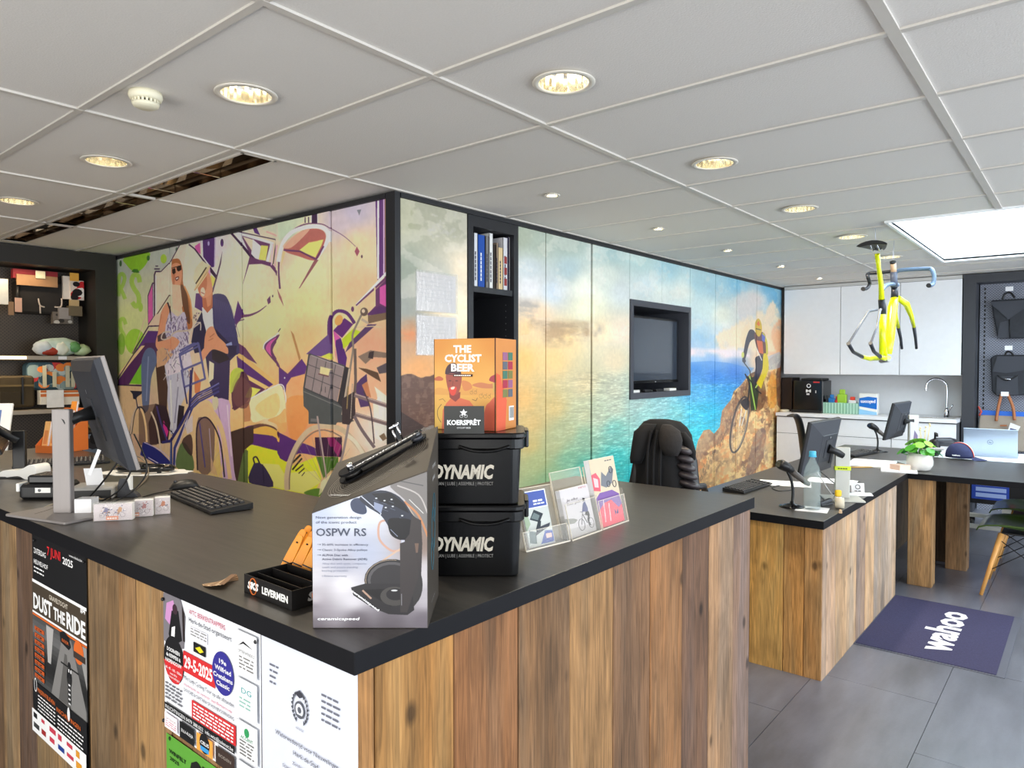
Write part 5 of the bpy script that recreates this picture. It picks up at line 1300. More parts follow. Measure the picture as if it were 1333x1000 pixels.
p = Poster('event_poster', 'green poster with large black letters below the club poster', yy(217), yy(330), zz(217, 952), 0.38, (92, 158, 56))
p.text('WINFELT', 0.04, 0.16, 0.035, 0.22, (20, 40, 16), bold=0.02); p.text('2025', 0.05, 0.22, 0.03, 0.12, (20, 40, 16), bold=0.02); p.text('GROU', 0.30, 0.34, 0.26, 0.58, (24, 28, 20), bold=0.05); p.disc(0.05, 0.03, 0.005, (40, 60, 30))
p.done()
# pins
for a, b in ((48, 703), (113, 731), (216.5, 779), (338, 834), (218, 936)):
    P0 = at(a, b, x=XF1)
    MB(frame((0, 0, 0), (0, -1, 0), (0, 0, 1))).lathe([(0.004, 0), (0.0045, 0.003), (0.003, 0.005), (0.0001, 0.0055)], n=12).build('drawing_pin', M_BLACK, loc=(XF1 - 0.0065, P0.y, P0.z), label='black drawing pin at the ' + {48: 'top left corner of the gravel ride poster', 113: 'top right corner of the gravel ride poster', 216.5: 'top left corner of the white club poster', 338: 'corner where the club and letter posters meet', 218: 'bottom left corner of the white club poster'}[a], cat='pin', group='pins holding the posters')

# ================================================================ THINGS ON THE FRONT COUNTER
NL, ML_ = Vector((0.634, -0.773, 0)), Vector((0.773, 0.634, 0))
A_ = at(407, 818, z=H1); A_.z = H1

# --- display box with sloped top
w, d = 0.213, 0.187
hfl, hfr, hbr = 0.215, 0.292, 0.358
hbl = hfl + hbr - hfr
bx = thing('display_box', 'silver display box with a sloped brown top and derailleur cage picture', 'box', A_, atan2(NL.y, NL.x))
BF = Z_ = None
mb = MB()
v = [(0, 0, 0), (w, 0, 0), (w, d, 0), (0, d, 0), (0, 0, hfl), (w, 0, hfr), (w, d, hbr), (0, d, hbl)]
mb.add(v, [(3, 2, 1, 0), (0, 1, 5, 4), (1, 2, 6, 5), (2, 3, 7, 6), (3, 0, 4, 7), (4, 5, 6, 7)])
mb.build('carton', mat('brown_black_carton', (62, 55, 47), 0.5), bx, bevel=0.001)
Q4 = zm(0, 0, 1)
tb = lambda p: ((p[0] - 425) / 493 * w, (930 - p[1]) / 685 * hfr)
B = Print(w, hfr, 0.0006, tb)
B.field([(430, 430, 196, 206, 232), (430, 600, 205, 208, 222), (430, 700, 220, 216, 222), (430, 800, 200, 192, 198), (430, 840, 150, 142, 150), (430, 920, 120, 112, 120), (600, 430, 226, 232, 248), (560, 650, 190, 190, 205), (560, 740, 236, 232, 236), (600, 800, 224, 220, 226), (620, 900, 112, 104, 112), (700, 400, 230, 236, 250), (800, 330, 200, 196, 200), (900, 300, 170, 160, 156), (900, 420, 190, 170, 150), (900, 550, 150, 130, 120), (905, 700, 210, 204, 208), (905, 800, 190, 184, 190), (900, 900, 118, 110, 118), (760, 900, 112, 105, 112), (650, 600, 190, 196, 216)],
        lambda X, Y: (425 + X / w * 493, 930 - Y / hfr * 685), 6)
n = B.fbm(0.05, 0.004, 3, 5); B.a *= (0.985 + 0.03 * n)[..., None]
pz = lambda *q: [(q[i], q[i + 1]) for i in range(0, len(q), 2)]
B.poly(smooth(pz(760, 300, 918, 250, 918, 520, 880, 470, 850, 420, 820, 370), 4, True), (132, 128, 126)); B.line(smooth(pz(790, 310, 880, 350, 918, 430), 5), 6, (196, 190, 186)); B.line(smooth(pz(800, 290, 900, 310), 4), 4, (90, 88, 90)); B.line(smooth(pz(820, 380, 880, 440, 918, 530), 5), 9, (206, 140, 96)); B.line(smooth(pz(840, 370, 900, 430), 5), 3, (240, 236, 232))
B.line(smooth(pz(760, 460, 715, 470, 712, 540, 760, 590, 800, 590), 6), 9, (214, 170, 150)); B.line(smooth(pz(800, 585, 720, 640, 665, 690, 650, 730), 5), 7, (220, 186, 160))
B.poly(smooth(pz(590, 385, 610, 365, 640, 370, 660, 420, 640, 435, 600, 420), 4, True), (60, 70, 96)); B.poly(smooth(pz(630, 360, 720, 330, 800, 360, 850, 430, 870, 460, 850, 520, 800, 540, 760, 500, 720, 440, 660, 400), 4, True), (48, 52, 68)); B.poly(pz(680, 345, 760, 340, 820, 390, 840, 430, 780, 400, 720, 380), (26, 28, 36)); B.line(pz(635, 355, 720, 430, 712, 445), 4, (216, 222, 236)); B.poly(pz(690, 380, 730, 395, 720, 430, 690, 410), (150, 160, 190))
for x, y in ((735, 375), (770, 400), (700, 365), (765, 370), (740, 405), (810, 440)): B.ell(x, y, 5, 3, (230, 234, 240)); B.line(pz(x - 12, y + 8, x + 10, y + 16), 1.4, (120, 130, 150))
B.poly(smooth(pz(750, 460, 790, 450, 850, 460, 860, 500, 840, 540, 800, 545, 760, 520), 4, True), (22, 22, 28)); B.line(pz(760, 500, 790, 530), 3, (150, 160, 186))
B.poly(pz(850, 440, 890, 460, 895, 560, 890, 700, 870, 820, 830, 870, 800, 860, 815, 700, 810, 560, 840, 520), (64, 58, 58)); B.poly(pz(825, 560, 880, 560, 876, 600, 830, 610), (120, 96, 84)); B.poly(pz(805, 545, 820, 545, 826, 620, 812, 680, 770, 700, 700, 730, 660, 740, 760, 690, 800, 640), (196, 196, 214)); B.line(pz(812, 550, 818, 640, 780, 690, 640, 735), 3, (230, 230, 240))
B.ell(765, 720, 118, 92, (48, 46, 48)); B.ell(765, 720, 104, 80, (92, 90, 92)); B.ell(765, 722, 92, 70, (56, 54, 56)); B.ell(850, 740, 46, 88, (60, 58, 58)); B.ring(765, 720, 112, 88, 3, (200, 176, 150), 0.8, 0, 150, 280)
B.poly(pz(590, 752, 650, 735, 800, 735, 850, 760, 860, 850, 830, 872, 750, 868, 680, 840, 600, 785), (50, 48, 50)); B.poly(pz(640, 762, 790, 755, 800, 800, 760, 835, 700, 800), (34, 32, 34)); B.ell(775, 790, 60, 42, (78, 74, 72)); B.ell(780, 782, 40, 26, (44, 42, 44)); B.ell(775, 765, 14, 4, (220, 220, 220)); B.line(pz(592, 765, 700, 850), 2, (230, 220, 220)); B.line(pz(640, 765, 676, 800), 8, (196, 160, 140)); B.poly(pz(800, 560, 860, 540, 880, 700, 830, 860, 800, 860), (66, 60, 60)); B.line(pz(806, 780, 806, 830), 2, (180, 180, 186))
bp = B.material('display_box_print', 0.32, 0.86)
q = MB(frame((0, -0.0006, 0), (1, 0, 0), (0, 0, 1)))
q.poly([(0.001, 0.001, 0), (w - 0.001, 0.001, 0), (w - 0.001, hfr - 0.002, 0), (0.001, hfl - 0.002, 0)])
q.build('front_print', bp, bx, uv=lambda c: (c.x / w, c.z / hfr))
tm2 = lambda X, Y: (((X - 425) / 493) * w, (930 - Y) / 685 * hfr)
q = MB(frame((0, -0.0011, 0), (1, 0, 0), (0, 0, 1)))
for tx, X, Y, h_, X2, b_ in (('Next generation design', 443, 452, 11, 636, 0), ('of the iconic product', 443, 473, 11, 616, 0), ('OSPW RS', 443, 527, 33, 657, 0.012), ('35-60% increase in efficiency', 468, 569, 9, 665, 0), ('Classic 3-Spoke Alloy pulleys', 468, 592, 9, 661, 0), ('ALPHA Disc with', 468, 615, 9, 578, 0.01), ('Active Debris Remover (ADR)', 468, 632, 9, 660, 0.01)):
    x, y = tm2(X, Y); q.text(tx, x, y, h_ / 685 * hfr, (X2 - X) / 493 * w, bold=b_)
for Y in (565, 588, 611):
    x, y = tm2(448, Y); q.box(x, y, 0, x + 0.005, y + 0.0006, 0.0002); x2 = x + 0.005; q.poly([(x2, y - 0.001, 0.0003), (x2 + 0.002, y + 0.0003, 0.0003), (x2, y + 0.0016, 0.0003)])
for tx, X, Y, X2 in (('Alloy disc with quiet, composite', 468, 651, 657), ('teeth and patent pending', 468, 667, 620), ('bearing protection', 468, 682, 578), ('Lifetime warranty', 468, 705, 573)):
    x, y = tm2(X, Y); q.text(tx, x, y, 8 / 685 * hfr, (X2 - X) / 493 * w, m=1)
x, y = tm2(447, 893); q.text('ceramicspeed', x, y, 12 / 685 * hfr, (627 - 447) / 493 * w, bold=0.015, m=2, shear=0.15)
q.M = q.M @ frame(Vector((*tm2(596, 762), 0.0002)), Vector((0.80, -0.60, 0)), Vector((0.60, 0.80, 0)))
q.text('ceramicspeed', 0, -0.003, 0.004, 0.062, bold=0.02, m=2)
q.build('front_lettering', [paper((78, 82, 96)), paper((140, 144, 160)), paper((246, 246, 248))], bx)
# sloped top print with growth rings
TN = (Vector((w, 0, hfr - hfl))).cross(Vector((0, d, hbl - hfl))).normalized()
ex = Vector((w, 0, hfr - hfl)).normalized(); ey = TN.cross(ex)
TPF = frame(Vector((0, 0, hfl)) + TN * 0.0008, ex, ey, TN)
q = MB(TPF)
LX = Vector((w, 0, hfr - hfl)).length; eyv = Vector((0, d, hbl - hfl)); sk_x = eyv.dot(ex); LY = eyv.dot(ey)
def tp(a, b, z=0): return (a * LX + b * sk_x, b * LY, z)
for k in range(9):
    e = 0.018 + k * 0.006
    pts = [(tp(0.5, 0.5)[0] + (0.055 + e * 0.85) * cos(t) * 0.86 - (e) * sin(t) * 0.5, tp(0.5, 0.5)[1] + (0.055 + e * 0.85) * cos(t) * 0.52 + e * sin(t) * 0.86, 0.0002) for t in [2 * pi * i / 48 for i in range(48)]]
    # clip the rings to the lid
    seg = []
    for P_ in pts + pts[:1]:
        b_ = P_[1] / LY; a_ = (P_[0] - b_ * sk_x) / LX
        if 0.03 < a_ < 0.97 and 0.05 < b_ < 0.95: seg.append(P_)
        elif len(seg) > 2: q.tube(seg, 0.0003, 3); seg = []
        else: seg = []
    if len(seg) > 2: q.tube(seg, 0.0003, 3)
q.build('ring_pattern', mat('ring_print_grey', (168, 160, 146), 0.5), bx)
q = MB(TPF); q.M = TPF @ frame(tp(0.10, 0.22, 0.0004), Vector((0.8, -0.6, 0)).normalized(), Vector((0.6, 0.8, 0)))
q.text('ceramicspeed', 0, 0, 0.006, 0.055, bold=0.02, shear=0.2)
q.build('lid_lettering', paper((206, 204, 200)), bx)
q = MB(frame((w + 0.0006, 0, 0), (0, 1, 0), (0, 0, 1)))
q.text('ceramic', 0.07, 0.285, 0.010, 0.055, m=1, shear=0.2); q.text('speed', 0.07, 0.262, 0.010, 0.045, m=1, shear=0.2)
for cx, cz, r_ in ((0.085, 0.165, 0.03), (0.1, 0.205, 0.02), (0.07, 0.12, 0.022)):
    q.tube([(cx + r_ * 0.9 * cos(t), cz + r_ * sin(t) * 1.4, 0.0002) for t in [2 * pi * i / 24 for i in range(24)]], 0.0008, 3, closed=True)
q.text('ceramicspeed', 0.05, 0.03, 0.004, 0.06, m=1)
q.build('side_print', [paper((64, 110, 124)), paper((180, 178, 176))], bx)
# the real part mounted on the lid
cg = MB(TPF); S0 = Vector(tp(0.30, 0.42)); S1 = Vector(tp(0.86, 0.74))
dx_ = (S1 - S0).normalized(); dy_ = Vector((-dx_.y, dx_.x, 0))
CF = TPF @ frame(S0, dx_, dy_, (0, 0, 1)); Lc = (S1 - S0).length
cg.M = CF
out = smooth([(-0.03, 0.004), (-0.018, 0.022), (0.01, 0.020), (Lc * 0.5, 0.012), (Lc + 0.01, 0.010), (Lc + 0.014, 0.0), (Lc, -0.010), (Lc * 0.5, -0.012), (0.0, -0.016), (-0.022, -0.014)], 4, True)
cg.prism(out, 0.004, 0.008); cg.prism([(a * 0.95 + 0.002, b * 0.9) for a, b in out], 0.017, 0.022)
cg.tube([(0, 0, 0), (0, 0, 0.026)], 0.004, 10); cg.tube([(Lc, 0, 0), (Lc, 0, 0.026)], 0.004, 10)
cg.build('derailleur_cage', M_BLACKG, bx)
MB(CF).lathe([(0.012, 0.009), (0.013, 0.016)], (Lc - 0.004, 0, 0), 24).build('pulley_wheel', M_DARK, bx)
q = MB(CF); q.lathe([(0.017, 0.009), (0.019, 0.011), (0.019, 0.016), (0.017, 0.0165)], (0.0, 0.003, 0), 28); q.lathe([(0.007, 0.0235), (0.006, 0.032), (0.001, 0.0325)], (0.0, 0.003, 0), 16, m=1)
q.build('pulley_wheel', [mat('dark_alloy', (46, 44, 42), 0.3, 0.6), M_CHROME], bx)
q = MB(CF); q.text('ceramicspeed', -0.004, -0.005, 0.0075, Lc + 0.010, z=0.0224, bold=0.03, shear=0.2); q.build('cage_lettering', paper((240, 240, 240)), bx)
q = MB(CF); q.tube([(Lc * 0.80, 0.010, 0.02), (Lc * 0.80, 0.012, 0.052)], 0.0022, 8).tube([(Lc * 0.72, 0.010, 0.02), (Lc * 0.72, 0.012, 0.046)], 0.0022, 8).tube([(Lc * 0.69, 0.012, 0.052), (Lc * 0.84, 0.012, 0.053)], 0.0028, 8)
q.build('mounting_pins', M_CHROME, bx)

# --- stack of two square tubs
MBK = mat('glossy_tub_black', (8, 8, 9), 0.25, spec=0.35)
BW, BD, BH = 0.225, 0.205, 0.166
bc = at(672, 752, z=H1); bc.z = H1
bo = bc - NL * (BW / 2 - 0.012) + ML_ * (BD / 2)
for k in range(2):
    t = thing('storage_tub', ('upper' if k else 'lower') + (' black lidded tub lettered DYNAMIC, under the orange box' if k else ' black lidded tub lettered DYNAMIC, standing on the counter'), 'tub', bo + UP * BH * k, atan2(NL.y, NL.x), 'black stacked tubs')
    x, y = BW / 2, BD / 2
    q = MB(); q.rbox(-x, -y, 0.0, x, y, BH - 0.012, 0.026, 6, taper=0.007, b=0.003); q.build('body', MBK, t)
    q = MB(); q.rbox(-x - 0.007, -y - 0.007, BH - 0.038, x + 0.007, y + 0.007, BH - 0.012, 0.03, 6, b=0.003); q.rbox(-x - 0.010, -y - 0.010, BH - 0.013, x + 0.010, y + 0.010, BH, 0.03, 6, b=0.003)
    q.build('lid', MBK, t)
    q = MB()
    for s_ in (1, -1): q.rbox(s_ * (x + 0.012) - 0.006, -0.045, BH - 0.04, s_ * (x + 0.012) + 0.006, 0.045, BH + 0.0, 0.005, 3)
    q.build('lid_clip', MBK, t)
    MB().tube(smooth([(0.085, -y - 0.011, BH - 0.03), (0.05, -y - 0.014, BH - 0.04), (0.005, -y - 0.014, BH - 0.040), (-0.03, -y - 0.011, BH - 0.03)], 4), 0.0035, 8).build('grip', MBK, t)
    q = MB(frame((0, -y - 0.0005 + 0.0072, 0), (1, 0, 0), (0, 0, 1)))
    q.M = q.M @ Matrix.Rotation(radians(2.4), 4, 'X')
    q.text('DYNAMIC', -0.090, 0.062, 0.030, 0.140, z=0.002, bold=0.045, shear=0.22)
    q.text('CLEAN | LUBE | ASSEMBLE | PROTECT', -0.090, 0.046, 0.0075, 0.138, z=0.002, m=1)
    q.build('label_lettering', [paper((212, 202, 184)), paper((150, 146, 140))], t)

# --- the orange beer carton on the tubs
zt = H1 + 2 * BH
rc = at(646, 562, z=zt)
ang = atan2(NL.y, NL.x) + radians(-27)
e1 = Vector((cos(ang), sin(ang), 0))
t = thing('beer_carton', 'orange carton lettered THE CYCLIST BEER on the black tubs', 'box', Vector((rc.x, rc.y, zt)) - e1 * 0.172, ang)
ang = atan2(NL.y, NL.x) + radians(-24)
W_, Dp, Hb = 0.166, 0.115, 0.216
e1 = Vector((cos(ang), sin(ang), 0))
t.location = Vector((rc.x, rc.y, zt + 0.0005)) - e1 * W_; t.rotation_euler[2] = ang
tt = lambda p: ((p[0] - 258) / 485 * W_, (700 - p[1]) / 650 * Hb)     # read off the enlarged detail at (510,430) x5.26
K = Print(W_, Hb, 0.0006, tt, (236, 160, 62))
K.field([(260, 60, 232, 152, 60), (740, 60, 232, 150, 56), (500, 250, 240, 168, 70), (500, 400, 246, 186, 90), (300, 400, 246, 186, 90), (700, 420, 244, 180, 84), (300, 640, 246, 196, 80), (560, 640, 244, 180, 90), (730, 640, 236, 160, 84)], lambda X, Y: (258 + X / W_ * 485, 700 - Y / Hb * 650), 6)
K.poly(smooth(pz(258, 420, 300, 400, 360, 410, 420, 400, 520, 395, 600, 400, 743, 390, 743, 440, 600, 450, 258, 450), 4, True), (236, 170, 84)); K.poly(smooth(pz(560, 380, 620, 360, 700, 370, 743, 350, 743, 395, 640, 400), 4, True), (214, 130, 84)); K.poly(smooth(pz(262, 335, 300, 318, 335, 335, 320, 350, 270, 348), 4, True), (206, 104, 66)); K.poly(smooth(pz(480, 350, 540, 360, 560, 400, 500, 420), 4, True), (226, 140, 80))
K.poly(pz(330, 560, 360, 510, 400, 470, 460, 470, 540, 490, 600, 560, 640, 700, 320, 700), (236, 116, 76)); K.poly(pz(380, 430, 470, 430, 466, 470, 430, 500, 385, 470), (150, 60, 52)); K.poly(smooth(pz(356, 300, 375, 420, 410, 450, 450, 440, 474, 380, 476, 300, 420, 290), 4, True), (170, 78, 62)); K.poly(smooth(pz(380, 400, 440, 395, 425, 450, 395, 450), 3, True), (236, 70, 54)); K.poly(smooth(pz(395, 398, 425, 392, 418, 410, 398, 412), 3, True), (246, 230, 210))
K.poly(smooth(pz(352, 300, 358, 260, 385, 230, 430, 225, 466, 270, 470, 305, 400, 296), 4, True), (70, 40, 52)); K.line(pz(350, 300, 475, 312), 5, (60, 34, 44)); K.ell(388, 350, 12, 4, (96, 40, 40)); K.ell(440, 350, 12, 4, (96, 40, 40)); K.line(pz(412, 350, 408, 385), 4, (120, 52, 46))
K.poly(smooth(pz(660, 540, 690, 500, 743, 470, 743, 700, 640, 700), 3, True), (226, 100, 70)); K.poly(smooth(pz(690, 345, 700, 320, 730, 305, 743, 305, 743, 360, 715, 355), 4, True), (176, 50, 66)); K.poly(pz(715, 360, 743, 360, 743, 440, 720, 420), (216, 176, 90))
K.line(smooth(pz(320, 520, 290, 560, 290, 610, 315, 650), 5), 3, (40, 30, 30)); K.line(pz(300, 490, 330, 480, 350, 500), 2, (40, 30, 30)); K.line(pz(560, 480, 590, 490, 600, 470), 2.5, (50, 30, 30))
for x, y, r_ in ((628, 455, 14), (660, 458, 13), (555, 432, 11), (585, 430, 11), (690, 458, 10)): K.ring(x, y, r_, r_, 1.2, (90, 70, 40)); K.line(pz(x, y, x + 12, y - 22), 1.2, (90, 70, 40))
kp = K.material('beer_carton_print', 0.45, 0.86)
MB().box(0, 0, 0, W_, Dp, Hb).build('carton', mat('carton_orange', (206, 132, 62), 0.5), t, bevel=0.0012)
q = MB(frame((0, -0.0005, 0), (1, 0, 0), (0, 0, 1))); q.poly([(0.0008, 0.0008, 0), (W_ - 0.0008, 0.0008, 0), (W_ - 0.0008, Hb - 0.0008, 0), (0.0008, Hb - 0.0008, 0)])
q.build('front_print', kp, t, uv=lambda c: (c.x / W_, c.z / Hb))
q = MB(frame((0, -0.0009, 0), (1, 0, 0), (0, 0, 1)))
for tx, X0_, X1_, Y in (('THE', 416, 556, 148), ('CYCLIST', 348, 634, 214), ('BEER', 398, 580, 280)):
    x, y = tt((X0_, Y)); h_ = 50 / 650 * Hb
    q.text(tx, x, y, h_, (X1_ - X0_) / 485 * W_, bold=0.04)
x, y = tt((414, 320)); q.box(x, y, 0, x + 0.052, y + 0.006, 0.0003, 1); q.bars(8, x + 0.003, y + 0.0018, 0.003, 0.045, z=0.0006)
q.box(W_ - 0.0035, 0, 0, W_ - 0.001, Hb, 0.0003, 1)
q.box(0.001, 0, 0, 0.0022, Hb, 0.0003, 1)
q.build('front_lettering', [paper((246, 240, 232)), paper((70, 44, 36))], t)
q = MB(frame((W_ + 0.0005, 0, 0), (0, 1, 0), (0, 0, 1)))
for i, c in enumerate(((150, 96, 130), (96, 100, 110), (70, 116, 96), (166, 50, 72), (120, 120, 70))): q.box(0.035, 0.165 - i * 0.022, 0, 0.062, 0.184 - i * 0.022, 0.0003, 1 + i).box(0.066, 0.165 - i * 0.022, 0, 0.092, 0.184 - i * 0.022, 0.0003, 1 + (i + 2) % 5)
q.poly([(0.0, 0.0, 0), (0.05, 0.0, 0), (0.058, 0.07, 0), (0.02, 0.13, 0), (0, 0.135, 0)], 6); q.box(0.07, 0.02, 0.0002, 0.098, 0.055, 0.0005, 0)
for i in range(8): q.box(0.074 + 0.003 * i, 0.026, 0.0006, 0.0752 + 0.003 * i, 0.052, 0.0008, 7)
q.build('side_print', [paper((236, 236, 232))] + [paper(c) for c in ((150, 96, 130), (96, 100, 110), (70, 116, 96), (166, 50, 72), (120, 120, 70), (216, 96, 66))] + [paper(BK)], t)

cp = at(578, 565, z=zt)
t = thing('shop_card', 'small black KOERSPRÊT card propped against the orange carton', 'card', Vector((cp.x, cp.y, zt + 0.0005)), atan2(NL.y, NL.x))
MB().box(0, 0, 0, 0.090, 0.002, 0.062).build('card', mat('card_black', (56, 56, 54), 0.6), t)
q = MB(frame((0, -0.0004, 0), (1, 0, 0), (0, 0, 1))); q.text('KOERSPRÊT', 0.007, 0.020, 0.0105, 0.075, bold=0.04); q.text('CYCLIST BEER', 0.029, 0.0115, 0.0035, 0.031)
for k in range(5):
    a = radians(90 + 72 * k); q.poly([(0.044 + 0.009 * cos(a), 0.047 + 0.009 * sin(a), 0.0004), (0.044 + 0.004 * cos(a - 0.6), 0.047 + 0.004 * sin(a - 0.6), 0.0004), (0.044, 0.047, 0.0004)][::-1]); q.poly([(0.044 + 0.009 * cos(a), 0.047 + 0.009 * sin(a), 0.0004), (0.044 + 0.004 * cos(a + 0.6), 0.047 + 0.004 * sin(a + 0.6), 0.0004), (0.044, 0.047, 0.0004)])
for x in (0.039, 0.049): q.tube([(x + 0.0035 * cos(i), 0.0395 + 0.0035 * sin(i), 0.0004) for i in [2 * pi * j / 12 for j in range(12)]], 0.0004, 3, closed=True)
q.build('card_lettering', paper((240, 240, 240)), t)
# --- lever display tray
P1, P2 = at(318, 771, z=H1), at(380, 796, z=H1)
u_ = (P2 - P1); u_.z = 0
Ws = u_.length; ang = atan2(u_.y, u_.x); Ds = 0.200
t = thing('lever_tray', 'open black counter tray lettered LEVERMEN holding orange tyre levers', 'display tray', (P1.x, P1.y, H1), ang)
q = MB(); F_ = 0.040; Bk = 0.105
q.box(0, 0, 0, Ws, Ds, 0.0015)
q.box(0, 0, 0, Ws, 0.0015, F_)
q.box(0, Ds - 0.0015, 0, Ws, Ds, F_)
for x in (0, Ws - 0.0015):
    q.prism([(0, 0), (Ds, 0), (Ds, F_), (0, F_)], 0, 0.0015) if False else q.box(x, 0.0015, 0, x + 0.0015, Ds - 0.0015, F_)
q.build('tray', mat('tray_black_card', (24, 22, 22), 0.45), t)
q = MB()
for k in range(3): q.box(0.0016, 0.030 + k * 0.036, 0.002, Ws - 0.0016, 0.0312 + k * 0.036, 0.036 + 0.002 * k)
q.build('divider', mat('tray_black_card'), t)
q = MB(frame((0, -0.0006, 0), (1, 0, 0), (0, 0, 1))); q.text('LEVERMEN', Ws * 0.40, 0.013, 0.014, Ws * 0.53, bold=0.04); q.text('SKS', Ws * 0.09, 0.014, 0.014, Ws * 0.24, bold=0.06, shear=0.2, z=0.0008)
q.tube([(Ws * 0.21 + 0.013 * cos(a), 0.020 + 0.017 * sin(a), 0.0003) for a in [2 * pi * i / 24 for i in range(24)]], 0.0014, 4, closed=True, m=1)
q.M = frame((Ws + 0.0006, 0, 0), (0, 1, 0), (0, 0, 1)); q.text('SKS', 0.035, 0.012, 0.016, 0.05, bold=0.06, shear=0.2, z=0.0008, m=2)
q.tube([(0.062 + 0.016 * cos(a), 0.020 + 0.017 * sin(a), 0.0003) for a in [2 * pi * i / 24 for i in range(24)]], 0.0014, 4, closed=True, m=1)
q.build('tray_lettering', [paper((240, 240, 236)), paper((214, 112, 50)), paper((170, 168, 166))], t)
M_ORG = mat('lever_orange', (246, 160, 44), 0.35)
lv0 = None
lvl = ['front left', 'front middle', 'front right', 'second row left', 'second row middle', 'second row right', 'rear left', 'rear right']
for i in range(8):
    if lv0 is None:
        lv0 = thing('tyre_lever', '', 'tyre lever', group='orange tyre levers in the tray')
        pr = smooth([(-0.008, 0.0), (-0.0085, 0.04), (-0.007, 0.085), (-0.004, 0.100), (0.004, 0.100), (0.007, 0.085), (0.0085, 0.04), (0.008, 0.0)], 4)
        qq = MB(frame((0, 0, 0), (1, 0, 0), (0, 0, 1))); qq.prism(pr, -0.0035, 0.0035); qq.build('shaft', M_ORG, lv0, bevel=0.001)
        MB().box(-0.009, -0.0042, 0.028, 0.009, 0.0042, 0.031).build('black_band', M_BLACK, lv0)
        qq = MB(frame((0, -0.0036, 0), (1, 0, 0), (0, 0, 1))); qq.lathe([(0.0022, 0), (0.0001, 0.0004)], (0, 0.082, 0), 10); qq.build('hook_hole', M_BLACK, lv0)
        lv = lv0
    else:
        lv = dup(lv0)
    lv['label'] = 'orange tyre lever in the black tray, %s' % lvl[i]
    lv.location = at(*((367, 747), (380, 750), (393, 753), (372, 738), (385, 741), (398, 744), (380, 732), (393, 735))[i], z=H1 + 0.012)
    lv.scale = (1.3, 1.2, 0.92); lv.rotation_euler = (Matrix.Rotation(HEAD - pi / 2, 4, 'Z') @ Matrix.Rotation(radians(24), 4, 'Y') @ Matrix.Rotation(radians(-16), 4, 'X')).to_euler()

# fan of tan samples
t = thing('sample_fan', 'fanned tan sample strips beside the black lever tray', 'samples', at(302, 756, z=H1), 0)
for k in range(9):
    a = radians(125 + k * 7)
    MB(Matrix.Translation((0, 0, 0.0006 + k * 0.0012)) @ Matrix.Rotation(a - pi / 2 + 0.7, 4, 'Z')).box(-0.006, -0.012, 0, 0.006, 0.062, 0.001).build('strip', mat('tan_strip_%d' % (k % 3), ((176, 140, 104), (206, 176, 140), (140, 106, 78))[k % 3], 0.6), t)

# --- leaflet holders, front towards the customers
M_ACR = mat('clear_acrylic', (240, 236, 226), 0.06, alpha=0.10, spec=0.5)
M_ACE = mat('acrylic_edge', (250, 240, 220), 0.15, alpha=0.60)


def holder(name, lab, P, wd, hb, tilt, draw, stack, lw, lh, rz, label_leaf, liptop=0.06):
    t = thing(name, lab, 'leaflet holder', P, rz, 'clear leaflet holders')
    T_ = Matrix.Rotation(-radians(tilt), 4, 'X')
    q = MB(); q.box(0, -0.002, 0, wd, 0.085, 0.003); q.build('base', M_ACR, t)
    q = MB(T_); q.box(0, 0.030, 0.003, wd, 0.033, hb); q.build('back_panel', M_ACR, t)
    q = MB(T_); q.box(0, -0.002, 0.003, wd, 0.0, liptop); q.build('front_lip', M_ACR, t)
    q = MB(T_)
    for x in (0, wd - 0.003): q.box(x, 0.0, 0.003, x + 0.003, 0.030, liptop + 0.02)
    q.build('side_panel', M_ACR, t)
    q = MB(T_)
    for z in (liptop, ): q.box(0, -0.0025, z, wd, -0.0002, z + 0.0012)
    for x in (0, wd - 0.0015): q.box(x, -0.0026, 0.003, x + 0.0015, 0.0, liptop).box(x, 0.0296, 0.003, x + 0.0015, 0.0334, hb)
    q.box(0, 0.0296, hb - 0.001, wd, 0.0334, hb + 0.0006)
    q.box(0, -0.003, 0.0, wd, -0.0015, 0.004)
    q.build('polished_edges', M_ACE, t)
    g = thing('leaflet_stack', label_leaf, 'leaflets', Vector(P), rz)
    bk_ = MB(T_); bk_.box((wd - lw) / 2, 0.028 - stack, 0.004, (wd + lw) / 2, 0.028, lh); bk_.build('pages', M_PAPER, g)
    fr = T_ @ frame(((wd - lw) / 2, 0.0275 - stack, 0.004), (1, 0, 0), (0, 0, 1))
    draw(g, fr, lw, lh - 0.004)
    return t


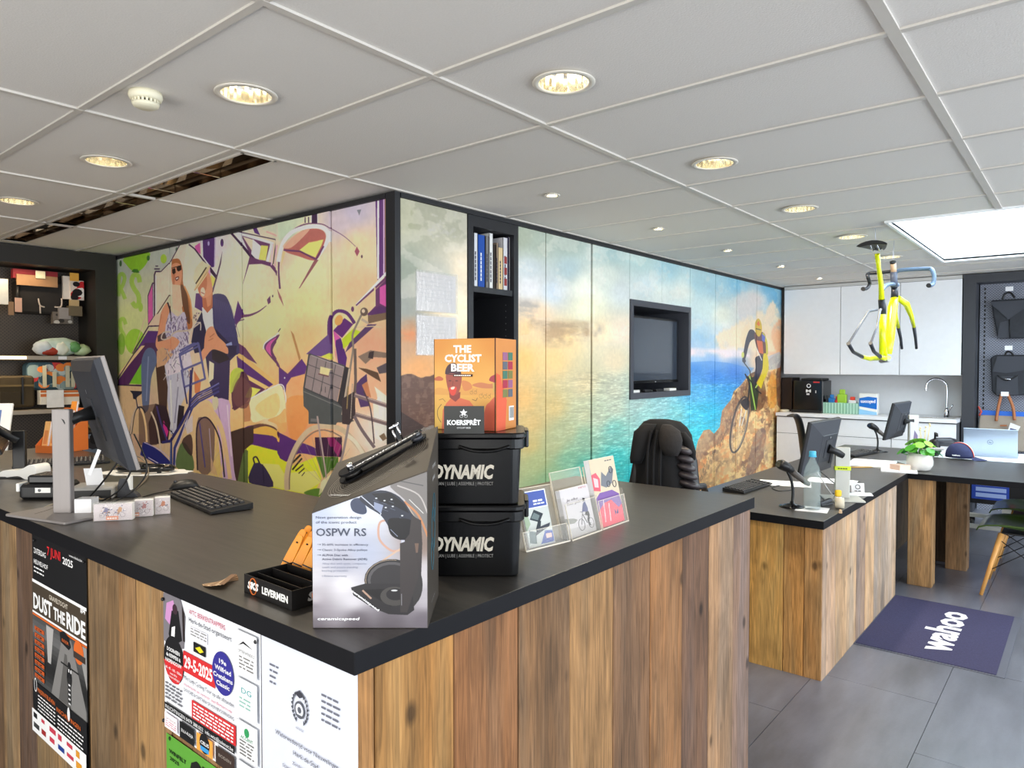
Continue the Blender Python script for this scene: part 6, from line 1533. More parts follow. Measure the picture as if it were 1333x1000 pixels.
def leaf1(g, F, w, h):
    q = MB(F)
    def R_(x0, y0, x1, y1, m, z=0.0002): q.box(x0 * w, y0 * h, 0, x1 * w, y1 * h, z, m)
    def Pp(pts, m, z=0.0005): q.poly([(x * w, y * h, z) for x, y in pts], m)
    R_(0, 0, 1, 1, 0); R_(0.03, 0.70, 0.96, 0.98, 1, 0.0004); q.bars(2, 0.45 * w, 0.79 * h, 0.007, 0.40 * w, z=0.0006, m=2); q.bars(3, 0.45 * w, 0.74 * h, 0.005, 0.45 * w, z=0.0006, m=2)
    R_(0.0, 0.02, 1, 0.68, 3, 0.0003); Pp([(0.2, 0.5), (0.55, 0.42), (0.75, 0.56), (0.42, 0.66)], 4); Pp([(0.25, 0.52), (0.5, 0.46), (0.6, 0.54), (0.4, 0.61)], 5, 0.0008); Pp([(0.35, 0.3), (0.5, 0.25), (0.62, 0.44), (0.5, 0.45)], 4); Pp([(0.3, 0.2), (0.9, 0.32), (0.95, 0.38), (0.4, 0.33)], 6, 0.0007); Pp([(0.45, 0.04), (0.98, 0.04), (0.98, 0.24), (0.7, 0.26)], 1, 0.0006); Pp([(0.05, 0.1), (0.3, 0.06), (0.35, 0.26), (0.1, 0.32)], 5, 0.0007); R_(0.7, 0.12, 0.92, 0.2, 7, 0.0009); Pp([(0.0, 0.3), (0.2, 0.42), (0.14, 0.6), (0, 0.66)], 8, 0.0006)
    q.build('cover_print', [paper(c) for c in ((236, 238, 244), (78, 96, 166), (240, 240, 244), (200, 204, 198), (52, 60, 66), (110, 124, 124), (72, 76, 84), (240, 200, 190), (160, 176, 150))], g)


def leaf2(g, F, w, h):
    q = MB(F)
    q.box(0, 0, 0, w, h, 0.0002); q.text('Je elke', 0.16 * w, 0.74 * h, 0.007, 0.4 * w, z=0.0004, m=1, shear=0.2); q.text('fiets gids!', 0.16 * w, 0.66 * h, 0.007, 0.52 * w, z=0.0004, m=1, shear=0.2); q.text('FIETS', 0.66 * w, 0.94 * h, 0.0045, 0.26 * w, z=0.0004, m=4)
    def ring(cx, cy, r, m): q.tube([(cx * w + r * cos(a), cy * h + r * 1.05 * sin(a), 0.0006) for a in [2 * pi * i / 28 for i in range(28)]], 0.0008, 4, closed=True, m=m)
    ring(0.52, 0.21, 0.0155, 2); ring(0.86, 0.19, 0.0135, 2)
    def ln(a, b, c, d, r, m): q.tube([(a * w, b * h, 0.0008), (c * w, d * h, 0.0008)], r, 4, m=m)
    ln(0.52, 0.21, 0.62, 0.44, 0.0008, 2); ln(0.62, 0.40, 0.72, 0.22, 0.001, 2); ln(0.72, 0.22, 0.86, 0.19, 0.0008, 2); ln(0.62, 0.40, 0.78, 0.38, 0.0008, 2); ln(0.6, 0.46, 0.54, 0.47, 0.0008, 2)
    for pts, m, z in (([(0.70, 0.66), (0.78, 0.67), (0.80, 0.72), (0.72, 0.74)], 2, 0.0012), ([(0.66, 0.46), (0.60, 0.44), (0.70, 0.62), (0.78, 0.66), (0.84, 0.50), (0.82, 0.44), (0.74, 0.44)], 3, 0.0010), ([(0.72, 0.44), (0.84, 0.44), (0.86, 0.36), (0.80, 0.22), (0.84, 0.14), (0.78, 0.15), (0.74, 0.26), (0.78, 0.35), (0.70, 0.38)], 2, 0.0011), ([(0, 0.30), (0.30, 0.28), (0.42, 0.33), (0.30, 0.38), (0, 0.42)], 5, 0.0004), ([(0, 0), (1, 0), (1, 0.16), (0, 0.20)], 6, 0.0003)):
        q.poly([(x * w, y * h, z) for x, y in pts], m)
    q.build('cover_print', [paper(c) for c in ((206, 200, 200), (70, 60, 60), (44, 40, 46), (60, 66, 120), (180, 60, 60), (140, 140, 132), (186, 180, 178))], g)


def leaf3(g, F, w, h):
    q = MB(F)
    q.box(0, 0, 0, w, h, 0.0002)
    def Pp(pts, m, z=0.0005): q.poly([(x * w, y * h, z) for x, y in pts], m)
    Pp([(0, 0), (1, 0), (1, 0.26), (0.85, 0.22), (0.6, 0.36), (0.3, 0.34), (0, 0.22)], 1, 0.0004); Pp([(0, 0.22), (0.3, 0.34), (0.6, 0.36), (0.85, 0.22), (1, 0.26), (0.95, 0.42), (0.7, 0.50), (0.2, 0.50), (0, 0.42)], 2, 0.0004)
    Pp([(0.0, 0.55), (0.25, 0.52), (0.3, 0.70), (0.18, 0.80), (0, 0.78)], 3); Pp([(0.05, 0.6), (0.2, 0.58), (0.22, 0.7), (0.05, 0.74)], 4, 0.0007)
    Pp([(0.3, 0.6), (0.5, 0.55), (0.75, 0.60), (0.9, 0.80), (0.8, 0.84), (0.55, 0.72), (0.4, 0.80)], 5)
    for cx, cy, r in ((0.78, 0.80, 0.010), (0.84, 0.58, 0.010), (0.60, 0.60, 0.009)): q.tube([(cx * w + r * cos(a), cy * h + r * sin(a), 0.0008) for a in [2 * pi * i / 20 for i in range(20)]], 0.0014, 4, closed=True, m=6)
    q.M = F @ frame((0.26 * w, 0.06 * h, 0.0007), (0.1, 1, 0), (-1, 0.1, 0)); q.text('TOERISTEN', 0, 0, 0.006, 0.32 * h, m=7, bold=0.02)
    q.M = F @ frame((0.46 * w, 0.06 * h, 0.0007), (0.1, 1, 0), (-1, 0.1, 0)); q.text('FIETSROUTES', 0, 0, 0.006, 0.26 * h, m=7, bold=0.02)
    q.M = F; Pp([(0.66, 0.12), (0.72, 0.16), (0.66, 0.22)], 8, 0.0008); Pp([(0.72, 0.13), (0.80, 0.14), (0.80, 0.22), (0.74, 0.17)], 8, 0.0008)
    q.bars(3, 0.6 * w, 0.94 * h, 0.004, 0.3 * w, z=0.0006, m=6)
    q.build('cover_print', [paper(c) for c in ((214, 196, 168), (232, 76, 96), (128, 96, 160), (226, 96, 110), (246, 190, 190), (120, 122, 128), (92, 92, 98), (250, 240, 240), (44, 36, 110))], g)


h1 = at(684.5, 719.5, z=H1); h1b = at(742, 705, z=H1); a1_ = atan2(h1b.y - h1.y, h1b.x - h1.x)
holder('leaflet_holder', 'clear acrylic holder with blue-headed leaflets, beside the black tubs', h1, (h1b - h1).length, 0.165, 16, leaf1, 0.006, 0.098, 0.155, a1_, 'leaflets with a blue header block, nearest the black tubs', 0.05)
h2 = at(744.5, 705, z=H1); h2b = at(783.5, 691, z=H1); a2_ = atan2(h2b.y - h2.y, h2b.x - h2.x)
holder('leaflet_holder', 'clear acrylic holder with grey cyclist leaflets, middle of three', h2, (h2b - h2).length, 0.195, 14, leaf2, 0.014, (h2b - h2).length - 0.012, 0.142, a2_, 'grey leaflets showing a cyclist in the middle holder', 0.10)
h3 = at(784.5, 690.5, z=H1); h3b = at(818, 678.5, z=H1); a3_ = atan2(h3b.y - h3.y, h3b.x - h3.x)
holder('leaflet_holder', 'clear acrylic holder with tall pink and violet leaflets, farthest of three', h3, (h3b - h3).length, 0.19, 12, leaf3, 0.018, (h3b - h3).length - 0.010, 0.208, a3_, 'tall pink and violet leaflets in the farthest holder', 0.085)


# --- keyboards, mice, monitors
def keyboard(lab, P, rz, L_=0.44, W_=0.13, grp='keyboards', keyc=(40, 40, 44)):
    t = thing('keyboard', lab, 'keyboard', P, rz, grp)
    q = MB(); q.loft([[(x, -W_ / 2, z) if False else (x, y, z) for x, y in ((-L_ / 2, -W_ / 2), (L_ / 2, -W_ / 2), (L_ / 2, W_ / 2), (-L_ / 2, W_ / 2))] for z in (0.002,)] + [[(-L_ / 2, -W_ / 2, 0.012), (L_ / 2, -W_ / 2, 0.012), (L_ / 2, W_ / 2, 0.024), (-L_ / 2, W_ / 2, 0.024)]], True, False)
    q.build('case', M_BLACK, t, bevel=0.0015)
    sl = 0.012 / W_
    km = MB(); kw = 0.0185
    km.loft([[(-0.0085, -0.0082, 0), (0.0085, -0.0082, 0), (0.0085, 0.0082, 0), (-0.0085, 0.0082, 0)], [(-0.0068, -0.006, 0.006), (0.0068, -0.006, 0.006), (0.0068, 0.007, 0.006), (-0.0068, 0.007, 0.006)]], True, False)
    km.poly([(-0.002, -0.001, 0.0062), (0.002, -0.001, 0.0062), (0.002, 0.004, 0.0062), (-0.002, 0.004, 0.0062)], 1)
    proto = None
    n = 0
    for r in range(6):
        y = -W_ / 2 + 0.014 + r * 0.0198
        for c in range(int((L_ - 0.02) / kw)):
            if c in (15, 19) and L_ > 0.4 and r < 6: continue
            if r == 0 and 4 <= c <= 8: continue
            x = -L_ / 2 + 0.018 + c * kw
            if x > L_ / 2 - 0.012: continue
            if proto is None: proto = km.build('key', [mat('key_black', keyc, 0.5), mat('key_legend', (196, 190, 178), 0.6)], t); k = proto
            else: k = proto.copy(); COL.objects.link(k)
            k.parent = t; k.location = (x, y, 0.0125 + (y + W_ / 2) * sl); k.rotation_euler = (math.atan(sl), 0, 0); n += 1
    y = -W_ / 2 + 0.014
    MB().box(-0.045, -0.008, 0, 0.045, 0.008, 0.005).build('space_bar', mat('key_black'), t, loc=(-L_ / 2 + 0.018 + 6 * kw, y, 0.0135))
    return t


kA, kB, kC = at(280, 672, z=H1), at(323, 662, z=H1), at(224, 648, z=H1)
a_ = atan2((kB - kA).y, (kB - kA).x)
# long side runs from kA (near corner) to kC
lv_ = kA - kC; lv_.z = 0
kc = (kC + kB) / 2 + Vector((0, 0, 0))
keyboard('black keyboard beside the silver-footed monitor on the front counter', (kc.x, kc.y, H1), atan2(lv_.y, lv_.x) , 0.44, 0.14)


def mouse(lab, P, rz, grp='computer mice'):
    t = thing('computer_mouse', lab, 'mouse', P, rz, grp)
    rg = []
    for i in range(9):
        s_ = -1 + 2 * i / 8
        hw = 0.031 * sqrt(max(0.0, 1 - s_ ** 4 * 0.92)); hh = 0.034 * (1 - 0.55 * (s_ * 0.8 + 0.15) ** 2) * sqrt(max(0.02, 1 - s_ ** 6))
        rg.append([(s_ * 0.055, hw * cos(a), 0.002 + hh * max(sin(a), 0) ** 0.8) for a in [pi * k / 12 for k in range(13)]])
    MB().loft(rg, True, True).build('shell', M_BLACK, t)
    MB().lathe([(0.001, -0.004), (0.007, -0.003), (0.007, 0.003), (0.001, 0.004)], n=16).build('scroll_wheel', M_DARK, t, loc=(0.032, 0, 0.029)).rotation_euler = (pi / 2, 0, 0)
    return t


def cable(name, lab, pts, r=0.0022, m=None, parent=None, cat='cable', grp=None, k=6):
    q = MB().tube(smooth([tuple(p) for p in pts], k), r, 6)
    return q.build(name, m or M_BLACK, parent, label=None if parent else lab, cat=None if parent else cat, group=grp)


mp_ = at(240, 636, z=H1)
mouse('black computer mouse behind the keyboard on the front counter', (mp_.x, mp_.y, H1), a_ + 2.6)
cable('mouse_cable', 'thin black cable from the counter mouse', [at(224, 637, z=H1 + 0.01), at(214, 640, z=H1 + 0.004), at(200, 643, z=H1 + 0.003), at(186, 647, z=H1 + 0.003)])


def monitor(lab, base, rz_base, pan, rz_pan, tilt, wd, ht, zc, style, grp='monitors', col=M_BLACK, edge=M_BLACK, colw=0.06, colh=0.36, plate=(0.2, 0.2), band=None, prot=0.0):
    """pan = centre of the screen, rz_pan = direction (radians) of the screen's width, screen looks to the right of it"""
    t = thing('monitor', lab, 'monitor', base, rz_base, grp)
    R_ = Matrix.Rotation(rz_base, 4, 'Z').inverted() @ Matrix.Translation(-Vector(base))
    Mp = R_ @ Matrix.Translation(pan) @ Matrix.Rotation(rz_pan, 4, 'Z') @ Matrix.Rotation(radians(tilt), 4, 'X')
    # local: x along width, z up, -y = screen side
    q = MB(Mp); q.rbox(-wd / 2, -0.010, -ht / 2, wd / 2, 0.004, ht / 2, 0.006, 3, b=0.001); q.build('bezel_frame', edge, t)
    q = MB(Mp @ frame((0, -0.0103, 0), (1, 0, 0), (0, 0, 1))); q.box(-wd / 2 + 0.008, -ht / 2 + 0.016, 0, wd / 2 - 0.008, ht / 2 - 0.008, 0.0004); q.build('screen', M_BLACKG, t)
    q = MB(Mp)
    if style == 'bulge':
        rr = lambda a, b, y: [(-a, y, -b), (a, y, -b), (a, y, b), (-a, y, b)]
        q.loft([rr(wd / 2 - 0.002, ht / 2 - 0.002, 0.003), rr(wd / 2 - 0.004, ht / 2 - 0.004, 0.012), rr(wd * 0.24, ht * 0.26, 0.040), rr(wd * 0.23, ht * 0.25, 0.044)], True, False)
    else:
        rr = lambda a, b, y: [(-a, y, -b), (a, y, -b), (a, y, b), (-a, y, b)]
        q.loft([rr(wd / 2 - 0.002, ht / 2 - 0.002, 0.003), rr(wd / 2 - 0.006, ht / 2 - 0.006, 0.022), rr(wd / 2 - 0.05, ht / 2 - 0.04, 0.034)], True, False)
    q.build('back_shell', mat('monitor_shell', (46, 48, 55), 0.5, var=0.02), t)
    q = MB(Mp @ frame((0, 0.0445 if style == 'bulge' else 0.0342, 0), (-1, 0, 0), (0, 0, 1))); q.box(-0.05, -0.05, 0, 0.05, 0.05, 0.002); q.box(0.06, -0.09, 0, 0.10, -0.01, 0.003, 1)
    q.lathe([(0.008, 0.0021), (0.0001, 0.0024)], (0, ht * 0.2, 0), 16, m=2)
    q.build('back_plate', [M_DARK, M_BLACK, mat('badge_grey', (150, 152, 158), 0.3, 0.6)], t)
    if plate:
        q = MB(Matrix.Rotation(prot, 4, 'Z')); q.rbox(-plate[0] / 2, -plate[1] / 2, 0, plate[0] / 2, plate[1] / 2, 0.008, 0.006, 3); q.build('foot_plate', col, t)
        q = MB(); q.rbox(-colw / 2, -0.012, 0.008, colw / 2, 0.012, colh, 0.004, 3); q.build('column', col, t)
        p0 = Vector((0, 0, colh - 0.045)); p1 = Mp @ Vector((0, 0.040 if style == 'bulge' else 0.03, 0))
        q = MB().tube([p0, (p0 + p1) / 2 + Vector((0, 0, 0.004)), p1], [0.02, 0.018, 0.026], 12); q.build('tilt_arm', M_BLACK, t)
        if band:
            q = MB(); q.rbox(-colw / 2 - 0.004, -0.016, band, colw / 2 + 0.004, 0.016, band + 0.022, 0.003, 2); q.text('BIKE', 0, 0, 0.01) if False else None
            q.build('yellow_band', mat('lime_band', (206, 224, 40), 0.4), t)
            q = MB(frame((0, -0.0165, band), (1, 0, 0), (0, 0, 1))); q.bars(4, -0.026, 0.007, 0.008, 0.05); q.build('band_lettering', paper((70, 90, 30)), t)
    return t



MS = mat('monitor_silver', (146, 140, 138), 0.45, 0.2, var=0.03, scale=60, stretch=(1, 1, 0.1))
monitor('large monitor on a silver column and foot plate, front counter', (0.845, 2.575, H1), radians(-50.7), (0.967, 2.56, 1.352), radians(77.5), -15, 0.545, 0.365, 0, 'flat', col=MS, edge=MS, colw=0.058, colh=0.344, plate=(0.19, 0.30), prot=radians(65))
# slim black monitor at the left edge of the picture
b2 = at(14, 618, z=H1)
monitor('black monitor leaning at the far left of the front counter', (1.02, 3.62, H1), radians(-40), (0.93, 3.72, 1.27), radians(72), -22, 0.50, 0.30, 0, 'flat', col=M_BLACK, edge=M_BLACK, colw=0.05, colh=0.2, plate=(0.12, 0.12))
# white customer screen
wq = [at(x, y, y=4.15) for x, y in ((-30, 517), (40, 515), (22, 572), (-45, 575))]
t = thing('customer_screen', 'white framed customer screen at the far left of the counter', 'screen', (0.97, 4.2, H1), radians(-38))
q = MB(Matrix.Rotation(radians(-18), 4, 'X')); q.rbox(-0.13, -0.008, 0.07, 0.16, 0.008, 0.31, 0.006, 3); q.build('white_housing', M_WHITE, t)
q = MB(Matrix.Rotation(radians(-18), 4, 'X') @ frame((0, -0.0085, 0), (1, 0, 0), (0, 0, 1))); q.box(-0.10, 0.09, 0, 0.115, 0.275, 0.0004); q.bars(2, -0.02, 0.23, 0.014, 0.11, z=0.0006, m=1); q.bars(3, -0.04, 0.205, 0.014, 0.14, z=0.0006, m=2); q.bars(2, 0.0, 0.175, 0.012, 0.07, z=0.0006, m=1)
q.build('display', [mat('screen_blue', (70, 92, 132), 0.3, emit=0.7), mat('screen_white', (235, 240, 250), 0.3, emit=0.9), mat('screen_cyan', (110, 190, 220), 0.3, emit=0.9)], t)
q = MB(); q.rbox(-0.08, -0.06, 0, 0.10, 0.08, 0.012, 0.01).tube([(0.01, 0.02, 0.01), (0.01, 0.03, 0.15)], 0.015, 10); q.build('stand', M_WHITE, t)

# orange leaflet box with booklets
ob = at(72, 588, z=H1)
t = thing('booklet_box', 'orange open box of booklets at the far end of the front counter', 'display tray', (at(62, 590, z=H1).x, at(62, 590, z=H1).y, H1), radians(-62))
q = MB(frame((0, 0, 0), (0, 1, 0), (0, 0, 1), (1, 0, 0)))
side = [(0, 0), (0.20, 0), (0.20, 0.22), (0.0, 0.04)]
for z in (-0.08, 0.078): q.prism(side, z, z + 0.002)
q.build('side_cheek', mat('orange_card', (222, 118, 52), 0.55), t)
q = MB(); q.box(-0.078, 0, 0, 0.078, 0.002, 0.04).box(-0.078, 0.198, 0, 0.078, 0.2, 0.24).box(-0.078, 0.002, 0, 0.078, 0.198, 0.002); q.build('front_and_back', mat('orange_card'), t)
for k, (x, y, h_) in enumerate(((-0.05, 0.03, 0.17), (-0.01, 0.04, 0.18), (0.03, 0.05, 0.185), (-0.03, 0.09, 0.22), (0.02, 0.10, 0.23), (0.0, 0.14, 0.28))):
    g = thing('booklet', ('front left', 'front middle', 'front right', 'second row left', 'second row right', 'tallest rear')[k] + ' booklet in the orange counter box', 'booklet', t.location + Matrix.Rotation(radians(-62), 3, 'Z') @ Vector((x, y, 0.003)), radians(-62), 'booklets in the orange box')
    q = MB(Matrix.Rotation(radians(-12), 4, 'X')); q.box(-0.018, -0.006, 0, 0.018, 0.006, h_); q.build('pages', M_PAPER, g)
    q = MB(Matrix.Rotation(radians(-12), 4, 'X') @ frame((0, -0.0065, 0), (1, 0, 0), (0, 0, 1))); q.box(-0.018, 0, 0, 0.018, h_, 0.0004); q.box(-0.012, h_ * 0.25, 0.0004, 0.012, h_ * 0.7, 0.0008, 1); q.build('cover_print', [paper((240, 186, 120) if k < 3 else (236, 150, 60)), paper((222, 140, 84))], g)

# white payment terminal on the counter
t = thing('payment_terminal', 'white payment terminal lying on the counter, left edge', 'card terminal', at(30, 622, z=H1), radians(118))
pts = [(-0.10, 0.010), (-0.06, 0.034), (0.02, 0.040), (0.07, 0.062), (0.098, 0.058), (0.105, 0.030), (0.095, 0.002), (0.05, 0.0), (0.01, 0.012), (-0.08, 0.001)]
q = MB(frame((0, 0, 0), (-1, 0, 0), (0, 0, 1), (0, 1, 0))); q.prism(smooth(pts, 5, True), -0.038, 0.038, smooth=True); q.build('shell', M_WHITE, t, bevel=0.004)
q = MB(frame((0.10, 0, 0.014), (-1, 0, 0.14), (0, 1, 0))); q.box(0.02, -0.030, 0.016, 0.12, 0.030, 0.0185); q.build('screen_panel', M_BLACKG, t)
keyboard('second keyboard behind the silver column, partly hidden', at(82, 605, z=H1), radians(-20), 0.40, 0.13)

# clutter behind the column: label printer, papers, cube, cables
t = thing('label_printer', 'black and white label printer behind the silver monitor column', 'printer', at(60, 650, z=H1) + Vector((0.03, 0.05, 0)), radians(-50))
MB().rbox(-0.075, -0.07, 0, 0.075, 0.07, 0.055, 0.02, 5).build('housing', M_BLACK, t)
MB().rbox(-0.055, -0.05, 0.055, 0.055, 0.06, 0.085, 0.012, 4).build('roll_cover', mat('smoked_cover', (30, 30, 32), 0.2), t)
q = MB(frame((0, -0.0705, 0), (1, 0, 0), (0, 0, 1))); q.box(-0.01, 0.026, 0, 0.045, 0.044, 0.0006); q.lathe([(0.0055, 0.0007), (0.0001, 0.0009)], (0.006, 0.035, 0), 14, m=1); q.build('badge', [M_WHITE, mat('badge_grey')], t)
MB().rbox(-0.079, -0.072, 0.030, -0.066, -0.02, 0.06, 0.004).build('white_corner', M_WHITE, t)
t = thing('receipt_printer', 'grey printer with paper sticking out, behind the column', 'printer', at(120, 652, z=H1) + Vector((0.04, 0.07, 0)), radians(-40))
MB().rbox(-0.075, -0.06, 0, 0.075, 0.06, 0.045, 0.010, 3).build('housing', mat('light_grey_plastic', (150, 148, 144), 0.45), t)
MB().box(-0.07, -0.0615, 0.006, 0.07, -0.059, 0.034).build('front_panel', M_BLACK, t)
MB(Matrix.Rotation(radians(22), 4, 'X')).box(-0.03, 0.01, 0.04, 0.03, 0.011, 0.115).build('receipt', M_PAPER, t)
t = thing('note_block', 'white note block beside the silver column foot', 'note block', at(108, 671, z=H1), radians(-45))
MB().box(-0.026, 0, 0, 0.026, 0.05, 0.052).build('sheets', M_PAPER, t)
cols3 = (((120, 116, 150), (196, 150, 110)), ((176, 120, 120), (160, 150, 160)), ((190, 120, 90), (150, 140, 146)))
for i, (xa, xb, yb_, h_) in enumerate(((121, 173, 679, 0.058), (174, 200, 674, 0.058), (201, 222, 671, 0.060))):
    a, b = at(xa, yb_ + (0.6 if i == 0 else 0), z=H1), at(xb, yb_ - 1.6, z=H1)
    rz = atan2(b.y - a.y, b.x - a.x); wd = (b - a).length
    t = thing('card_box', ('wide clear box of cyclist cards, left of three', 'clear box of cyclist cards, middle of three', 'clear box of cyclist cards, right of three next to the keyboard')[i], 'card box', a, rz, 'clear boxes of cyclist cards')
    MB().box(0.002, 0.002, 0.002, wd - 0.002, 0.026, h_ - 0.004).build('cards', M_PAPER, t)
    MB().box(0, 0, 0, wd, 0.0012, h_).box(0, 0.0012, 0, 0.0012, 0.028, h_).box(wd - 0.0012, 0.0012, 0, wd, 0.028, h_).box(0.0012, 0.0268, 0, wd - 0.0012, 0.028, h_).build('clear_case', M_ACR, t)
    q = MB(frame((0.002, 0.0016, 0.002), (1, 0, 0), (0, 0, 1))); W2, H2_ = wd - 0.004, h_ - 0.006
    q.box(0, 0, 0, W2, H2_, 0.0003)
    rr_ = random.Random(i)
    nfig = 2 if i == 0 else 1
    for f in range(nfig):
        cx = W2 * (0.3 + 0.36 * f) if nfig == 2 else W2 * 0.5
        for k in range(26):
            a = rr_.uniform(0, 2 * pi); rr2 = rr_.uniform(0, 0.02)
            x, y = min(max(cx + rr2 * cos(a), 0.004), W2 - 0.005), min(max(H2_ * 0.52 + rr2 * sin(a), 0.004), H2_ - 0.005)
            s_ = rr_.uniform(0.0015, 0.004); q.poly([(x - s_, y - s_ * 0.6, 0.0005 + k * 1e-5), (x + s_, y - s_ * 0.3, 0.0005 + k * 1e-5), (x + s_ * 0.4, y + s_, 0.0005 + k * 1e-5)], rr_.choice([1, 2, 3, 4]))
        for dx_ in (-0.010, 0.010): q.tube([(cx + dx_ + 0.007 * cos(a), H2_ * 0.32 + 0.007 * sin(a), 0.0006) for a in [2 * pi * k / 16 for k in range(16)]], 0.0005, 3, closed=True, m=5)
        q.poly([(cx - 0.006, H2_ * 0.5, 0.001), (cx + 0.007, H2_ * 0.5, 0.001), (cx + 0.008, H2_ * 0.75, 0.001), (cx, H2_ * 0.8, 0.001)], 1 + f)
    if i < 2: q.box(W2 * (0.32 if i == 0 else 0.02), 0.002, 0.0012, W2 * (0.64 if i == 0 else 0.26), 0.014, 0.0014, 6); q.bars(4, W2 * (0.35 if i == 0 else 0.03), 0.005, 0.0055, W2 * (0.26 if i == 0 else 0.2), z=0.0016, m=7)
    q.build('card_print', [paper(c) for c in ((214, 204, 210), cols3[i][0], cols3[i][1], (96, 88, 110), (236, 230, 232), (120, 112, 120), (226, 150, 120), (246, 236, 230))], t)
# scanner cradle
t = thing('scanner_cradle', 'black wedge shaped scanner cradle behind the card boxes', 'cradle', at(163, 648, z=H1), radians(-45))
q = MB(frame((0, 0, 0), (1, 0, 0), (0, 0, 1))); q.prism([(-0.03, 0), (0.045, 0), (0.038, 0.012), (0.014, 0.03), (0.004, 0.07), (-0.018, 0.072), (-0.026, 0.05)], -0.03, 0.0); q.build('wedge', M_DARK, t, bevel=0.002)
MB().rbox(0.004, 0.004, 0.02, 0.018, 0.026, 0.078, 0.003).build('white_label', M_WHITE, t)
# plate with small parts
pc = at(190, 615, z=H1)
t = thing('parts_plate', 'white sheet with a ring of small black parts near the graffiti wall', 'plate', pc, radians(-50))
q = MB(); q.prism([(0.2 * cos(a) * (1 + 0.05 * ((i % 2) * 2 - 1)), 0.10 * sin(a) * (1 + 0.06 * ((i % 2) * 2 - 1))) for i, a in enumerate([2 * pi * k / 22 for k in range(22)])], 0, 0.002); q.build('sheet', M_WHITE, t)
q = MB(); q.tube([(0.12 * cos(a), 0.06 * sin(a), 0.02) for a in [2 * pi * k / 30 for k in range(30)]], 0.012, 8, closed=True); q.build('black_ring', M_BLACKG, t)
rr_ = random.Random(5)
for k in range(14):
    x, y = rr_.uniform(-0.1, 0.1), rr_.uniform(-0.05, 0.05)
    q = MB(); q.rbox(x - 0.009, y - 0.007, 0.002, x + 0.009, y + 0.007, rr_.uniform(0.015, 0.035), 0.003); q.build('small_part', (M_BLACK, M_CHROME, mat('tan_part', (190, 160, 120), 0.5))[k % 3], t)
# cables of the monitor
Z1 = H1
cable('monitor_cable', 'black cable hanging from the silver monitor, with a white tag', [(1.0, 2.52, 1.27), (0.99, 2.5, 1.2), (0.96, 2.55, 1.12), (0.93, 2.62, 1.05), (0.90, 2.66, 1.02)], 0.003, grp='monitor cables')
cable('monitor_cable', 'second black cable hanging from the silver monitor', [(1.02, 2.5, 1.27), (1.02, 2.47, 1.18), (0.99, 2.52, 1.08), (0.94, 2.62, 1.025)], 0.003, grp='monitor cables')
cable('monitor_cable', 'thin black cable looping to the right of the other monitor cables', [(1.03, 2.49, 1.27), (1.05, 2.44, 1.16), (1.02, 2.48, 1.08), (0.96, 2.58, 1.02)], 0.0025, grp='monitor cables')
P_ = at(123, 602, y=2.54)
MB(Matrix.Rotation(radians(-50), 4, 'Z') @ Matrix.Rotation(radians(22), 4, 'Y')).box(-0.006, -0.001, -0.045, 0.006, 0.001, 0.045).build('cable_tag', M_PAPER, loc=P_, label='white tag on the black monitor cables', cat='tag')
cable('coiled_cable', 'grey looped cable right of the silver monitor', [at(166, 600, z=1.16), at(178, 594, z=1.10), at(190, 603, z=1.06), at(193, 618, z=1.03), at(182, 632, z=H1 + 0.004), at(170, 640, z=H1 + 0.003), at(140, 640, z=H1 + 0.003), at(120, 633, z=H1 + 0.003)], 0.0025, mat('grey_cable', (120, 108, 92), 0.5))
for k, (pts, l_) in enumerate(((((47, 667), (60, 660), (75, 655), (95, 652), (120, 655)), 'pale cable by the left corner of the foot plate'), (((45, 670), (62, 665), (80, 659), (110, 660)), 'black cable by the left corner of the foot plate'), (((118, 650), (135, 640), (150, 655), (165, 660)), 'black cable bunch right of the grey printer'), (((125, 645), (140, 658), (128, 665), (112, 660)), 'dark cable coil behind the card boxes'), (((130, 632), (122, 645), (138, 650), (150, 640)), 'tan cable coil behind the card boxes'))):
    cable('loose_cable', l_, [at(x, y, z=H1 + 0.004 + 0.002 * k) for x, y in pts], 0.0028, (mat('pale_cable', (190, 180, 160), 0.5), M_BLACK, M_BLACK, M_BLACK, mat('tan_cable', (150, 128, 96), 0.5))[k], grp='loose cables on the front counter')
# ================================================================ JACKET ON THE OFFICE CHAIR
def rings_from(secs, n=20):
    """secs: (centre, half width vector, half depth vector) -> superellipse rings"""
    out = []
    for c, a, b in secs:
        c, a, b = Vector(c), Vector(a), Vector(b)
        out.append([tuple(c + a * cos(t) + b * sin(t)) for t in [2 * pi * i / n for i in range(n)]])
    return out


JP = Vector((2.95, 1.56, 0))
RV, DV = Vector((sin(HEAD), -cos(HEAD), 0)), Vector((cos(HEAD), sin(HEAD), 0))       # across and away, as one stands at the counter


def J(px, py, k=0.0):                                  # a point over the chair, k metres further away
    q = at(px, py, x=JP.x + 0.0)
    d = ray(px, py); s = ((JP - EYE).dot(DV) + k) / d.dot(DV)
    return EYE + d * s


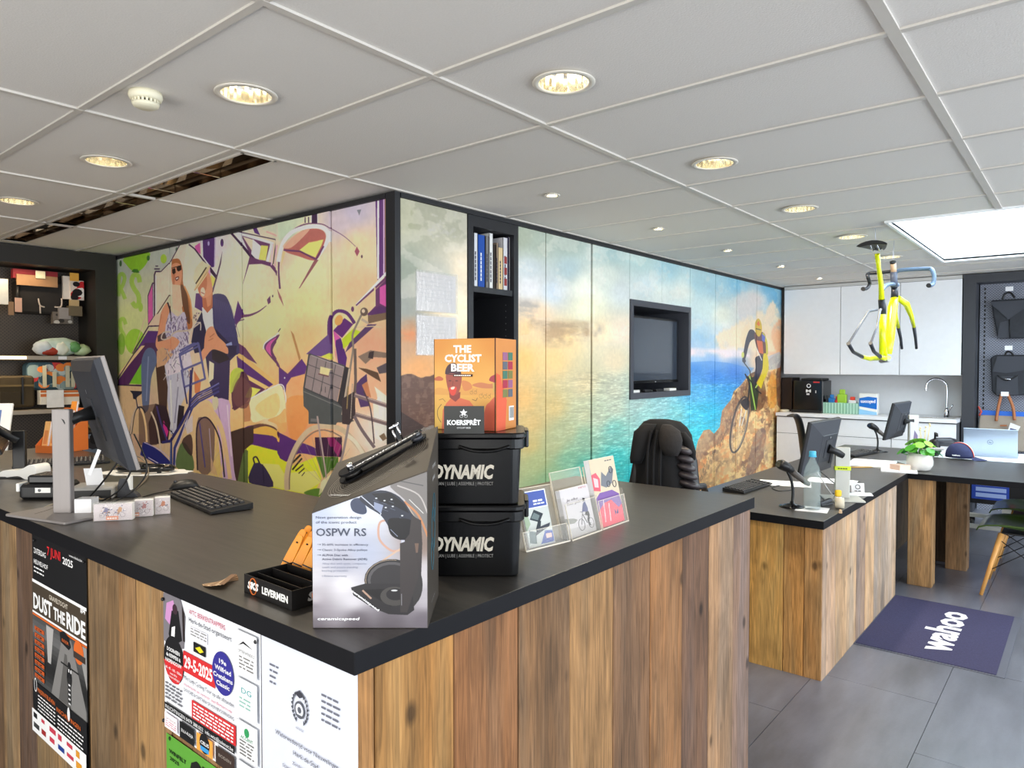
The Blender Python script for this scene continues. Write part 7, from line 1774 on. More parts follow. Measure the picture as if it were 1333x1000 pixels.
t = thing('office_chair', 'black office chair hidden under a jacket between the two counters', 'chair', (JP.x, JP.y, 0), radians(10))
q = MB(Matrix.Translation((-JP.x, -JP.y, 0)))
base = t
inv = (Matrix.Translation((JP.x, JP.y, 0)) @ Matrix.Rotation(radians(10), 4, 'Z')).inverted()
MB().rbox(-0.24, -0.24, 0.44, 0.24, 0.24, 0.52, 0.08, 5).build('seat', M_BLACK, t)
MB().tube([(0, 0, 0.08), (0, 0, 0.44)], 0.03, 12).build('gas_column', M_BLACK, t)
for k in range(5):
    a = 2 * pi * k / 5 + 0.3
    MB().tube([(0, 0, 0.10), (0.28 * cos(a), 0.28 * sin(a), 0.065)], [0.028, 0.018], 8).build('base_spoke', M_BLACK, t)
    MB().lathe([(0.001, -0.02), (0.028, -0.02), (0.028, 0.02), (0.001, 0.02)], n=14).build('castor', M_BLACK, t, loc=(0.29 * cos(a), 0.29 * sin(a), 0.029)).rotation_euler = (pi / 2, 0, a)
bkp = [J(866, 560, 0.02), J(866, 600, 0.02), J(864, 640, 0.02), J(862, 690, -0.02)]
q = MB(inv); q.loft(rings_from([(p_, RV * w_, DV * 0.03) for p_, w_ in zip(bkp, (0.10, 0.15, 0.17, 0.16))], 20), True, True); q.build('backrest', M_BLACK, t)
q = MB(inv); q.tube([J(898, 628, 0.0), J(906, 634, 0.0), J(916, 633, 0.05), J(918, 640, 0.1)], 0.016, 8); q.build('armrest', M_BLACK, t)
MJ = mat('black_softshell', (17, 16, 17), 0.9, var=0.2, scale=9, bump=0.5)
MJQ = mat('quilted_nylon', (58, 52, 54), 0.38, var=0.15, scale=14, bump=0.5)
t = thing('jacket', 'black jacket with a quilted side hung over the office chair', 'jacket', (JP.x, JP.y, 0))
inv = Matrix.Translation((-JP.x, -JP.y, 0))
# main drape, column by column: left edge, right edge per height
rows = [(546, 846, 872, 0.03), (549, 838, 886, 0.06), (556, 832, 894, 0.085), (566, 829, 900, 0.10), (580, 827, 902, 0.11), (595, 824, 899, 0.115), (612, 828, 899, 0.115), (640, 827, 902, 0.12), (690, 824, 904, 0.13), (740, 822, 905, 0.12)]
q = MB(inv)
rg = []
for i, (y, xl_, xr_, dp) in enumerate(rows):
    c = (J(xl_, y) + J(xr_, y)) / 2; a = (J(xr_, y) - J(xl_, y)) / 2
    ring = []
    for k in range(36):
        th = 2 * pi * k / 36
        f = 1 + 0.045 * sin(5 * th + i * 0.15) + 0.03 * sin(9 * th + 1.3)
        ring.append(tuple(c + a * cos(th) * (1 if abs(cos(th)) > .8 else f) - DV * dp * sin(th) * f))
    rg.append(ring)
q.loft(rg, True, True); q.build('body_panel', MJ, t)
q = MB(inv)                                               # hanging left sleeve panel
q.loft(rings_from([(J(846, 552, -0.06), RV * 0.03, DV * 0.03), (J(838, 562, -0.08), RV * 0.045, DV * 0.035), (J(834, 578, -0.085), RV * 0.04, DV * 0.035), (J(829, 596, -0.085), RV * 0.032, DV * 0.03), (J(828, 603, -0.085), RV * 0.026, DV * 0.02)], 16), True, True); q.build('left_sleeve', MJ, t)
q = MB(inv)                                               # hood / collar roll
q.loft(rings_from([(J(868, 553, -0.11), RV * 0.02, DV * 0.03), (J(872, 561, -0.13), RV * 0.045, DV * 0.05), (J(873, 573, -0.135), RV * 0.052, DV * 0.055), (J(873, 585, -0.13), RV * 0.046, DV * 0.05), (J(874, 593, -0.12), RV * 0.03, DV * 0.03)], 18), True, True); q.build('collar_roll', mat('black_fleece', (40, 36, 34), 0.9, bump=0.6, scale=60), t)
q = MB(inv)                                               # right flap
q.loft(rings_from([(J(886, 562, -0.05), RV * 0.02, DV * 0.04), (J(893, 574, -0.06), RV * 0.03, DV * 0.045), (J(898, 588, -0.06), RV * 0.026, DV * 0.045), (J(901, 598, -0.05), RV * 0.014, DV * 0.03)], 16), True, True); q.build('right_flap', MJ, t)
for k in range(6):                                        # quilted chambers
    y = 586 + k * 11
    cx_ = 889 + k * 2.0
    q = MB(inv); q.ball((0, 0, 0), (1, 1, 1), 18)
    c = J(cx_, y, -0.10)
    w2 = 0.040 + 0.002 * k
    q.v = [tuple(inv @ (c + RV * (x * w2) + DV * (yy_ * 0.05) + UP * (zz_ * 0.019) - UP * 0.010 * x)) for x, yy_, zz_ in [tuple(Vector(p) - inv.translation) for p in q.v]]
    q.build('quilted_chamber', MJQ, t)
q = MB(inv)
for k, x in enumerate((842, 850, 859)):
    q.tube(smooth([tuple(J(x + 6, 560, -0.125)), tuple(J(x + 1, 590, -0.135)), tuple(J(x, 640, -0.14)), tuple(J(x + 1, 700, -0.14))], 5), 0.006, 6)
q.build('drape_fold', MJ, t, kind='stuff')

# ================================================================ THINGS ON THE SERVICE DESK
kk = [at(940, 640, z=H2), at(968, 646, z=H2), at(1005, 632, z=H2), at(980, 626, z=H2)]
kcen = (kk[0] + kk[1] + kk[2] + kk[3]) / 4
keyboard('black keyboard on the service desk near the front counter', (kcen.x, kcen.y, H2), radians(-2), 0.42, 0.13)
# napkin + bottle
bp_ = at(1057, 664, z=H2)
t = thing('paper_napkin', 'white paper under the glass water bottle', 'napkin', bp_, radians(10)); MB().box(-0.055, -0.075, 0, 0.085, 0.075, 0.0015).build('paper', M_PAPER, t)
t = thing('water_bottle', 'clear glass water bottle with blue cap on the service desk', 'bottle', bp_ + UP * 0.0016)
R_ = 0.041
out = [(0.030, 0.0), (0.039, 0.004), (R_, 0.02), (R_ * 0.985, 0.06), (R_, 0.09), (R_, 0.165), (0.040, 0.19), (0.034, 0.215), (0.022, 0.238), (0.0145, 0.256), (0.0135, 0.28)]
M_GLASS = mat('clear_glass', (214, 236, 234), 0.03, alpha=0.09, spec=1.0)
q = MB(); q.loft([[(r * cos(2 * pi * i / 32), r * sin(2 * pi * i / 32), z) for i in range(32)] for r, z in out + [(r - 0.0022, max(z, 0.006)) for r, z in out[::-1]]], True, True)
q.build('glass_body', M_GLASS, t)
wl = [(r - 0.0024, max(z, 0.0062)) for r, z in out if z < 0.17]
MB().lathe(wl, n=32).build('water', mat('water', (226, 240, 240), 0.02, alpha=0.05), t)
MB().lathe([(0.0165, 0.272), (0.0168, 0.276), (0.0165, 0.294), (0.015, 0.2965), (0.001, 0.297)], n=24).lathe([(0.0185, 0.268), (0.0185, 0.273)], n=24).build('cap', mat('blue_cap', (70, 176, 216), 0.35), t)
q = MB(); q.lathe([(R_ + 0.0004, 0.168), (R_ + 0.0006, 0.170)], n=32, cap=False); q.build('glass_rib', M_GLASS, t)


def scanner(lab, P, rz, s=1.0):
    t = thing('barcode_scanner', lab, 'scanner', P, rz, 'barcode scanners on gooseneck stands')
    MB().lathe([(0.062 * s, 0.0), (0.064 * s, 0.004), (0.05 * s, 0.010), (0.012, 0.018), (0.009, 0.03)], n=32).build('stand_base', M_BLACKG, t)
    MB().tube(smooth([(0, 0, 0.02), (0.004, 0, 0.08), (-0.006, 0, 0.14), (-0.03, 0, 0.19)], 5), 0.007, 10).build('gooseneck', M_BLACK, t)
    H = frame((-0.035, 0, 0.195), (1, 0, -0.42), (0, 1, 0))
    q = MB(H); q.loft(rings_from([((-0.045, 0, 0.012), (0, 0.030, 0), (0, 0, 0.020)), ((-0.03, 0, 0.014), (0, 0.036, 0), (0, 0, 0.027)), ((0.0, 0, 0.012), (0, 0.034, 0), (0, 0, 0.024)), ((0.03, 0, 0.008), (0, 0.022, 0), (0, 0, 0.017))], 20)); q.build('scan_head', M_BLACK, t)
    q = MB(H); q.loft(rings_from([((0.02, 0, 0.006), (0, 0.018, 0), (0, 0, 0.018)), ((0.06, 0, -0.006), (0, 0.015, 0), (0, 0, 0.017)), ((0.11, 0, -0.02), (0, 0.014, 0), (0, 0, 0.015)), ((0.135, 0, -0.024), (0, 0.013, 0), (0, 0, 0.012))], 18)); q.build('handle', mat('grey_handle', (86, 80, 76), 0.4), t)
    q = MB(H); q.box(-0.046, -0.022, -0.002, -0.044, 0.022, 0.022); q.build('scan_window', M_BLACKG, t)
    return t


scanner('black barcode scanner on a gooseneck stand beside the water bottle', at(1031, 660, z=H2), HEAD - pi / 2 + 0.1)
# monitor on the service desk: back towards the customers, grey column with a lime band
mb_ = at(1096, 650, z=H2)
MC = Vector((0, 0, 0))
d_ = ray(1076, 578); pan2 = EYE + d_ * ((4.55 * cos(0)) / 1) if False else None
dist = (Vector((mb_.x, mb_.y, 0)) - Vector((0, 0, 0))).dot(DV)
pan2 = at(1067, 581, y=mb_.y + 0.10)
monitor('black monitor on the service desk, back turned, lime band on its column', (mb_.x, mb_.y, H2), radians(-64), pan2, radians(178), -11, 0.50, 0.30, 0, 'bulge', edge=M_BLACK, col=mat('light_silver', (188, 188, 180), 0.4, 0.3), colw=0.075, colh=0.285, plate=(0.2, 0.18), band=0.16)
# papers, glue, tape, card
pp = at(1010, 628, z=H2)
for k, (x, y, rz, w_, h_, lab) in enumerate(((1022, 630, 0.3, 0.21, 0.297, 'open white brochure behind the scanner stand'), (1085, 627, 0.1, 0.2, 0.28, 'white sheets behind the water bottle'), (1110, 645, 0.7, 0.07, 0.2, 'white strip of paper by the desk edge'))):
    P = at(x, y, z=H2); t = thing('paper_sheet', lab, 'paper', P, rz, 'papers on the service desk')
    q = MB(); q.loft([[(-w_ / 2 + w_ * i / 8, yy_, 0.002 + 0.012 * sin(pi * i / 8)) for i in range(9)] for yy_ in (-h_ / 2, h_ / 2)], False, False, closed=False); q.build('sheet', M_PAPER, t)
P = at(1091, 655, z=H2)
t = thing('glue_pot', 'small yellow and white bottle lettered 102 beside the grey column', 'bottle', P, radians(-60))
MB().rbox(-0.017, -0.010, 0, 0.017, 0.010, 0.034, 0.006).build('white_body', M_WHITE, t)
MB().rbox(-0.017, -0.010, 0.0345, 0.017, 0.010, 0.07, 0.012).build('yellow_top', mat('yellow_cap', (240, 200, 40), 0.4), t)
q = MB(frame((0, -0.0105, 0), (1, 0, 0), (0, 0, 1))); q.text('102', -0.012, 0.012, 0.014, 0.024, bold=0.03); q.build('number_print', paper(BK), t)
P = at(1093, 662, z=H2)
t = thing('tape_roll', 'cream roll of tape lying on its side by the desk edge', 'tape', P + UP * 0.028, radians(20))
q = MB(frame((0, 0, 0), (1, 0, 0), (0, 0, 1)))
q.loft([[(r * cos(2 * pi * i / 28), r * sin(2 * pi * i / 28), z) for i in range(28)] for r, z in ((0.016, -0.02), (0.027, -0.02), (0.027, 0.02), (0.016, 0.02), (0.016, -0.02))], False, True); q.build('roll', mat('cream_tape', (206, 196, 172), 0.5), t)
P = at(1094, 668, z=H2)
t = thing('stamp', 'small wooden stamp near the bottle', 'stamp', P, 0.3); MB().rbox(-0.012, -0.008, 0, 0.012, 0.008, 0.008, 0.002).rbox(-0.009, -0.006, 0.008, 0.009, 0.006, 0.016, 0.002).build('block', mat('pale_wood_block', (206, 176, 140), 0.6), t)
P = at(1075, 658, z=H2)
t = thing('stapler', 'black stapler next to the water bottle', 'stapler', P, radians(-15)); MB().rbox(-0.06, -0.014, 0, 0.05, 0.014, 0.010, 0.004).build('base', M_BLACK, t); MB(Matrix.Rotation(radians(-6), 4, 'Y')).rbox(-0.06, -0.012, 0.012, 0.05, 0.012, 0.028, 0.006).build('arm', M_DARK, t)
P = at(1117, 642, z=H2)
t = thing('desk_card', 'small white tent card with a round black logo by the desk edge', 'card', P, radians(-70))
MB(Matrix.Rotation(radians(-25), 4, 'X')).box(-0.034, 0, 0, 0.034, 0.002, 0.06).build('card', M_PAPER, t)
q = MB(Matrix.Rotation(radians(-25), 4, 'X') @ frame((0, -0.0005, 0), (1, 0, 0), (0, 0, 1))); q.tube([(0.012 * cos(a), 0.036 + 0.012 * sin(a), 0) for a in [2 * pi * i / 20 for i in range(20)]], 0.002, 4, closed=True); q.bars(2, -0.018, 0.01, 0.006, 0.036); q.build('card_print', paper(BK), t)
for k, (pts, l_) in enumerate(((((1066, 600), (1068, 622), (1080, 640), (1090, 650)), 'white cable hanging behind the water bottle'), (((1070, 600), (1074, 618), (1090, 632), (1106, 640)), 'black cable hanging from the service desk monitor'))):
    cable('monitor_cable', l_, [pan2 + Vector((0.03 * k, 0.02, -0.13))] + [at(x, y, z=H2 + 0.02 - 0.005 * i) for i, (x, y) in enumerate(pts[2:])], 0.003, (mat('white_cable', (220, 220, 220), 0.5), M_BLACK)[k], grp='service desk cables')
t = thing('reading_glasses', 'thin wire loop of cable beside the scanner foot', 'cable', at(1018, 637, z=H2)); MB().tube(smooth([(-0.08, 0.0, 0.003), (0.0, 0.06, 0.003), (0.10, 0.05, 0.003), (0.12, -0.02, 0.003), (0.02, -0.06, 0.003), (-0.06, -0.03, 0.003)], 5, True), 0.0025, 6, closed=True).build('wire', M_BLACK, t)
t.name = 'loose_cable'

# far end: scanner, monitor, papers, sticky notes, pen
scanner('black barcode scanner on a gooseneck stand at the far desk end', at(1142, 588, z=H2), HEAD - pi / 2 + 0.1, 1.3)
mb3 = at(1206, 596, z=H2)
mb3 = at(1188, 603, z=H2)
pan3 = at(1168, 547, y=mb3.y + 0.10)
monitor('black monitor at the far end of the service desk', (mb3.x, mb3.y, H2), radians(-56), pan3, radians(177), -13, 0.48, 0.28, 0, 'bulge', col=mat('light_silver'), edge=M_BLACK, colw=0.07, colh=0.36, plate=(0.2, 0.18))
t = thing('counter_sign', 'white card with a small cyclist picture standing on the column', 'card', (mb3.x - 0.012, mb3.y - 0.010, H2 + 0.01), radians(-56))
q = MB(frame((0, 0, 0), (1, 0, 0), (0, 0, 1))); q.box(-0.03, 0.05, 0, 0.03, 0.30, 0.002); q.poly([(-0.018, 0.07, 0.0024), (0.02, 0.07, 0.0024), (0.024, 0.2, 0.0024), (0.0, 0.24, 0.0024)], 1); q.poly([(-0.006, 0.10, 0.0028), (0.01, 0.10, 0.0028), (0.008, 0.19, 0.0028)], 2); q.build('card', [paper((206, 206, 212)), paper((120, 110, 140)), paper((216, 110, 90))], t)
keyboard('black keyboard at the far end of the service desk', at(1118, 592, z=H2), radians(-10), 0.44, 0.13)
for k, (x, y, rz, w_, h_, lab) in enumerate(((1135, 604, 0.1, 0.30, 0.42, 'stack of white sheets at the desk corner'), (1170, 612, 0.2, 0.22, 0.3, 'white sheets under the sticky notes'))):
    P = at(x, y, z=H2); t = thing('paper_pile', lab, 'paper', P, rz, 'paper piles on the service desk'); MB().box(-h_ / 2, -w_ / 2, 0, h_ / 2, w_ / 2, 0.008 + 0.002 * k).build('sheets', M_PAPER, t)
P = at(1160, 611, z=H2 + 0.01)
t = thing('sticky_notes', 'block of pale peach sticky notes beside the flower pot', 'note block', P + Vector((0.03, -0.05, 0)), radians(-35)); MB().box(-0.045, -0.045, 0, 0.045, 0.045, 0.035).build('block', mat('peach_notes', (232, 196, 176), 0.6), t)
P = at(1122, 609, z=H2)
t = thing('pencil', 'yellow pencil on the service desk', 'pencil', P, radians(-48)); q = MB(); q.tube([(-0.08, 0, 0.004), (0.07, 0, 0.004)], 0.0038, 6); q.build('shaft', mat('pencil_yellow', (226, 180, 90), 0.4), t); MB().tube([(0.07, 0, 0.004), (0.088, 0, 0.004)], [0.0038, 0.0006], 6).build('tip', mat('pencil_wood', (226, 200, 160), 0.6), t)
P = at(1178, 612, z=H2)
t = thing('magazine', 'violet and white magazine left of the flower pot', 'magazine', P + Vector((0.05, 0.03, 0)), radians(5)); MB().box(-0.10, -0.07, 0, 0.10, 0.07, 0.005).build('pages', M_PAPER, t); q = MB(); q.poly([(-0.1, -0.07, 0.0054), (0.02, -0.07, 0.0054), (-0.02, 0.0, 0.0054), (-0.1, 0.03, 0.0054)]); q.poly([(0.03, 0.0, 0.0054), (0.1, -0.03, 0.0054), (0.1, 0.07, 0.0054), (0.0, 0.07, 0.0054)], 1); q.build('cover_print', [paper((170, 120, 190)), paper((170, 60, 110))], t)
# flower pot with round leaved plant
P = at(1205, 615, z=H2) + Vector((0.08, 0.05, 0))
t = thing('potted_plant', 'round-leaved green plant in a white ball pot on the desk corner', 'plant', P)
k_ = 1.0
MB().lathe([(0.045, 0.0), (0.066, 0.008), (0.082, 0.04), (0.084, 0.065), (0.078, 0.10), (0.070, 0.122), (0.066, 0.122), (0.070, 0.10), (0.060, 0.095), (0.001, 0.095)], n=36).build('pot', mat('white_ceramic', (236, 234, 228), 0.25), t)
MLF = [mat('leaf_green_light', (136, 208, 40), 0.4, var=0.12), mat('leaf_green', (78, 160, 44), 0.4, var=0.12), mat('leaf_green_dark', (34, 104, 40), 0.4, var=0.12)]
lf = MB(); lf.loft([[(r * cos(2 * pi * i / 18), r * 0.94 * sin(2 * pi * i / 18), -0.10 * r + 0.18 * r * r / 0.03 * 0.3) for i in range(18)] for r in (0.001, 0.012, 0.024, 0.033)], False, True)
rp = random.Random(11)
l0 = {}
for i in range(30):
    a = 2 * pi * i / 30 * 3.3 + rp.uniform(-0.2, 0.2); rr2 = rp.uniform(0.03, 0.125); hz = 0.20 - 0.9 * max(rr2 - 0.05, 0) + rp.uniform(-0.02, 0.02)
    p_ = Vector((rr2 * cos(a), rr2 * sin(a), hz))
    m_ = MLF[0] if (hz > 0.175) else (MLF[1] if rp.random() < 0.6 else MLF[2])
    if m_ not in l0: o = lf.build('leaf', m_, t); l0[m_] = o
    else: o = l0[m_].copy(); COL.objects.link(o)
    o.parent = t; o.location = p_; o.rotation_euler = Vector((cos(a) * (0.2 + rr2 * 7), sin(a) * (0.2 + rr2 * 7), 1.0)).to_track_quat('Z', 'Y').to_euler(); s_ = rp.uniform(0.8, 1.15); o.scale = (s_, s_, s_)
    MB().tube([(0.3 * p_.x, 0.3 * p_.y, 0.10), (0.8 * p_.x, 0.8 * p_.y, hz - 0.02), tuple(p_)], 0.0018, 5).build('stem', MLF[1], t)
P2 = P + RV * 0.055 - DV * 0.075 + UP * 0.155
t = thing('white_flower', 'large white petal lying on the plant leaves', 'flower', P2, HEAD - pi / 2); q = MB(Matrix.Rotation(radians(-20), 4, 'X')); q.ball((0, 0, 0), (0.070, 0.045, 0.006), 20); q.build('petal', mat('white_petal', (244, 238, 238), 0.5), t)
for a in range(3): MB().ball((-0.03 + a * 0.008, 0.01, 0.012), 0.006, 8).build('stamen', mat('stamen_orange', (236, 150, 110), 0.5), t)

# white table behind, laptop, cap, hair dryer like tool
t = thing('white_table', 'white table behind the dark desk, carrying the laptop', 'table', (6.87, 0.05, 0))
MB().box(-0.36, 0.12, H2 - 0.045, 0.36, 0.93, H2 - 0.006).build('tabletop', mat('white_laminate', (240, 242, 246), 0.35), t, bevel=0.002)
for x in (-0.30, 0.30):
    for y in (0.16, 0.87): MB().tube([(x, y, 0), (x, y, H2 - 0.045)], 0.02, 12).build('leg', mat('leg_grey', (150, 152, 156), 0.4, 0.5), t)
HT = H2 - 0.006
la, lb = at(1248, 598, z=HT), at(1322, 600, z=HT)
# laptop lid seen from behind
P = at(1287, 597, z=HT) + Vector((0.10, 0, 0))
t = thing('laptop', 'open silver laptop with a round logo, seen from behind', 'laptop', (P.x, P.y, HT), radians(-88))
Wl = 0.36; Hl = 0.225
MB().rbox(-Wl / 2, -0.02 + 0.03, 0, Wl / 2, 0.25, 0.014, 0.008).build('base', mat('laptop_silver', (176, 190, 206), 0.3, 0.6), t)
Ml_ = Matrix.Translation((0, 0.012, 0.012)) @ Matrix.Rotation(radians(14), 4, 'X')
q = MB(Ml_); q.rbox(-Wl / 2, -0.004, 0, Wl / 2, 0.004, Hl, 0.003, 2); q.build('lid', mat('laptop_silver'), t)
q = MB(Ml_ @ frame((0, -0.0045, 0), (1, 0, 0), (0, 0, 1))); q.tube([(0.019 * cos(a), 0.115 + 0.019 * sin(a), 0) for a in [2 * pi * i / 24 for i in range(24)]], 0.0014, 4, closed=True); q.text('hp', -0.010, 0.109, 0.012, 0.020, shear=0.25, bold=0.01); q.build('lid_logo', mat('logo_dark', (70, 84, 100), 0.3, 0.4), t)
# cap
P = at(1250, 598, z=H2) + Vector((0.02, 0, 0))
t = thing('cycling_cap', 'dark blue peaked cap with coloured stripes lying on the desk', 'cap', (P.x, P.y, H2), radians(-95))
rg = []
for i in range(8):
    f = i / 7; r_ = 0.092 * cos(f * pi / 2 * 0.97); z = 0.012 + 0.115 * sin(f * pi / 2)
    rg.append([(r_ * (1.15 if cos(a) < 0 else 1.0) * cos(a) - 0.012 * f, r_ * 0.85 * sin(a), z) for a in [2 * pi * k / 28 for k in range(28)]])
MB().loft(rg, True, True).build('crown', mat('navy_cloth', (40, 46, 84), 0.75, bump=0.3, scale=60), t)
q = MB(); q.loft([[(0.085 + 0.0 * k + (0.09 * sqrt(max(0, 1 - (y_ / 0.08) ** 2)) * k), y_, 0.016 - 0.012 * k + 0.012 * (1 - (y_ / 0.08) ** 2) * (1 - k) * 0.5) for y_ in [-0.078 + 0.156 * j / 12 for j in range(13)]] for k in (0, 0.35, 0.7, 1.0)], False, True, closed=False); q.build('peak', mat('navy_cloth'), t)
for k, c in enumerate(((206, 60, 60), (236, 150, 60), (240, 240, 240), (70, 150, 210))):
    q = MB(); q.tube([(0.095 * cos(b) - 0.004, -0.012 + k * 0.008, 0.014 + 0.115 * sin(b)) for b in [pi * 0.02 + pi * 0.9 * j / 18 for j in range(19)]], 0.003, 5); q.build('stripe', mat('stripe_%d' % k, c, 0.6), t)
q = MB(frame((-0.01, -0.084, 0.03), (1, 0, 0), (0, 0.25, 1))); q.text('wahoo', -0.03, 0.0, 0.012, 0.055, bold=0.04, z=0.002); q.build('crown_lettering', paper((236, 236, 240)), t)
P = at(1226, 592, z=HT)
t = thing('hand_tool', 'black hair-dryer shaped tool behind the plant', 'tool', (P.x, P.y, HT), radians(-60))
MB().loft(rings_from([((-0.09, 0, 0.10), (0, 0.02, 0), (0, 0, 0.02)), ((-0.05, 0, 0.105), (0, 0.035, 0), (0, 0, 0.035)), ((0.06, 0, 0.105), (0, 0.038, 0), (0, 0, 0.038)), ((0.10, 0, 0.105), (0, 0.028, 0), (0, 0, 0.028))], 20)).build('barrel', mat('tool_black', (40, 42, 48), 0.3), t)
MB().tube([(-0.03, 0, 0.0), (-0.03, 0, 0.08)], 0.018, 10).build('grip', M_BLACK, t)
P = at(1203, 590, z=H2) + Vector((0.5, 0.02, 0))
t = thing('pump_bottle', 'small black pump dispenser behind the plant', 'bottle', (6.62, 0.98, HT), 0.4)
MB().lathe([(0.026, 0), (0.028, 0.01), (0.028, 0.12), (0.014, 0.14)], n=20).build('bottle', M_BLACK, t); MB().tube([(0, 0, 0.13), (0, 0, 0.19), (-0.05, 0, 0.185), (-0.06, 0, 0.165)], 0.008, 8).build('pump_head', M_BLACK, t)
t = thing('dried_twigs', 'pale dried twigs standing beside the black dispenser', 'twigs', (6.66, 1.08, H2 if False else HT), 0)
t.location = (6.62, 1.06, H2)
for k in range(7):
    a = k * 0.9; MB().tube([(0.01 * cos(a), 0.01 * sin(a), 0.0), (0.03 * cos(a), 0.03 * sin(a), 0.12), (0.045 * cos(a), 0.045 * sin(a), 0.19 + 0.01 * k)], 0.0022, 5).ball((0.045 * cos(a), 0.045 * sin(a), 0.19 + 0.01 * k), 0.008, 7).build('twig', mat('dried_cream', (222, 206, 156), 0.7), t)
# ================================================================ LEFT DISPLAY WALL
YD = 6.40
M_PEG = None


def peg_mat(name, c, c2):
    m, nt, b = nodes(name)
    N, L = nt.nodes.new, nt.links.new
    tc = N('ShaderNodeTexCoord'); sp = N('ShaderNodeSeparateXYZ'); L(tc.outputs['Object'], sp.inputs[0])
    def wave(o):
        a = N('ShaderNodeMath'); a.operation = 'MULTIPLY'; a.inputs[1].default_value = 2 * pi / 0.026; L(o, a.inputs[0])
        s_ = N('ShaderNodeMath'); s_.operation = 'SINE'; L(a.outputs[0], s_.inputs[0]); return s_.outputs[0]
    ad = N('ShaderNodeMath'); ad.operation = 'ADD'; L(sp.outputs['X'], ad.inputs[0]); L(sp.outputs['Y'], ad.inputs[1])
    mu = N('ShaderNodeMath'); mu.operation = 'MULTIPLY'; L(wave(ad.outputs[0]), mu.inputs[0]); L(wave(sp.outputs['Z']), mu.inputs[1])
    gt = N('ShaderNodeMath'); gt.operation = 'GREATER_THAN'; gt.inputs[1].default_value = 0.45; L(mu.outputs[0], gt.inputs[0])
    mx = N('ShaderNodeMix'); mx.data_type = 'RGBA'; L(gt.outputs[0], mx.inputs['Factor']); mx.inputs['A'].default_value = (*lin(c), 1); mx.inputs['B'].default_value = (*lin(c2), 1)
    L(mx.outputs['Result'], b.inputs['Base Color']); b.inputs['Roughness'].default_value = 0.5
    return m


t = thing('display_cabinet', 'dark built-in display wall with pegboard and two lit shelves, left', 'display wall', (1.0, YD, 0))
o_ = Matrix.Translation((-1.0, -YD, 0))
MB(o_).box(-1.2, YD, 2.29, 2.52, YD + 0.55, CEIL - 0.002).box(2.36, YD, 0, 2.52, YD + 0.55, 2.29).box(-1.2, YD, 0, -1.0, YD + 0.55, 2.29).build('frame', M_DARKW, t)
MB(o_).box(-1.0, 6.78, 0, 2.36, 6.80, 2.29).build('pegboard', peg_mat('brown_pegboard', (72, 62, 52), (26, 22, 20)), t)
MSH = mat('shelf_beige', (176, 164, 146), 0.5)
for z, xr_ in ((1.546, 2.31), (1.12, 2.29)): MB(o_).box(-1.0, YD + 0.01, z, xr_, 6.78, z + 0.03).build('shelf', MSH, t)
MB(o_).box(-0.9, YD + 0.002, 1.55, 1.86, YD + 0.009, 1.572).build('shelf_light', mat('lit_shelf_strip', (255, 226, 170), 0.5, emit=3.5), t)
MB(o_).box(2.08, YD + 0.004, 1.548, 2.14, YD + 0.009, 1.574).build('price_strip', M_PAPER, t)
l = D.lights.new('shelf_glow', 'AREA'); l.shape = 'RECTANGLE'; l.size, l.size_y = 2.2, 0.05; l.energy = 9; l.color = (1, 0.8, 0.55)
o = D.objects.new('shelf_glow', l); COL.objects.link(o); o.location = (0.9, YD + 0.06, 2.27)
l = D.lights.new('shelf_glow', 'AREA'); l.shape = 'RECTANGLE'; l.size, l.size_y = 2.2, 0.03; l.energy = 5; l.color = (1, 0.8, 0.55)
o = D.objects.new('shelf_glow', l); COL.objects.link(o); o.location = (0.9, YD + 0.05, 1.54)


def LP(px, py, y=6.62): return at(px, py, y=y)


def lbox(name, lab, cat, x0, y0, x1, y1, c, y=6.62, dp=0.06, grp=None, extra=None, rough=0.6, round_=0.0):
    """a packed thing hanging or standing in the display wall, given by the corners one sees"""
    a, b = LP(x0, y1, y), LP(x1, y0, y)
    t = thing(name, lab, cat, ((a.x + b.x) / 2, y, a.z), 0, grp)
    w_, h_ = (b.x - a.x) / 2, b.z - a.z
    q = MB()
    if round_: q.M = frame((0, 0, 0), (1, 0, 0), (0, 0, 1)); q.rbox(-w_, 0, -dp, w_, h_, 0, round_, 4)
    else: q.box(-w_, 0, 0, w_, dp, h_)
    q.build('body', mat(name + '_%d_%d_%d' % c, c, rough, var=0.06), t)
    if extra: extra(t, w_, h_, dp)
    return t


def blobs(cols, n, s, seed):
    def f(t, w_, h_, dp):
        r = random.Random(seed); q = MB(frame((0, -0.0008, 0), (1, 0, 0), (0, 0, 1)))
        for k in range(n):
            x, y = r.uniform(-w_ * 0.85, w_ * 0.85), r.uniform(h_ * 0.1, h_ * 0.9); e = s * r.uniform(0.5, 1.2)
            q.poly([(max(-w_, min(w_, x + e * cos(a))), max(0, min(h_, y + e * 0.8 * sin(a))), 0.0003 + k * 1e-5) for a in [2 * pi * j / 9 for j in range(9)]], r.randrange(len(cols)))
        q.build('print', [paper(c) for c in cols], t)
    return f


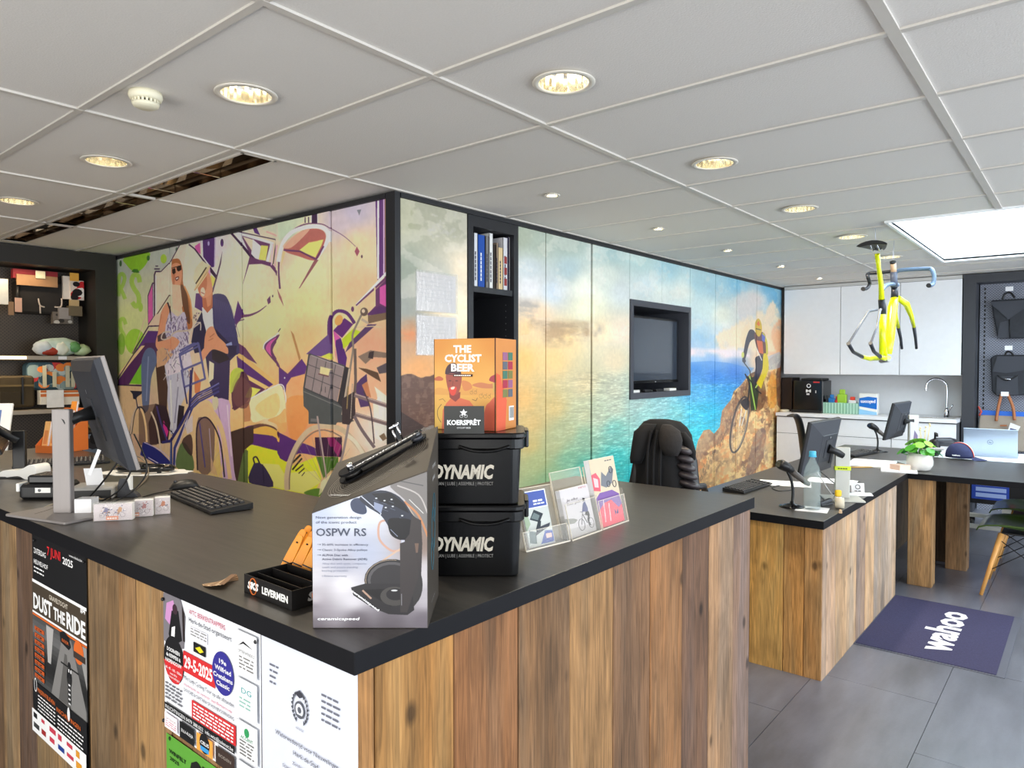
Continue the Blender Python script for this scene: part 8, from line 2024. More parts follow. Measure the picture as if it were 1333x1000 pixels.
def bag_straps(t, w_, h_, dp):
    q = MB(frame((0, -0.012, 0), (1, 0, 0), (0, 0, 1)))
    q.tube(smooth([(-w_ * 0.15, h_ * 0.45, 0), (-w_ * 0.1, h_ * 0.25, 0.01), (0.1 * w_, h_ * 0.2, 0.01)], 5), 0.006, 6).build('strap', mat('pale_strap', (206, 190, 176), 0.6), t)
    q = MB(frame((0, -0.012, 0), (1, 0, 0), (0, 0, 1))).tube(smooth([(w_ * 0.55, h_ * 0.22, 0.01), (w_ * 0.85, h_ * 0.25, 0.01), (w_ * 0.9, h_ * 0.5, 0)], 5), 0.006, 6).build('strap', mat('pale_strap'), t)
    q = MB(frame((0, -0.012, 0), (1, 0, 0), (0, 0, 1))).tube([(-w_ * 0.08, h_ * 0.24, 0), (-w_ * 0.07, 0.0, 0)], 0.006, 6)
    q.build('strap', mat('pale_strap', (206, 190, 176), 0.6), t)
    MB().tube([(-w_ * 1.02, -0.01, h_ * 0.9), (-w_ * 1.1, -0.03, h_ * 0.4), (-w_ * 0.95, -0.02, 0.02)], 0.012, 8).build('side_strap', M_BLACK, t)


lbox('handlebar_bag', 'black handlebar bag hanging under the red and kraft header card', 'bag', 24, 368, 82, 407, (38, 34, 32), dp=0.16, extra=bag_straps, rough=0.8, round_=0.03)
t = lbox('header_card', 'kraft header card above the black bag', 'card', 22, 361, 75, 370.5, (176, 132, 92), y=6.58, dp=0.02); t = lbox('red_roll', 'dark red roll on top of the kraft card', 'roll', 17, 354.5, 75, 361.5, (150, 36, 44), y=6.60, dp=0.05)
lbox('price_tag', 'cream price tag over the red roll', 'tag', 46.5, 353.5, 59, 362, (246, 234, 196), y=6.57, dp=0.002); lbox('price_tag', 'yellow price tag over the glove pack', 'tag', 91, 356, 102.5, 365.5, (236, 176, 70), y=6.57, dp=0.002)
lbox('white_pack', 'white hanging pack at the left edge of the display wall', 'pack', -14, 363.5, 10.5, 395, (246, 240, 226), y=6.5, dp=0.05)
lbox('glove_pack', 'white pack with a red patch at the right of the pegboard', 'pack', 82.5, 360, 93, 389, (226, 216, 206), y=6.60, dp=0.03)
lbox('glove_pack', 'white and red glove pack hanging under the yellow tag', 'pack', 92, 366, 109, 390, (222, 208, 196), y=6.58, dp=0.03, extra=blobs([(206, 40, 44), (30, 24, 26), (206, 40, 44), (240, 234, 226)], 9, 0.045, 2))
for k in range(2): lbox('small_box', ('upper', 'lower')[k] + ' tan small box under the glove pack', 'box', 91.5, 391 + k * 4, 103, 394.5 + k * 4, (206, 176, 126), y=6.58, dp=0.03)
lbox('lamp_box', 'black and cream lamp box below the small tan boxes', 'box', 90, 399, 107, 411, (110, 96, 72), y=6.56, dp=0.06); lbox('blister_pack', 'grey boxed blister pack right of the black bag', 'pack', 69, 407, 95, 421, (110, 100, 90), y=6.6, dp=0.05, extra=blobs([(190, 184, 176), (60, 54, 50)], 8, 0.02, 5)); lbox('clear_pack', 'clear crumpled pack of chrome bits', 'pack', 77, 401, 92, 415, (150, 142, 138), y=6.57, dp=0.03, rough=0.2)
for k, (x0, y0, x1, y1) in enumerate(((19.5, 388, 28.5, 406), (11, 393, 18, 410))): lbox('swing_tag', ('pink and cream', 'brown') [k] + ' swing tag left of the black bag', 'tag', x0, y0, x1, y1, ((224, 176, 150), (150, 116, 84))[k], y=6.5, dp=0.003)
# folded patterned bag on the shelf
a, b = LP(40, 462, 6.5), LP(117, 441, 6.5)
t = thing('folded_bag', 'pale folded bag with green and red print on the upper shelf', 'bag', ((a.x + b.x) / 2, 6.5, 1.578))
hw, hh = (b.x - a.x) / 2, b.z - 1.578
r_ = random.Random(9)
for nm, cc, sc, mm in (('main_fold', (-0.02, 0, hh * 0.5), (hw * 0.82, 0.09, hh * 0.50), (196, 216, 204)), ('left_fold', (-hw * 0.62, -0.02, hh * 0.42), (hw * 0.34, 0.08, hh * 0.40), (206, 214, 216)), ('right_fold', (hw * 0.66, -0.01, hh * 0.35), (hw * 0.34, 0.07, hh * 0.32), (186, 204, 160)), ('red_fold', (-hw * 0.45, -0.05, hh * 0.26), (hw * 0.36, 0.05, hh * 0.24), (170, 60, 40)), ('green_fold', (hw * 0.35, -0.06, hh * 0.5), (hw * 0.22, 0.04, hh * 0.3), (96, 150, 90)), ('pale_fold', (-hw * 0.1, -0.07, hh * 0.4), (hw * 0.25, 0.03, hh * 0.36), (236, 238, 220))):
    q = MB(); q.ball((0, 0, 0), (1, 1, 1), 18); q.v = [(cc[0] + x * sc[0] * (1 + 0.08 * sin(7 * z + 3 * x)), cc[1] + y * sc[1], max(0.0, cc[2] + z * sc[2] * (1 + 0.1 * sin(9 * x)))) for x, y, z in q.v]; q.build(nm, mat('fold_%d_%d_%d' % mm, mm, 0.5, var=0.2, scale=12), t)
# lower shelf
lbox('pannier_bag', 'olive brown pannier bag on the lower shelf', 'bag', -6, 489, 45, 532, (70, 58, 36), y=6.5, dp=0.16, rough=0.8, round_=0.03, extra=lambda t, w_, h_, dp: (MB().box(-w_ * 0.95, -0.012, h_ * 0.66, w_ * 0.95, 0, h_ * 0.72).build('top_band', mat('olive_band', (110, 92, 56), 0.7), t), MB().box(w_ * 0.3, -0.014, h_ * 0.1, w_ * 0.4, 0, h_ * 0.95).build('webbing', M_BLACK, t), MB().box(-w_ * 0.8, -0.03, h_ * 0.12, w_ * 0.2, 0, h_ * 0.5).build('pocket', mat('olive_pocket', (58, 48, 30), 0.8), t)))
lbox('pannier_bag', 'blue flowered pannier bag on the lower shelf', 'bag', 36, 472, 104, 508, (70, 100, 112), y=6.56, dp=0.14, rough=0.6, round_=0.04, extra=blobs([(196, 60, 60), (226, 130, 60), (130, 150, 150), (50, 76, 90), (176, 190, 190), (226, 130, 60)], 46, 0.05, 3))
for k, x in enumerate((56, 69, 86, 93)): lbox('bag_strap', ('first', 'second', 'third', 'fourth')[k] + ' pale strap from the left on the flowered bag', 'strap', x, 476 + (k % 2) * 8, x + 4.5, 504, (190, 186, 160), y=6.53, dp=0.008)
for k, (x0, x1) in enumerate(((53, 77), (82, 103))): lbox('carton_base', ('left', 'right')[k] + ' white and orange carton under the flowered bag', 'box', x0, 508, x1, 527, (240, 232, 214), y=6.47, dp=0.08, extra=lambda t, w_, h_, dp: MB(frame((0, -0.001, 0), (1, 0, 0), (0, 0, 1))).box(-w_, h_ * 0.55, 0, w_, h_ * 0.75, 0.0006).box(-w_, h_ * 0.85, 0, w_, h_, 0.0006).build('orange_band', paper((216, 120, 60)), t))
lbox('price_card', 'white tilted price card in front of the flowered bag', 'card', 61, 507.5, 83, 531, (248, 246, 240), y=6.44, dp=0.002)
lbox('dark_bag', 'brown glossy bag on the floor level behind the big monitor', 'bag', 88, 548, 128, 585, (74, 60, 40), y=6.5, dp=0.2, rough=0.35, round_=0.05, extra=blobs([(150, 130, 80), (50, 40, 30), (110, 90, 60)], 20, 0.035, 6)); lbox('grey_bag', 'blue-grey and black bag right of the brown one', 'bag', 108, 562, 140, 600, (36, 36, 42), y=6.42, dp=0.2, rough=0.5, round_=0.05, extra=blobs([(110, 124, 140), (24, 24, 26)], 6, 0.04, 8))

# ================================================================ KITCHEN
M_KW = mat('kitchen_white', (244, 245, 248), 0.35)
M_GAP = mat('shadow_gap', (90, 92, 96), 0.8)
t = thing('wall_cupboards', 'row of three white wall cupboards over the kitchen counter', 'cupboard', (8.72, 1.93, 1.40))
MB(Matrix.Translation((-8.72, -1.93, -1.40))).box(8.571, 1.045, 1.402, 8.895, 2.835, 2.41).build('carcass', M_GAP, t)
MB(Matrix.Translation((-8.72, -1.93, -1.40))).box(8.56, 1.045, 2.395, 8.895, 2.84, CEIL - 0.001).build('top_filler', mat('filler_grey', (206, 204, 200), 0.6), t)
for a, b in ((2.835, 2.213), (2.207, 1.613), (1.607, 1.045)): MB(Matrix.Translation((-8.72, -1.93, -1.40))).box(8.55, b, 1.40, 8.57, a, 2.39).build('door', M_KW, t)
t = thing('kitchen_counter', 'white kitchen base units with a white top and steel sink', 'kitchen unit', (8.6, 1.93, 0))
o_ = Matrix.Translation((-8.6, -1.93, 0))
MB(o_).box(8.31, 1.045, 0.918, 8.895, 2.845, 0.955).build('worktop', M_KW, t, bevel=0.002)
MB(o_).box(8.36, 1.05, 0.0, 8.895, 2.84, 0.917).build('carcass', M_GAP, t)
for a, b in ((2.84, 2.24), (2.236, 1.64), (1.636, 1.05)):
    for z0, z1, nm in ((0.722, 0.905, 'drawer'), (0.10, 0.716, 'door')): MB(o_).box(8.335, b + 0.002, z0, 8.355, a - 0.002, z1).build(nm, M_KW, t)
MB(o_).box(8.40, 1.08, 0.9555, 8.84, 1.62, 0.960).build('sink_drainer', M_SILVER, t)
MB(o_).loft([[(8.62 + r * cos(a), 1.32 + r * 1.1 * sin(a), z) for a in [2 * pi * k / 24 for k in range(24)]] for r, z in ((0.16, 0.9605), (0.155, 0.962), (0.14, 0.9615), (0.12, 0.9608))], True).build('sink_bowl', M_CHROME, t)
fp_ = at(1232, 540, x=8.72)
t = thing('kitchen_tap', 'tall chrome gooseneck tap over the kitchen sink', 'tap', (8.72, fp_.y, 0.96))
MB().lathe([(0.026, 0), (0.026, 0.05), (0.018, 0.07), (0.013, 0.09)], n=18).tube(smooth([(0, 0, 0.07), (0, 0, 0.30), (-0.01, 0.03, 0.37), (-0.03, 0.10, 0.40), (-0.05, 0.165, 0.365), (-0.055, 0.185, 0.30), (-0.055, 0.186, 0.27)], 6), 0.012, 10).build('spout', M_CHROME, t)
MB().tube([(0, -0.02, 0.06), (-0.01, -0.06, 0.13)], [0.010, 0.006], 8).build('lever', M_CHROME, t)
a, b = at(1032, 535, x=8.5), at(1071, 535, x=8.5)
t = thing('coffee_machine', 'black coffee machine with white symbols on the kitchen counter', 'coffee machine', (8.5, (a.y + b.y) / 2, 0.956))
w_ = (a.y - b.y) / 2
MB().rbox(0, -w_, 0, 0.34, w_, 0.37, 0.012, 3).build('housing', M_BLACKG, t)
MB().box(-0.05, -w_, 0, 0, w_, 0.03).build('drip_tray', M_BLACK, t); MB().rbox(0.02, -w_ * 0.9, 0.37, 0.3, w_ * 0.5, 0.395, 0.01).build('bean_lid', M_BLACK, t)
q = MB(frame((-0.001, 0, 0), (0, -1, 0), (0, 0, 1))); q.tube([(0.01 + 0.02 * cos(k), 0.31 + 0.02 * sin(k), 0) for k in [2 * pi * j / 16 for j in range(16)]], 0.005, 4, closed=True); q.text('M', -0.02, 0.235, 0.03, 0.055, bold=0.05); q.text('II', -0.012, 0.205, 0.018, 0.03, bold=0.04); q.text('i', 0.085, 0.23, 0.03, bold=0.04); q.box(0.06, 0.345, 0, 0.13, 0.36, 0.001, 1); q.build('symbols', [paper((236, 236, 236)), paper((206, 60, 60))], t)
lb, lb2 = at(1013, 534, x=8.55), at(1030, 534, x=8.55)
t = thing('black_appliance', 'dark appliance in the kitchen corner beside the sea print', 'appliance', (8.55, (lb.y + lb2.y) / 2 - 0.005, 0.956)); MB().rbox(0.05, -0.065, 0, 0.33, 0.065, 0.40, 0.01).build('housing', mat('dark_wood_black', (44, 32, 28), 0.5), t); MB().lathe([(0.05, 0), (0.055, 0.02), (0.03, 0.025)], (-0.02, 0, 0), 18).build('cream_foot', mat('cream_plastic'), t)
t = thing('glass_crate', 'pale green glass crate of cleaning things on the kitchen counter', 'crate', (8.6, 2.195, 0.956))
MG = mat('green_glass', (170, 220, 196), 0.1, alpha=0.5)
for x0, y0, x1, y1 in ((-0.09, -0.19, -0.08, 0.19), (0.09, -0.19, 0.10, 0.19), (-0.08, -0.19, 0.09, -0.18), (-0.08, 0.18, 0.09, 0.19), (-0.08, 0.06, 0.09, 0.065), (-0.08, -0.065, 0.09, -0.06)): MB().box(x0, y0, 0, x1, y1, 0.125).build('glass_wall', MG, t)
q = MB()
for k in range(12): q.box(-0.0915, -0.18 + k * 0.032, 0.004, -0.0903, -0.175 + k * 0.032, 0.12)
q.build('etched_lines', mat('etched_pale', (206, 236, 222), 0.4), t, kind='stuff')
for k, (nm, lab, dy, h_, c, w_) in enumerate((('blue_gloves', 'blue rubber gloves in the glass crate', 0.11, 0.21, (40, 120, 190), 0.035), ('red_bottle', 'red and blue bottle in the glass crate', 0.055, 0.19, (206, 60, 60), 0.02), ('green_pack', 'lime green pack standing in the glass crate', -0.0, 0.27, (160, 204, 60), 0.05), ('red_cap_bottle', 'white bottle with red cap in the glass crate', -0.11, 0.19, (226, 70, 50), 0.04), ('black_brush', 'black brush handle at the left end of the crate', 0.165, 0.20, (30, 34, 40), 0.012))):
    t = thing(nm, lab, 'bottle' if 'bottle' in nm else 'cleaning item', (8.6, 2.195 + dy, 0.958))
    MB().rbox(-0.03, -w_, 0, 0.03, w_, h_ * 0.8, 0.012, 3).build('body', mat(nm + '_c', c if k != 3 else (236, 236, 236), 0.45), t); MB().rbox(-0.02, -w_ * 0.6, h_ * 0.8, 0.02, w_ * 0.6, h_, 0.01, 3).build('top', mat(nm + '_t', c, 0.45), t)
t = thing('detergent_pack', 'blue and white detergent pack with upside-down lettering', 'pack', (8.55, 1.915, 0.956))
MB().rbox(0, -0.095, 0, 0.09, 0.095, 0.235, 0.012, 3).build('pack_body', M_WHITE, t)
q = MB(frame((-0.001, 0, 0), (0, -1, 0), (0, 0, 1))); q.poly([(-0.09, 0.09, 0), (0.09, 0.06, 0), (0.09, 0.19, 0), (0.0, 0.20, 0), (-0.09, 0.18, 0)]); q.poly([(-0.09, 0.0, 0), (0.09, 0.0, 0), (0.09, 0.03, 0), (-0.09, 0.06, 0)], 2); q.M = q.M @ frame((0.075, 0.155, 0.001), (-1, 0, 0), (0, -1, 0)); q.text('palcom', 0, 0, 0.035, 0.15, bold=0.03, m=1); q.build('pack_print', [paper((30, 110, 200)), paper((245, 245, 250)), paper((150, 200, 236))], t)
# task chair seen behind the service desk
t = thing('task_chair', 'black curved chair back behind the service desk monitor', 'chair', (4.95, 2.1, 0))
sp = [at(x, y, y=2.1) - Vector((4.95, 2.1, 0)) for x, y in ((1029, 541), (1034, 540), (1039, 546), (1043, 562), (1046, 585), (1049, 610))]
MB().loft(rings_from([(p_, RV * 0.022 + UP * 0.01, DV * 0.07) for p_ in smooth([tuple(s_) for s_ in sp], 3)], 14), True, True).build('backrest', M_BLACK, t)
MB().rbox(-0.02, -0.24, 0.42, 0.46, 0.24, 0.49, 0.07, 4).build('seat', M_BLACK, t); MB().tube([(0.22, 0, 0.03), (0.22, 0, 0.42)], 0.03, 10).lathe([(0.26, 0.0), (0.26, 0.02), (0.04, 0.07)], (0.22, 0, 0), 24).build('pedestal', M_BLACK, t); MB().tube([tuple(sp[-1]), (0.05, 0, 0.6), (0.12, 0, 0.45)], 0.025, 8).build('spine', M_BLACK, t)

# ================================================================ RIGHT DISPLAY UNIT
XK = 8.55
t = thing('display_cabinet', 'black framed pegboard display unit right of the kitchen', 'display wall', (XK, 0.2, 0))
o_ = Matrix.Translation((-XK, -0.2, 0)); MFR = mat('anthracite_frame', (58, 60, 66), 0.45, var=0.03)
MB(o_).box(XK, 0.925, 0, XK + 0.33, 1.035, CEIL - 0.002).box(XK, -1.0, 2.34, XK + 0.33, 0.925, CEIL - 0.002).box(XK, -1.1, 0, XK + 0.33, -1.0, CEIL - 0.002).build('frame', MFR, t)
MB(o_).box(8.80, -1.0, 0, 8.82, 0.915, 2.34).build('pegboard', peg_mat('grey_pegboard', (138, 142, 156), (64, 68, 80)), t)
q = MB(o_)
for k in range(46): q.box(8.795, 0.865, 0.3 + k * 0.044, 8.7995, 0.880, 0.325 + k * 0.044)
q.build('slot_strip', M_BLACK, t, kind='stuff')
MB(o_).box(8.797, -1.0, 1.99, 8.7995, 0.915, 1.993).box(8.797, -1.0, 1.555, 8.7995, 0.915, 1.558).build('panel_joint', M_BLACK, t, kind='stuff')
MBG = mat('bag_black_cloth', (46, 48, 54), 0.7, var=0.1, bump=0.2, scale=30)


def rx(px, py, x=8.70): return at(px, py, x=x)


def rbag(name, lab, pts, dp, c=MBG):
    P = [rx(*p_) for p_ in pts]; o0 = Vector((8.70, sum(p_.y for p_ in P) / len(P), min(p_.z for p_ in P)))
    t = thing(name, lab, 'bag', o0)
    q = MB(frame((0, 0, 0), (0, -1, 0), (0, 0, 1))); q.prism([(-(p_.y - o0.y), p_.z - o0.z) for p_ in P], -dp, 0.0); q.build('bag_body', c, t, bevel=0.015)
    return t, o0


def rl(px, py, o0, dx=-0.015, x=8.70):
    q = rx(px, py, x); return Vector((dx, q.y - o0.y, q.z - o0.z))


t, o0 = rbag('backpack', 'upper black backpack hanging on the right pegboard', [(1290, 391), (1345, 388), (1345, 440), (1299, 441), (1296, 428), (1293, 412)], 0.08)
MB().tube(smooth([tuple(rl(1305, 390, o0, 0)), tuple(rl(1308, 383, o0, 0)), tuple(rl(1315, 381, o0, 0)), tuple(rl(1321, 388, o0, 0))], 5), 0.010, 6).build('hanging_loop', M_BLACK, t)
MB().tube([tuple(rl(1312, 401, o0, -0.004)), tuple(rl(1312, 411, o0, -0.004))], 0.006, 6).build('pale_zip_pull', mat('pale_strap'), t)
q = MB(); q.poly([tuple(rl(x, y, o0, -0.012)) for x, y in ((1291, 397), (1313, 416), (1333, 402), (1333, 391), (1290, 393))]); q.poly([tuple(rl(x, y, o0, -0.006)) for x, y in ((1298, 441), (1302, 420), (1313, 417), (1314, 440))]); q.build('front_flap', mat('flap_black', (58, 60, 68), 0.6), t)
MB().tube([tuple(rl(1314, 416, o0)), tuple(rl(1315, 440, o0))], 0.005, 6).build('centre_seam', M_BLACK, t)
t, o0 = rbag('backpack', 'lower black backpack with a front pocket on the right pegboard', [(1289, 466), (1295, 462), (1345, 462), (1345, 514), (1298, 516), (1291, 510)], 0.08)
MB().tube(smooth([tuple(rl(1308, 463, o0, 0)), tuple(rl(1311, 458, o0, 0)), tuple(rl(1316, 459, o0, 0)), tuple(rl(1320, 464, o0, 0))], 5), 0.009, 6).build('hanging_loop', M_BLACK, t)
q = MB(); q.poly([tuple(rl(x, y, o0, -0.02)) for x, y in ((1297, 515), (1298, 490), (1325, 490), (1326, 514))]); q.poly([tuple(rl(x, y, o0, -0.012)) for x, y in ((1292, 484), (1298, 464), (1333, 464), (1333, 482), (1310, 486))]); q.build('front_pocket', mat('flap_black'), t)
MB().tube(smooth([tuple(rl(1299, 489, o0, -0.022)), tuple(rl(1311, 495, o0, -0.03)), tuple(rl(1325, 489, o0, -0.022))], 5), 0.007, 6).build('grab_handle', M_BLACK, t); MB().tube([tuple(rl(1307, 493, o0, -0.03)), tuple(rl(1316, 494, o0, -0.03))], 0.006, 6).build('silver_clip', M_CHROME, t)
t, o0 = rbag('tote_bag', 'beige shopping bag with blue lining and leather handles', [(1275, 540), (1345, 540), (1345, 590), (1276, 583), (1273, 560)], 0.08, mat('beige_canvas', (168, 156, 142), 0.85, bump=0.3, scale=60))
q = MB(); q.poly([tuple(rl(x, y, o0, -0.002)) for x, y in ((1275, 540), (1276, 534), (1345, 537), (1345, 543))]); q.build('blue_lining', mat('blue_lining', (50, 110, 210), 0.6), t)
for k, pts in enumerate((((1297, 548), (1300, 530), (1304, 513)), ((1321, 547), (1319, 530), (1312, 513)))): MB().tube(smooth([tuple(rl(x, y, o0, -0.03)) for x, y in pts], 4), 0.014, 8).build('leather_handle', mat('tan_leather', (176, 110, 70), 0.5), t)
q = MB(); q.poly([tuple(rl(x, y, o0, -0.02)) for x, y in ((1302, 555), (1311, 555), (1311, 553), (1302, 553))]); q.build('leather_patch', mat('tan_leather'), t)
q = MB(); q.poly([tuple(rl(x, y, o0, -0.05)) for x, y in ((1312, 561), (1316, 550), (1329, 555), (1323, 566))]); q.build('swing_label', M_PAPER, t); q = MB(); q.poly([tuple(rl(x, y, o0, -0.053)) for x, y in ((1314, 561), (1316, 557), (1324, 559), (1322, 564))]); q.build('swing_print', paper((60, 64, 110)), t)
MB().tube([tuple(rl(1274, 529, o0, -0.02)), tuple(rl(1278, 536, o0, -0.03)), tuple(rl(1275, 541, o0, -0.03))], 0.010, 6).build('red_cord', mat('red_cord', (206, 90, 80), 0.6), t)
for px, py, lab in ((1314, 376, 'cream price tag above the upper backpack'), (1313, 453, 'white price tag above the lower backpack'), (1308, 513, 'white price tag above the beige bag')):
    P = rx(px, py, 8.62); MB(frame((0, 0, 0), (0, -1, 0), (0, 0, 1))).box(-0.032, -0.022, 0, 0.032, 0.022, 0.002).tube([(0, 0.0, 0), (0, 0.005, -0.17)], 0.003, 5).build('price_tag', M_PAPER, loc=P, label=lab, cat='tag', group='price tags on the right pegboard')

# ================================================================ HANGING BIKE FRAME
YB = 1.15
BO = Vector((5.6, YB, 1.6))
bk = thing('bike_frame', 'yellow racing frame with fork and handlebar hanging from the ceiling', 'bike frame', BO)
M_YEL = mat('frame_yellow', (226, 236, 10), 0.25, coat=0.5); M_GRB = mat('frame_blue_grey', (96, 116, 140), 0.35); M_CAR = mat('carbon_black', (44, 46, 54), 0.35)


def by(px, py, dy=0.0):
    q = at(px, py, y=YB) - BO; q.y += dy; return tuple(q)


def bx_(px, py, x): return tuple(at(px, py, x=x) - BO)


MB().tube([by(1142, 331), by(1144, 350), by(1147, 372), by(1147.5, 390)], [0.017, 0.014, 0.017, 0.019], 12).build('seat_post', M_YEL, bk)
MB().tube([by(1147.5, 390), by(1148.5, 400), by(1149, 409)], [0.022, 0.024, 0.022], 12).build('seat_cluster', M_CAR, bk)
MB().tube([by(1148.5, 409), by(1148.8, 440), by(1150, 462)], [0.020, 0.022, 0.028], 12).build('seat_tube', M_YEL, bk)
MB().tube([by(1165, 387), by(1162, 400), by(1158.5, 440), by(1155, 465)], [0.026, 0.034, 0.032, 0.026], 14).build('down_tube', M_YEL, bk)
MB().tube([by(1151, 466, -0.035), by(1155, 468, 0.035)], 0.028, 16).build('bottom_bracket', mat('badge_grey'), bk)
MB().tube([by(1164.5, 374), by(1164.5, 388)], [0.022, 0.026], 14).build('head_tube', M_CAR, bk)
MB().tube(smooth([by(1148, 378), by(1153, 372), by(1160, 370), by(1167, 371)], 5), [0.015] * 15 + [0.02], 12).build('top_tube', M_GRB, bk)
MB().tube([by(1163.5, 354), by(1164, 374)], 0.024, 12).build('stem', mat('stem_slate', (84, 90, 108), 0.4), bk)
MB().tube([by(1162.5, 342), by(1163.5, 355)], 0.020, 14).build('steerer_spacer', mat('steerer_beige', (226, 186, 150), 0.5), bk); MB().tube([by(1162.3, 340.5), by(1162.5, 342.5)], 0.021, 14).build('steerer_cap', M_BLACK, bk)
for s_ in (-1, 1):
    pts = [by(1166, 388, s_ * 0.015), by(1171, 396, s_ * 0.045), by(1176, 412, s_ * 0.055), by(1179.5, 426, s_ * 0.055)]
    MB().tube(pts, [0.020, 0.024, 0.017, 0.013], 10).build('fork_leg', M_YEL, bk); MB().tube([pts[-1], by(1182, 440, s_ * 0.053), by(1183.5, 454, s_ * 0.052)], [0.0135, 0.011, 0.010], 10).build('fork_tip', M_CAR, bk)
    MB().tube([by(1144, 403, s_ * 0.012), by(1138, 405, s_ * 0.035), by(1130, 425, s_ * 0.055), by(1119, 447, s_ * 0.065)], [0.009, 0.009, 0.007, 0.008], 8).build('seat_stay', mat('stay_grey', (112, 114, 122), 0.45), bk)
    MB().tube([by(1150, 466, s_ * 0.03), by(1142, 467, s_ * 0.045), by(1134, 464.5, s_ * 0.055)], [0.020, 0.017, 0.013], 10).build('chain_stay', M_YEL, bk); MB().tube([by(1134, 464.5, s_ * 0.055), by(1124, 458, s_ * 0.062), by(1118.5, 447, s_ * 0.065)], [0.013, 0.011, 0.012], 10).build('dropout', M_CAR, bk)
xh = at(1164, 354, y=YB).x
MB().tube(smooth([bx_(1162, 353, xh), bx_(1148, 355, xh), bx_(1131, 356, xh), bx_(1129.5, 360, xh - 0.05), bx_(1132, 369, xh + 0.03), bx_(1129, 375, xh), bx_(1124.5, 376.5, xh - 0.08)], 5), 0.013, 10).build('handlebar_half', M_CAR, bk)
MB().tube(smooth([bx_(1166, 354, xh), bx_(1175, 351.5, xh), bx_(1208, 350, xh), bx_(1214, 353, xh - 0.06), bx_(1216, 362, xh - 0.08), bx_(1214, 370, xh - 0.10), bx_(1209.5, 372, xh - 0.16)], 5), 0.015, 10).build('handlebar_half', M_GRB, bk)
for p_ in (bx_(1124.5, 376.5, xh - 0.08), bx_(1209.5, 372, xh - 0.16)): MB().tube([p_, (p_[0] - 0.025, p_[1], p_[2])], 0.0155, 10).build('bar_plug', M_BLACK, bk)
sc_ = Vector(by(1140.5, 322))
q = MB(); rg = []
for i in range(8):
    f = i / 7; x = -0.13 + 0.27 * f; hw = 0.075 * (1 - f) ** 0.8 + 0.02
    rg.append([tuple(sc_ + Vector((x, hw * cos(a), 0.012 * sin(a) + 0.018 - 0.02 * (cos(a) ** 2)))) for a in [2 * pi * k / 16 for k in range(16)]])
q.loft(rg, True, True); q.build('saddle', M_BLACK, bk)
MB().tube([tuple(sc_ + Vector((-0.08, 0.02, 0.01))), tuple(sc_ + Vector((0, 0.022, -0.025))), tuple(sc_ + Vector((0.1, 0.015, 0.012)))], 0.004, 6).tube([tuple(sc_ + Vector((-0.08, -0.02, 0.01))), tuple(sc_ + Vector((0, -0.022, -0.025))), tuple(sc_ + Vector((0.1, -0.015, 0.012)))], 0.004, 6).build('saddle_rails', M_CHROME, bk)
for (x, y, b, lab) in ((1139.6, 297, (1141, 322), 'thin wire carrying the saddle end of the hanging frame'), (1164, 313, (1163, 342), 'thin wire carrying the steerer of the hanging frame')):
    p0 = at(x, y, z=CEIL - 0.002); p1 = Vector(by(*b)) + BO
    MB().tube([p0, (p0 + p1) / 2 + Vector((0.004, 0.004, 0)), p1], 0.0022, 5).build('hanging_wire', mat('steel_wire', (206, 206, 214), 0.3, 0.6), label=lab, cat='wire', group='wires of the hanging frame')

# ================================================================ FLOOR MAT, CHAIRS, TROLLEY
t = thing('floor_mat', 'dark blue entrance mat with white lettering beside the service desk', 'mat', (4.61, 0.655, 0))
MB().box(-0.51, -0.32, 0.0005, 0.51, 0.31, 0.006).build('carpet', mat('navy_mat', (54, 52, 84), 0.95, var=0.15, scale=120, bump=0.4), t)
MB().box(-0.525, -0.355, 0.0004, 0.525, -0.32, 0.003).box(-0.525, -0.32, 0.0004, -0.51, 0.325, 0.003).box(0.51, -0.32, 0.0004, 0.525, 0.325, 0.003).box(-0.51, 0.31, 0.0004, 0.51, 0.325, 0.003).build('rubber_edge', mat('rubber_grey', (84, 86, 98), 0.6), t)
q = MB(); q.text('wahoo', -0.37, -0.10, 0.155, 0.75, z=0.0066, bold=0.035); q.build('mat_lettering', paper((232, 230, 236)), t)


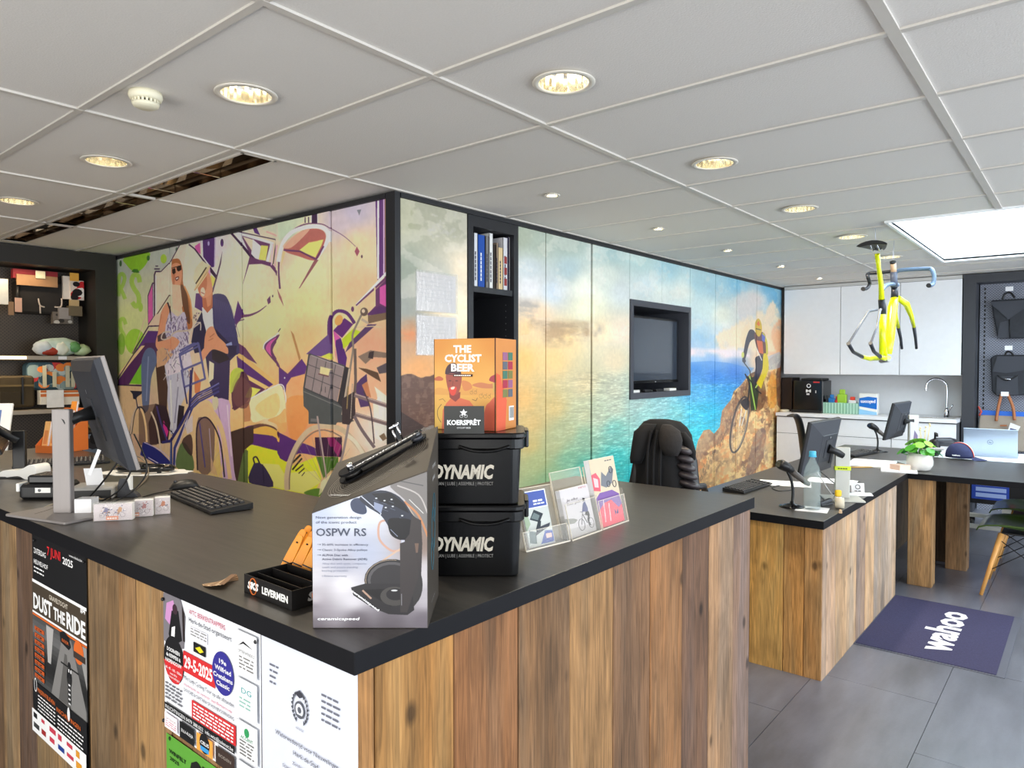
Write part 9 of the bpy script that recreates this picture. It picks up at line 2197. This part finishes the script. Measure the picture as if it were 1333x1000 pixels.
def shell_chair(lab, P, rz):
    t = thing('shell_chair', lab, 'chair', P, rz, 'green shell chairs')
    rg = []
    for i in range(15):                                     # from the front lip over the seat up the back
        f = i / 14
        y = [(0.235, 0.415), (0.225, 0.437), (0.18, 0.447), (0.12, 0.445), (0.06, 0.436), (0.0, 0.428), (-0.06, 0.425), (-0.12, 0.430), (-0.165, 0.450), (-0.195, 0.50), (-0.21, 0.56), (-0.222, 0.63), (-0.232, 0.70), (-0.24, 0.76), (-0.245, 0.80)][i]
        hw = 0.20 + 0.035 * sin(pi * min(f * 1.4, 1)) - (0.06 * max(0, f - 0.8) / 0.2)
        lift = 0.05 * sin(pi * min(max(f - 0.1, 0) * 1.25, 1))
        rg.append([(hw * s_, y[0] + (lift * 0.7 * s_ ** 4 if f > 0.6 else 0), y[1] + (lift * abs(s_) ** 3.5 if f < 0.75 else 0)) for s_ in [-1 + 2 * k / 14 for k in range(15)]])
    o = MB().loft(rg, False, True, closed=False).build('shell', mat('olive_shell', (62, 88, 30), 0.35, coat=0.2), t)
    s_ = o.modifiers.new('thickness', 'SOLIDIFY'); s_.thickness = 0.008
    for sx in (-1, 1):
        for sy in (-1, 1): MB().tube([(sx * 0.12, sy * 0.11, 0.40), (sx * 0.225, sy * 0.205, 0.0)], [0.016, 0.011], 12).build('leg', mat('beech_leg', (222, 164, 92), 0.45, var=0.1, stretch=(1, 1, 0.1), scale=40), t)
    q = MB()
    for s in ((0, 1), (1, 0)):
        for u in (-1, 1):
            A = [(sx * (0.12 + 0.105 * f), sy * (0.11 + 0.095 * f), 0.40 - 0.40 * f) for sx, sy, f in (((-1, u, 0.1), (1, u, 0.6), (1, u, 0.1), (-1, u, 0.6)) if s[0] else ((u, -1, 0.1), (u, 1, 0.6), (u, 1, 0.1), (u, -1, 0.6)))]
            q.tube([A[0], A[1]], 0.0035, 6).tube([A[2], A[3]], 0.0035, 6)
    q.box(-0.12, -0.11, 0.395, 0.12, 0.11, 0.405)
    q.build('wire_bracing', M_BLACK, t)
    return t


c_ = shell_chair('nearer olive green shell chair under the desk at the right edge', (5.72, 0.335, 0), radians(0))
c2_ = dup(c_, None, (6.42, 0.33, 0), radians(0), 'farther olive green shell chair under the desk at the right edge')
t = thing('display_trolley', 'wheeled black display trolley with a blue printed panel under the tables', 'trolley', (7.5, 0.55, 0))
MB().box(-0.18, -0.28, 0.30, 0.18, 0.28, 0.68).build('cabinet_body', M_BLACK, t)
q = MB(frame((-0.181, 0, 0), (0, -1, 0), (0, 0, 1))); q.box(-0.25, 0.34, 0, 0.02, 0.66, 0.001)
for k in range(6): q.box(-0.22, 0.36 + k * 0.05, 0.001, 0.0, 0.395 + k * 0.05, 0.0014, 1)
q.box(0.05, 0.50, 0, 0.09, 0.62, 0.001, 2); q.build('blue_panel', [paper((50, 76, 170)), paper((170, 190, 236)), paper((200, 60, 90))], t)
MB().tube(smooth([(-0.19, -0.14, 0.56), (-0.23, -0.15, 0.56), (-0.23, -0.23, 0.56), (-0.19, -0.24, 0.60)], 4), 0.008, 8).build('handle', M_SILVER, t)
MB().box(-0.30, -0.32, 0.10, -0.24, 0.32, 0.13).box(0.24, -0.32, 0.10, 0.30, 0.32, 0.13).box(-0.24, -0.03, 0.10, 0.24, 0.03, 0.13).box(-0.04, -0.04, 0.13, 0.04, 0.04, 0.30).build('steel_base', mat('light_silver'), t)
for x in (-0.27, 0.27):
    for y in (-0.29, 0.29): MB(frame((x, y, 0.045), (1, 0, 0), (0, 0, 1))).lathe([(0.001, -0.015), (0.045, -0.015), (0.045, 0.015), (0.001, 0.015)], n=16).box(-0.015, 0.02, -0.02, 0.015, 0.055, 0.02).build('castor', M_BLACK, t)
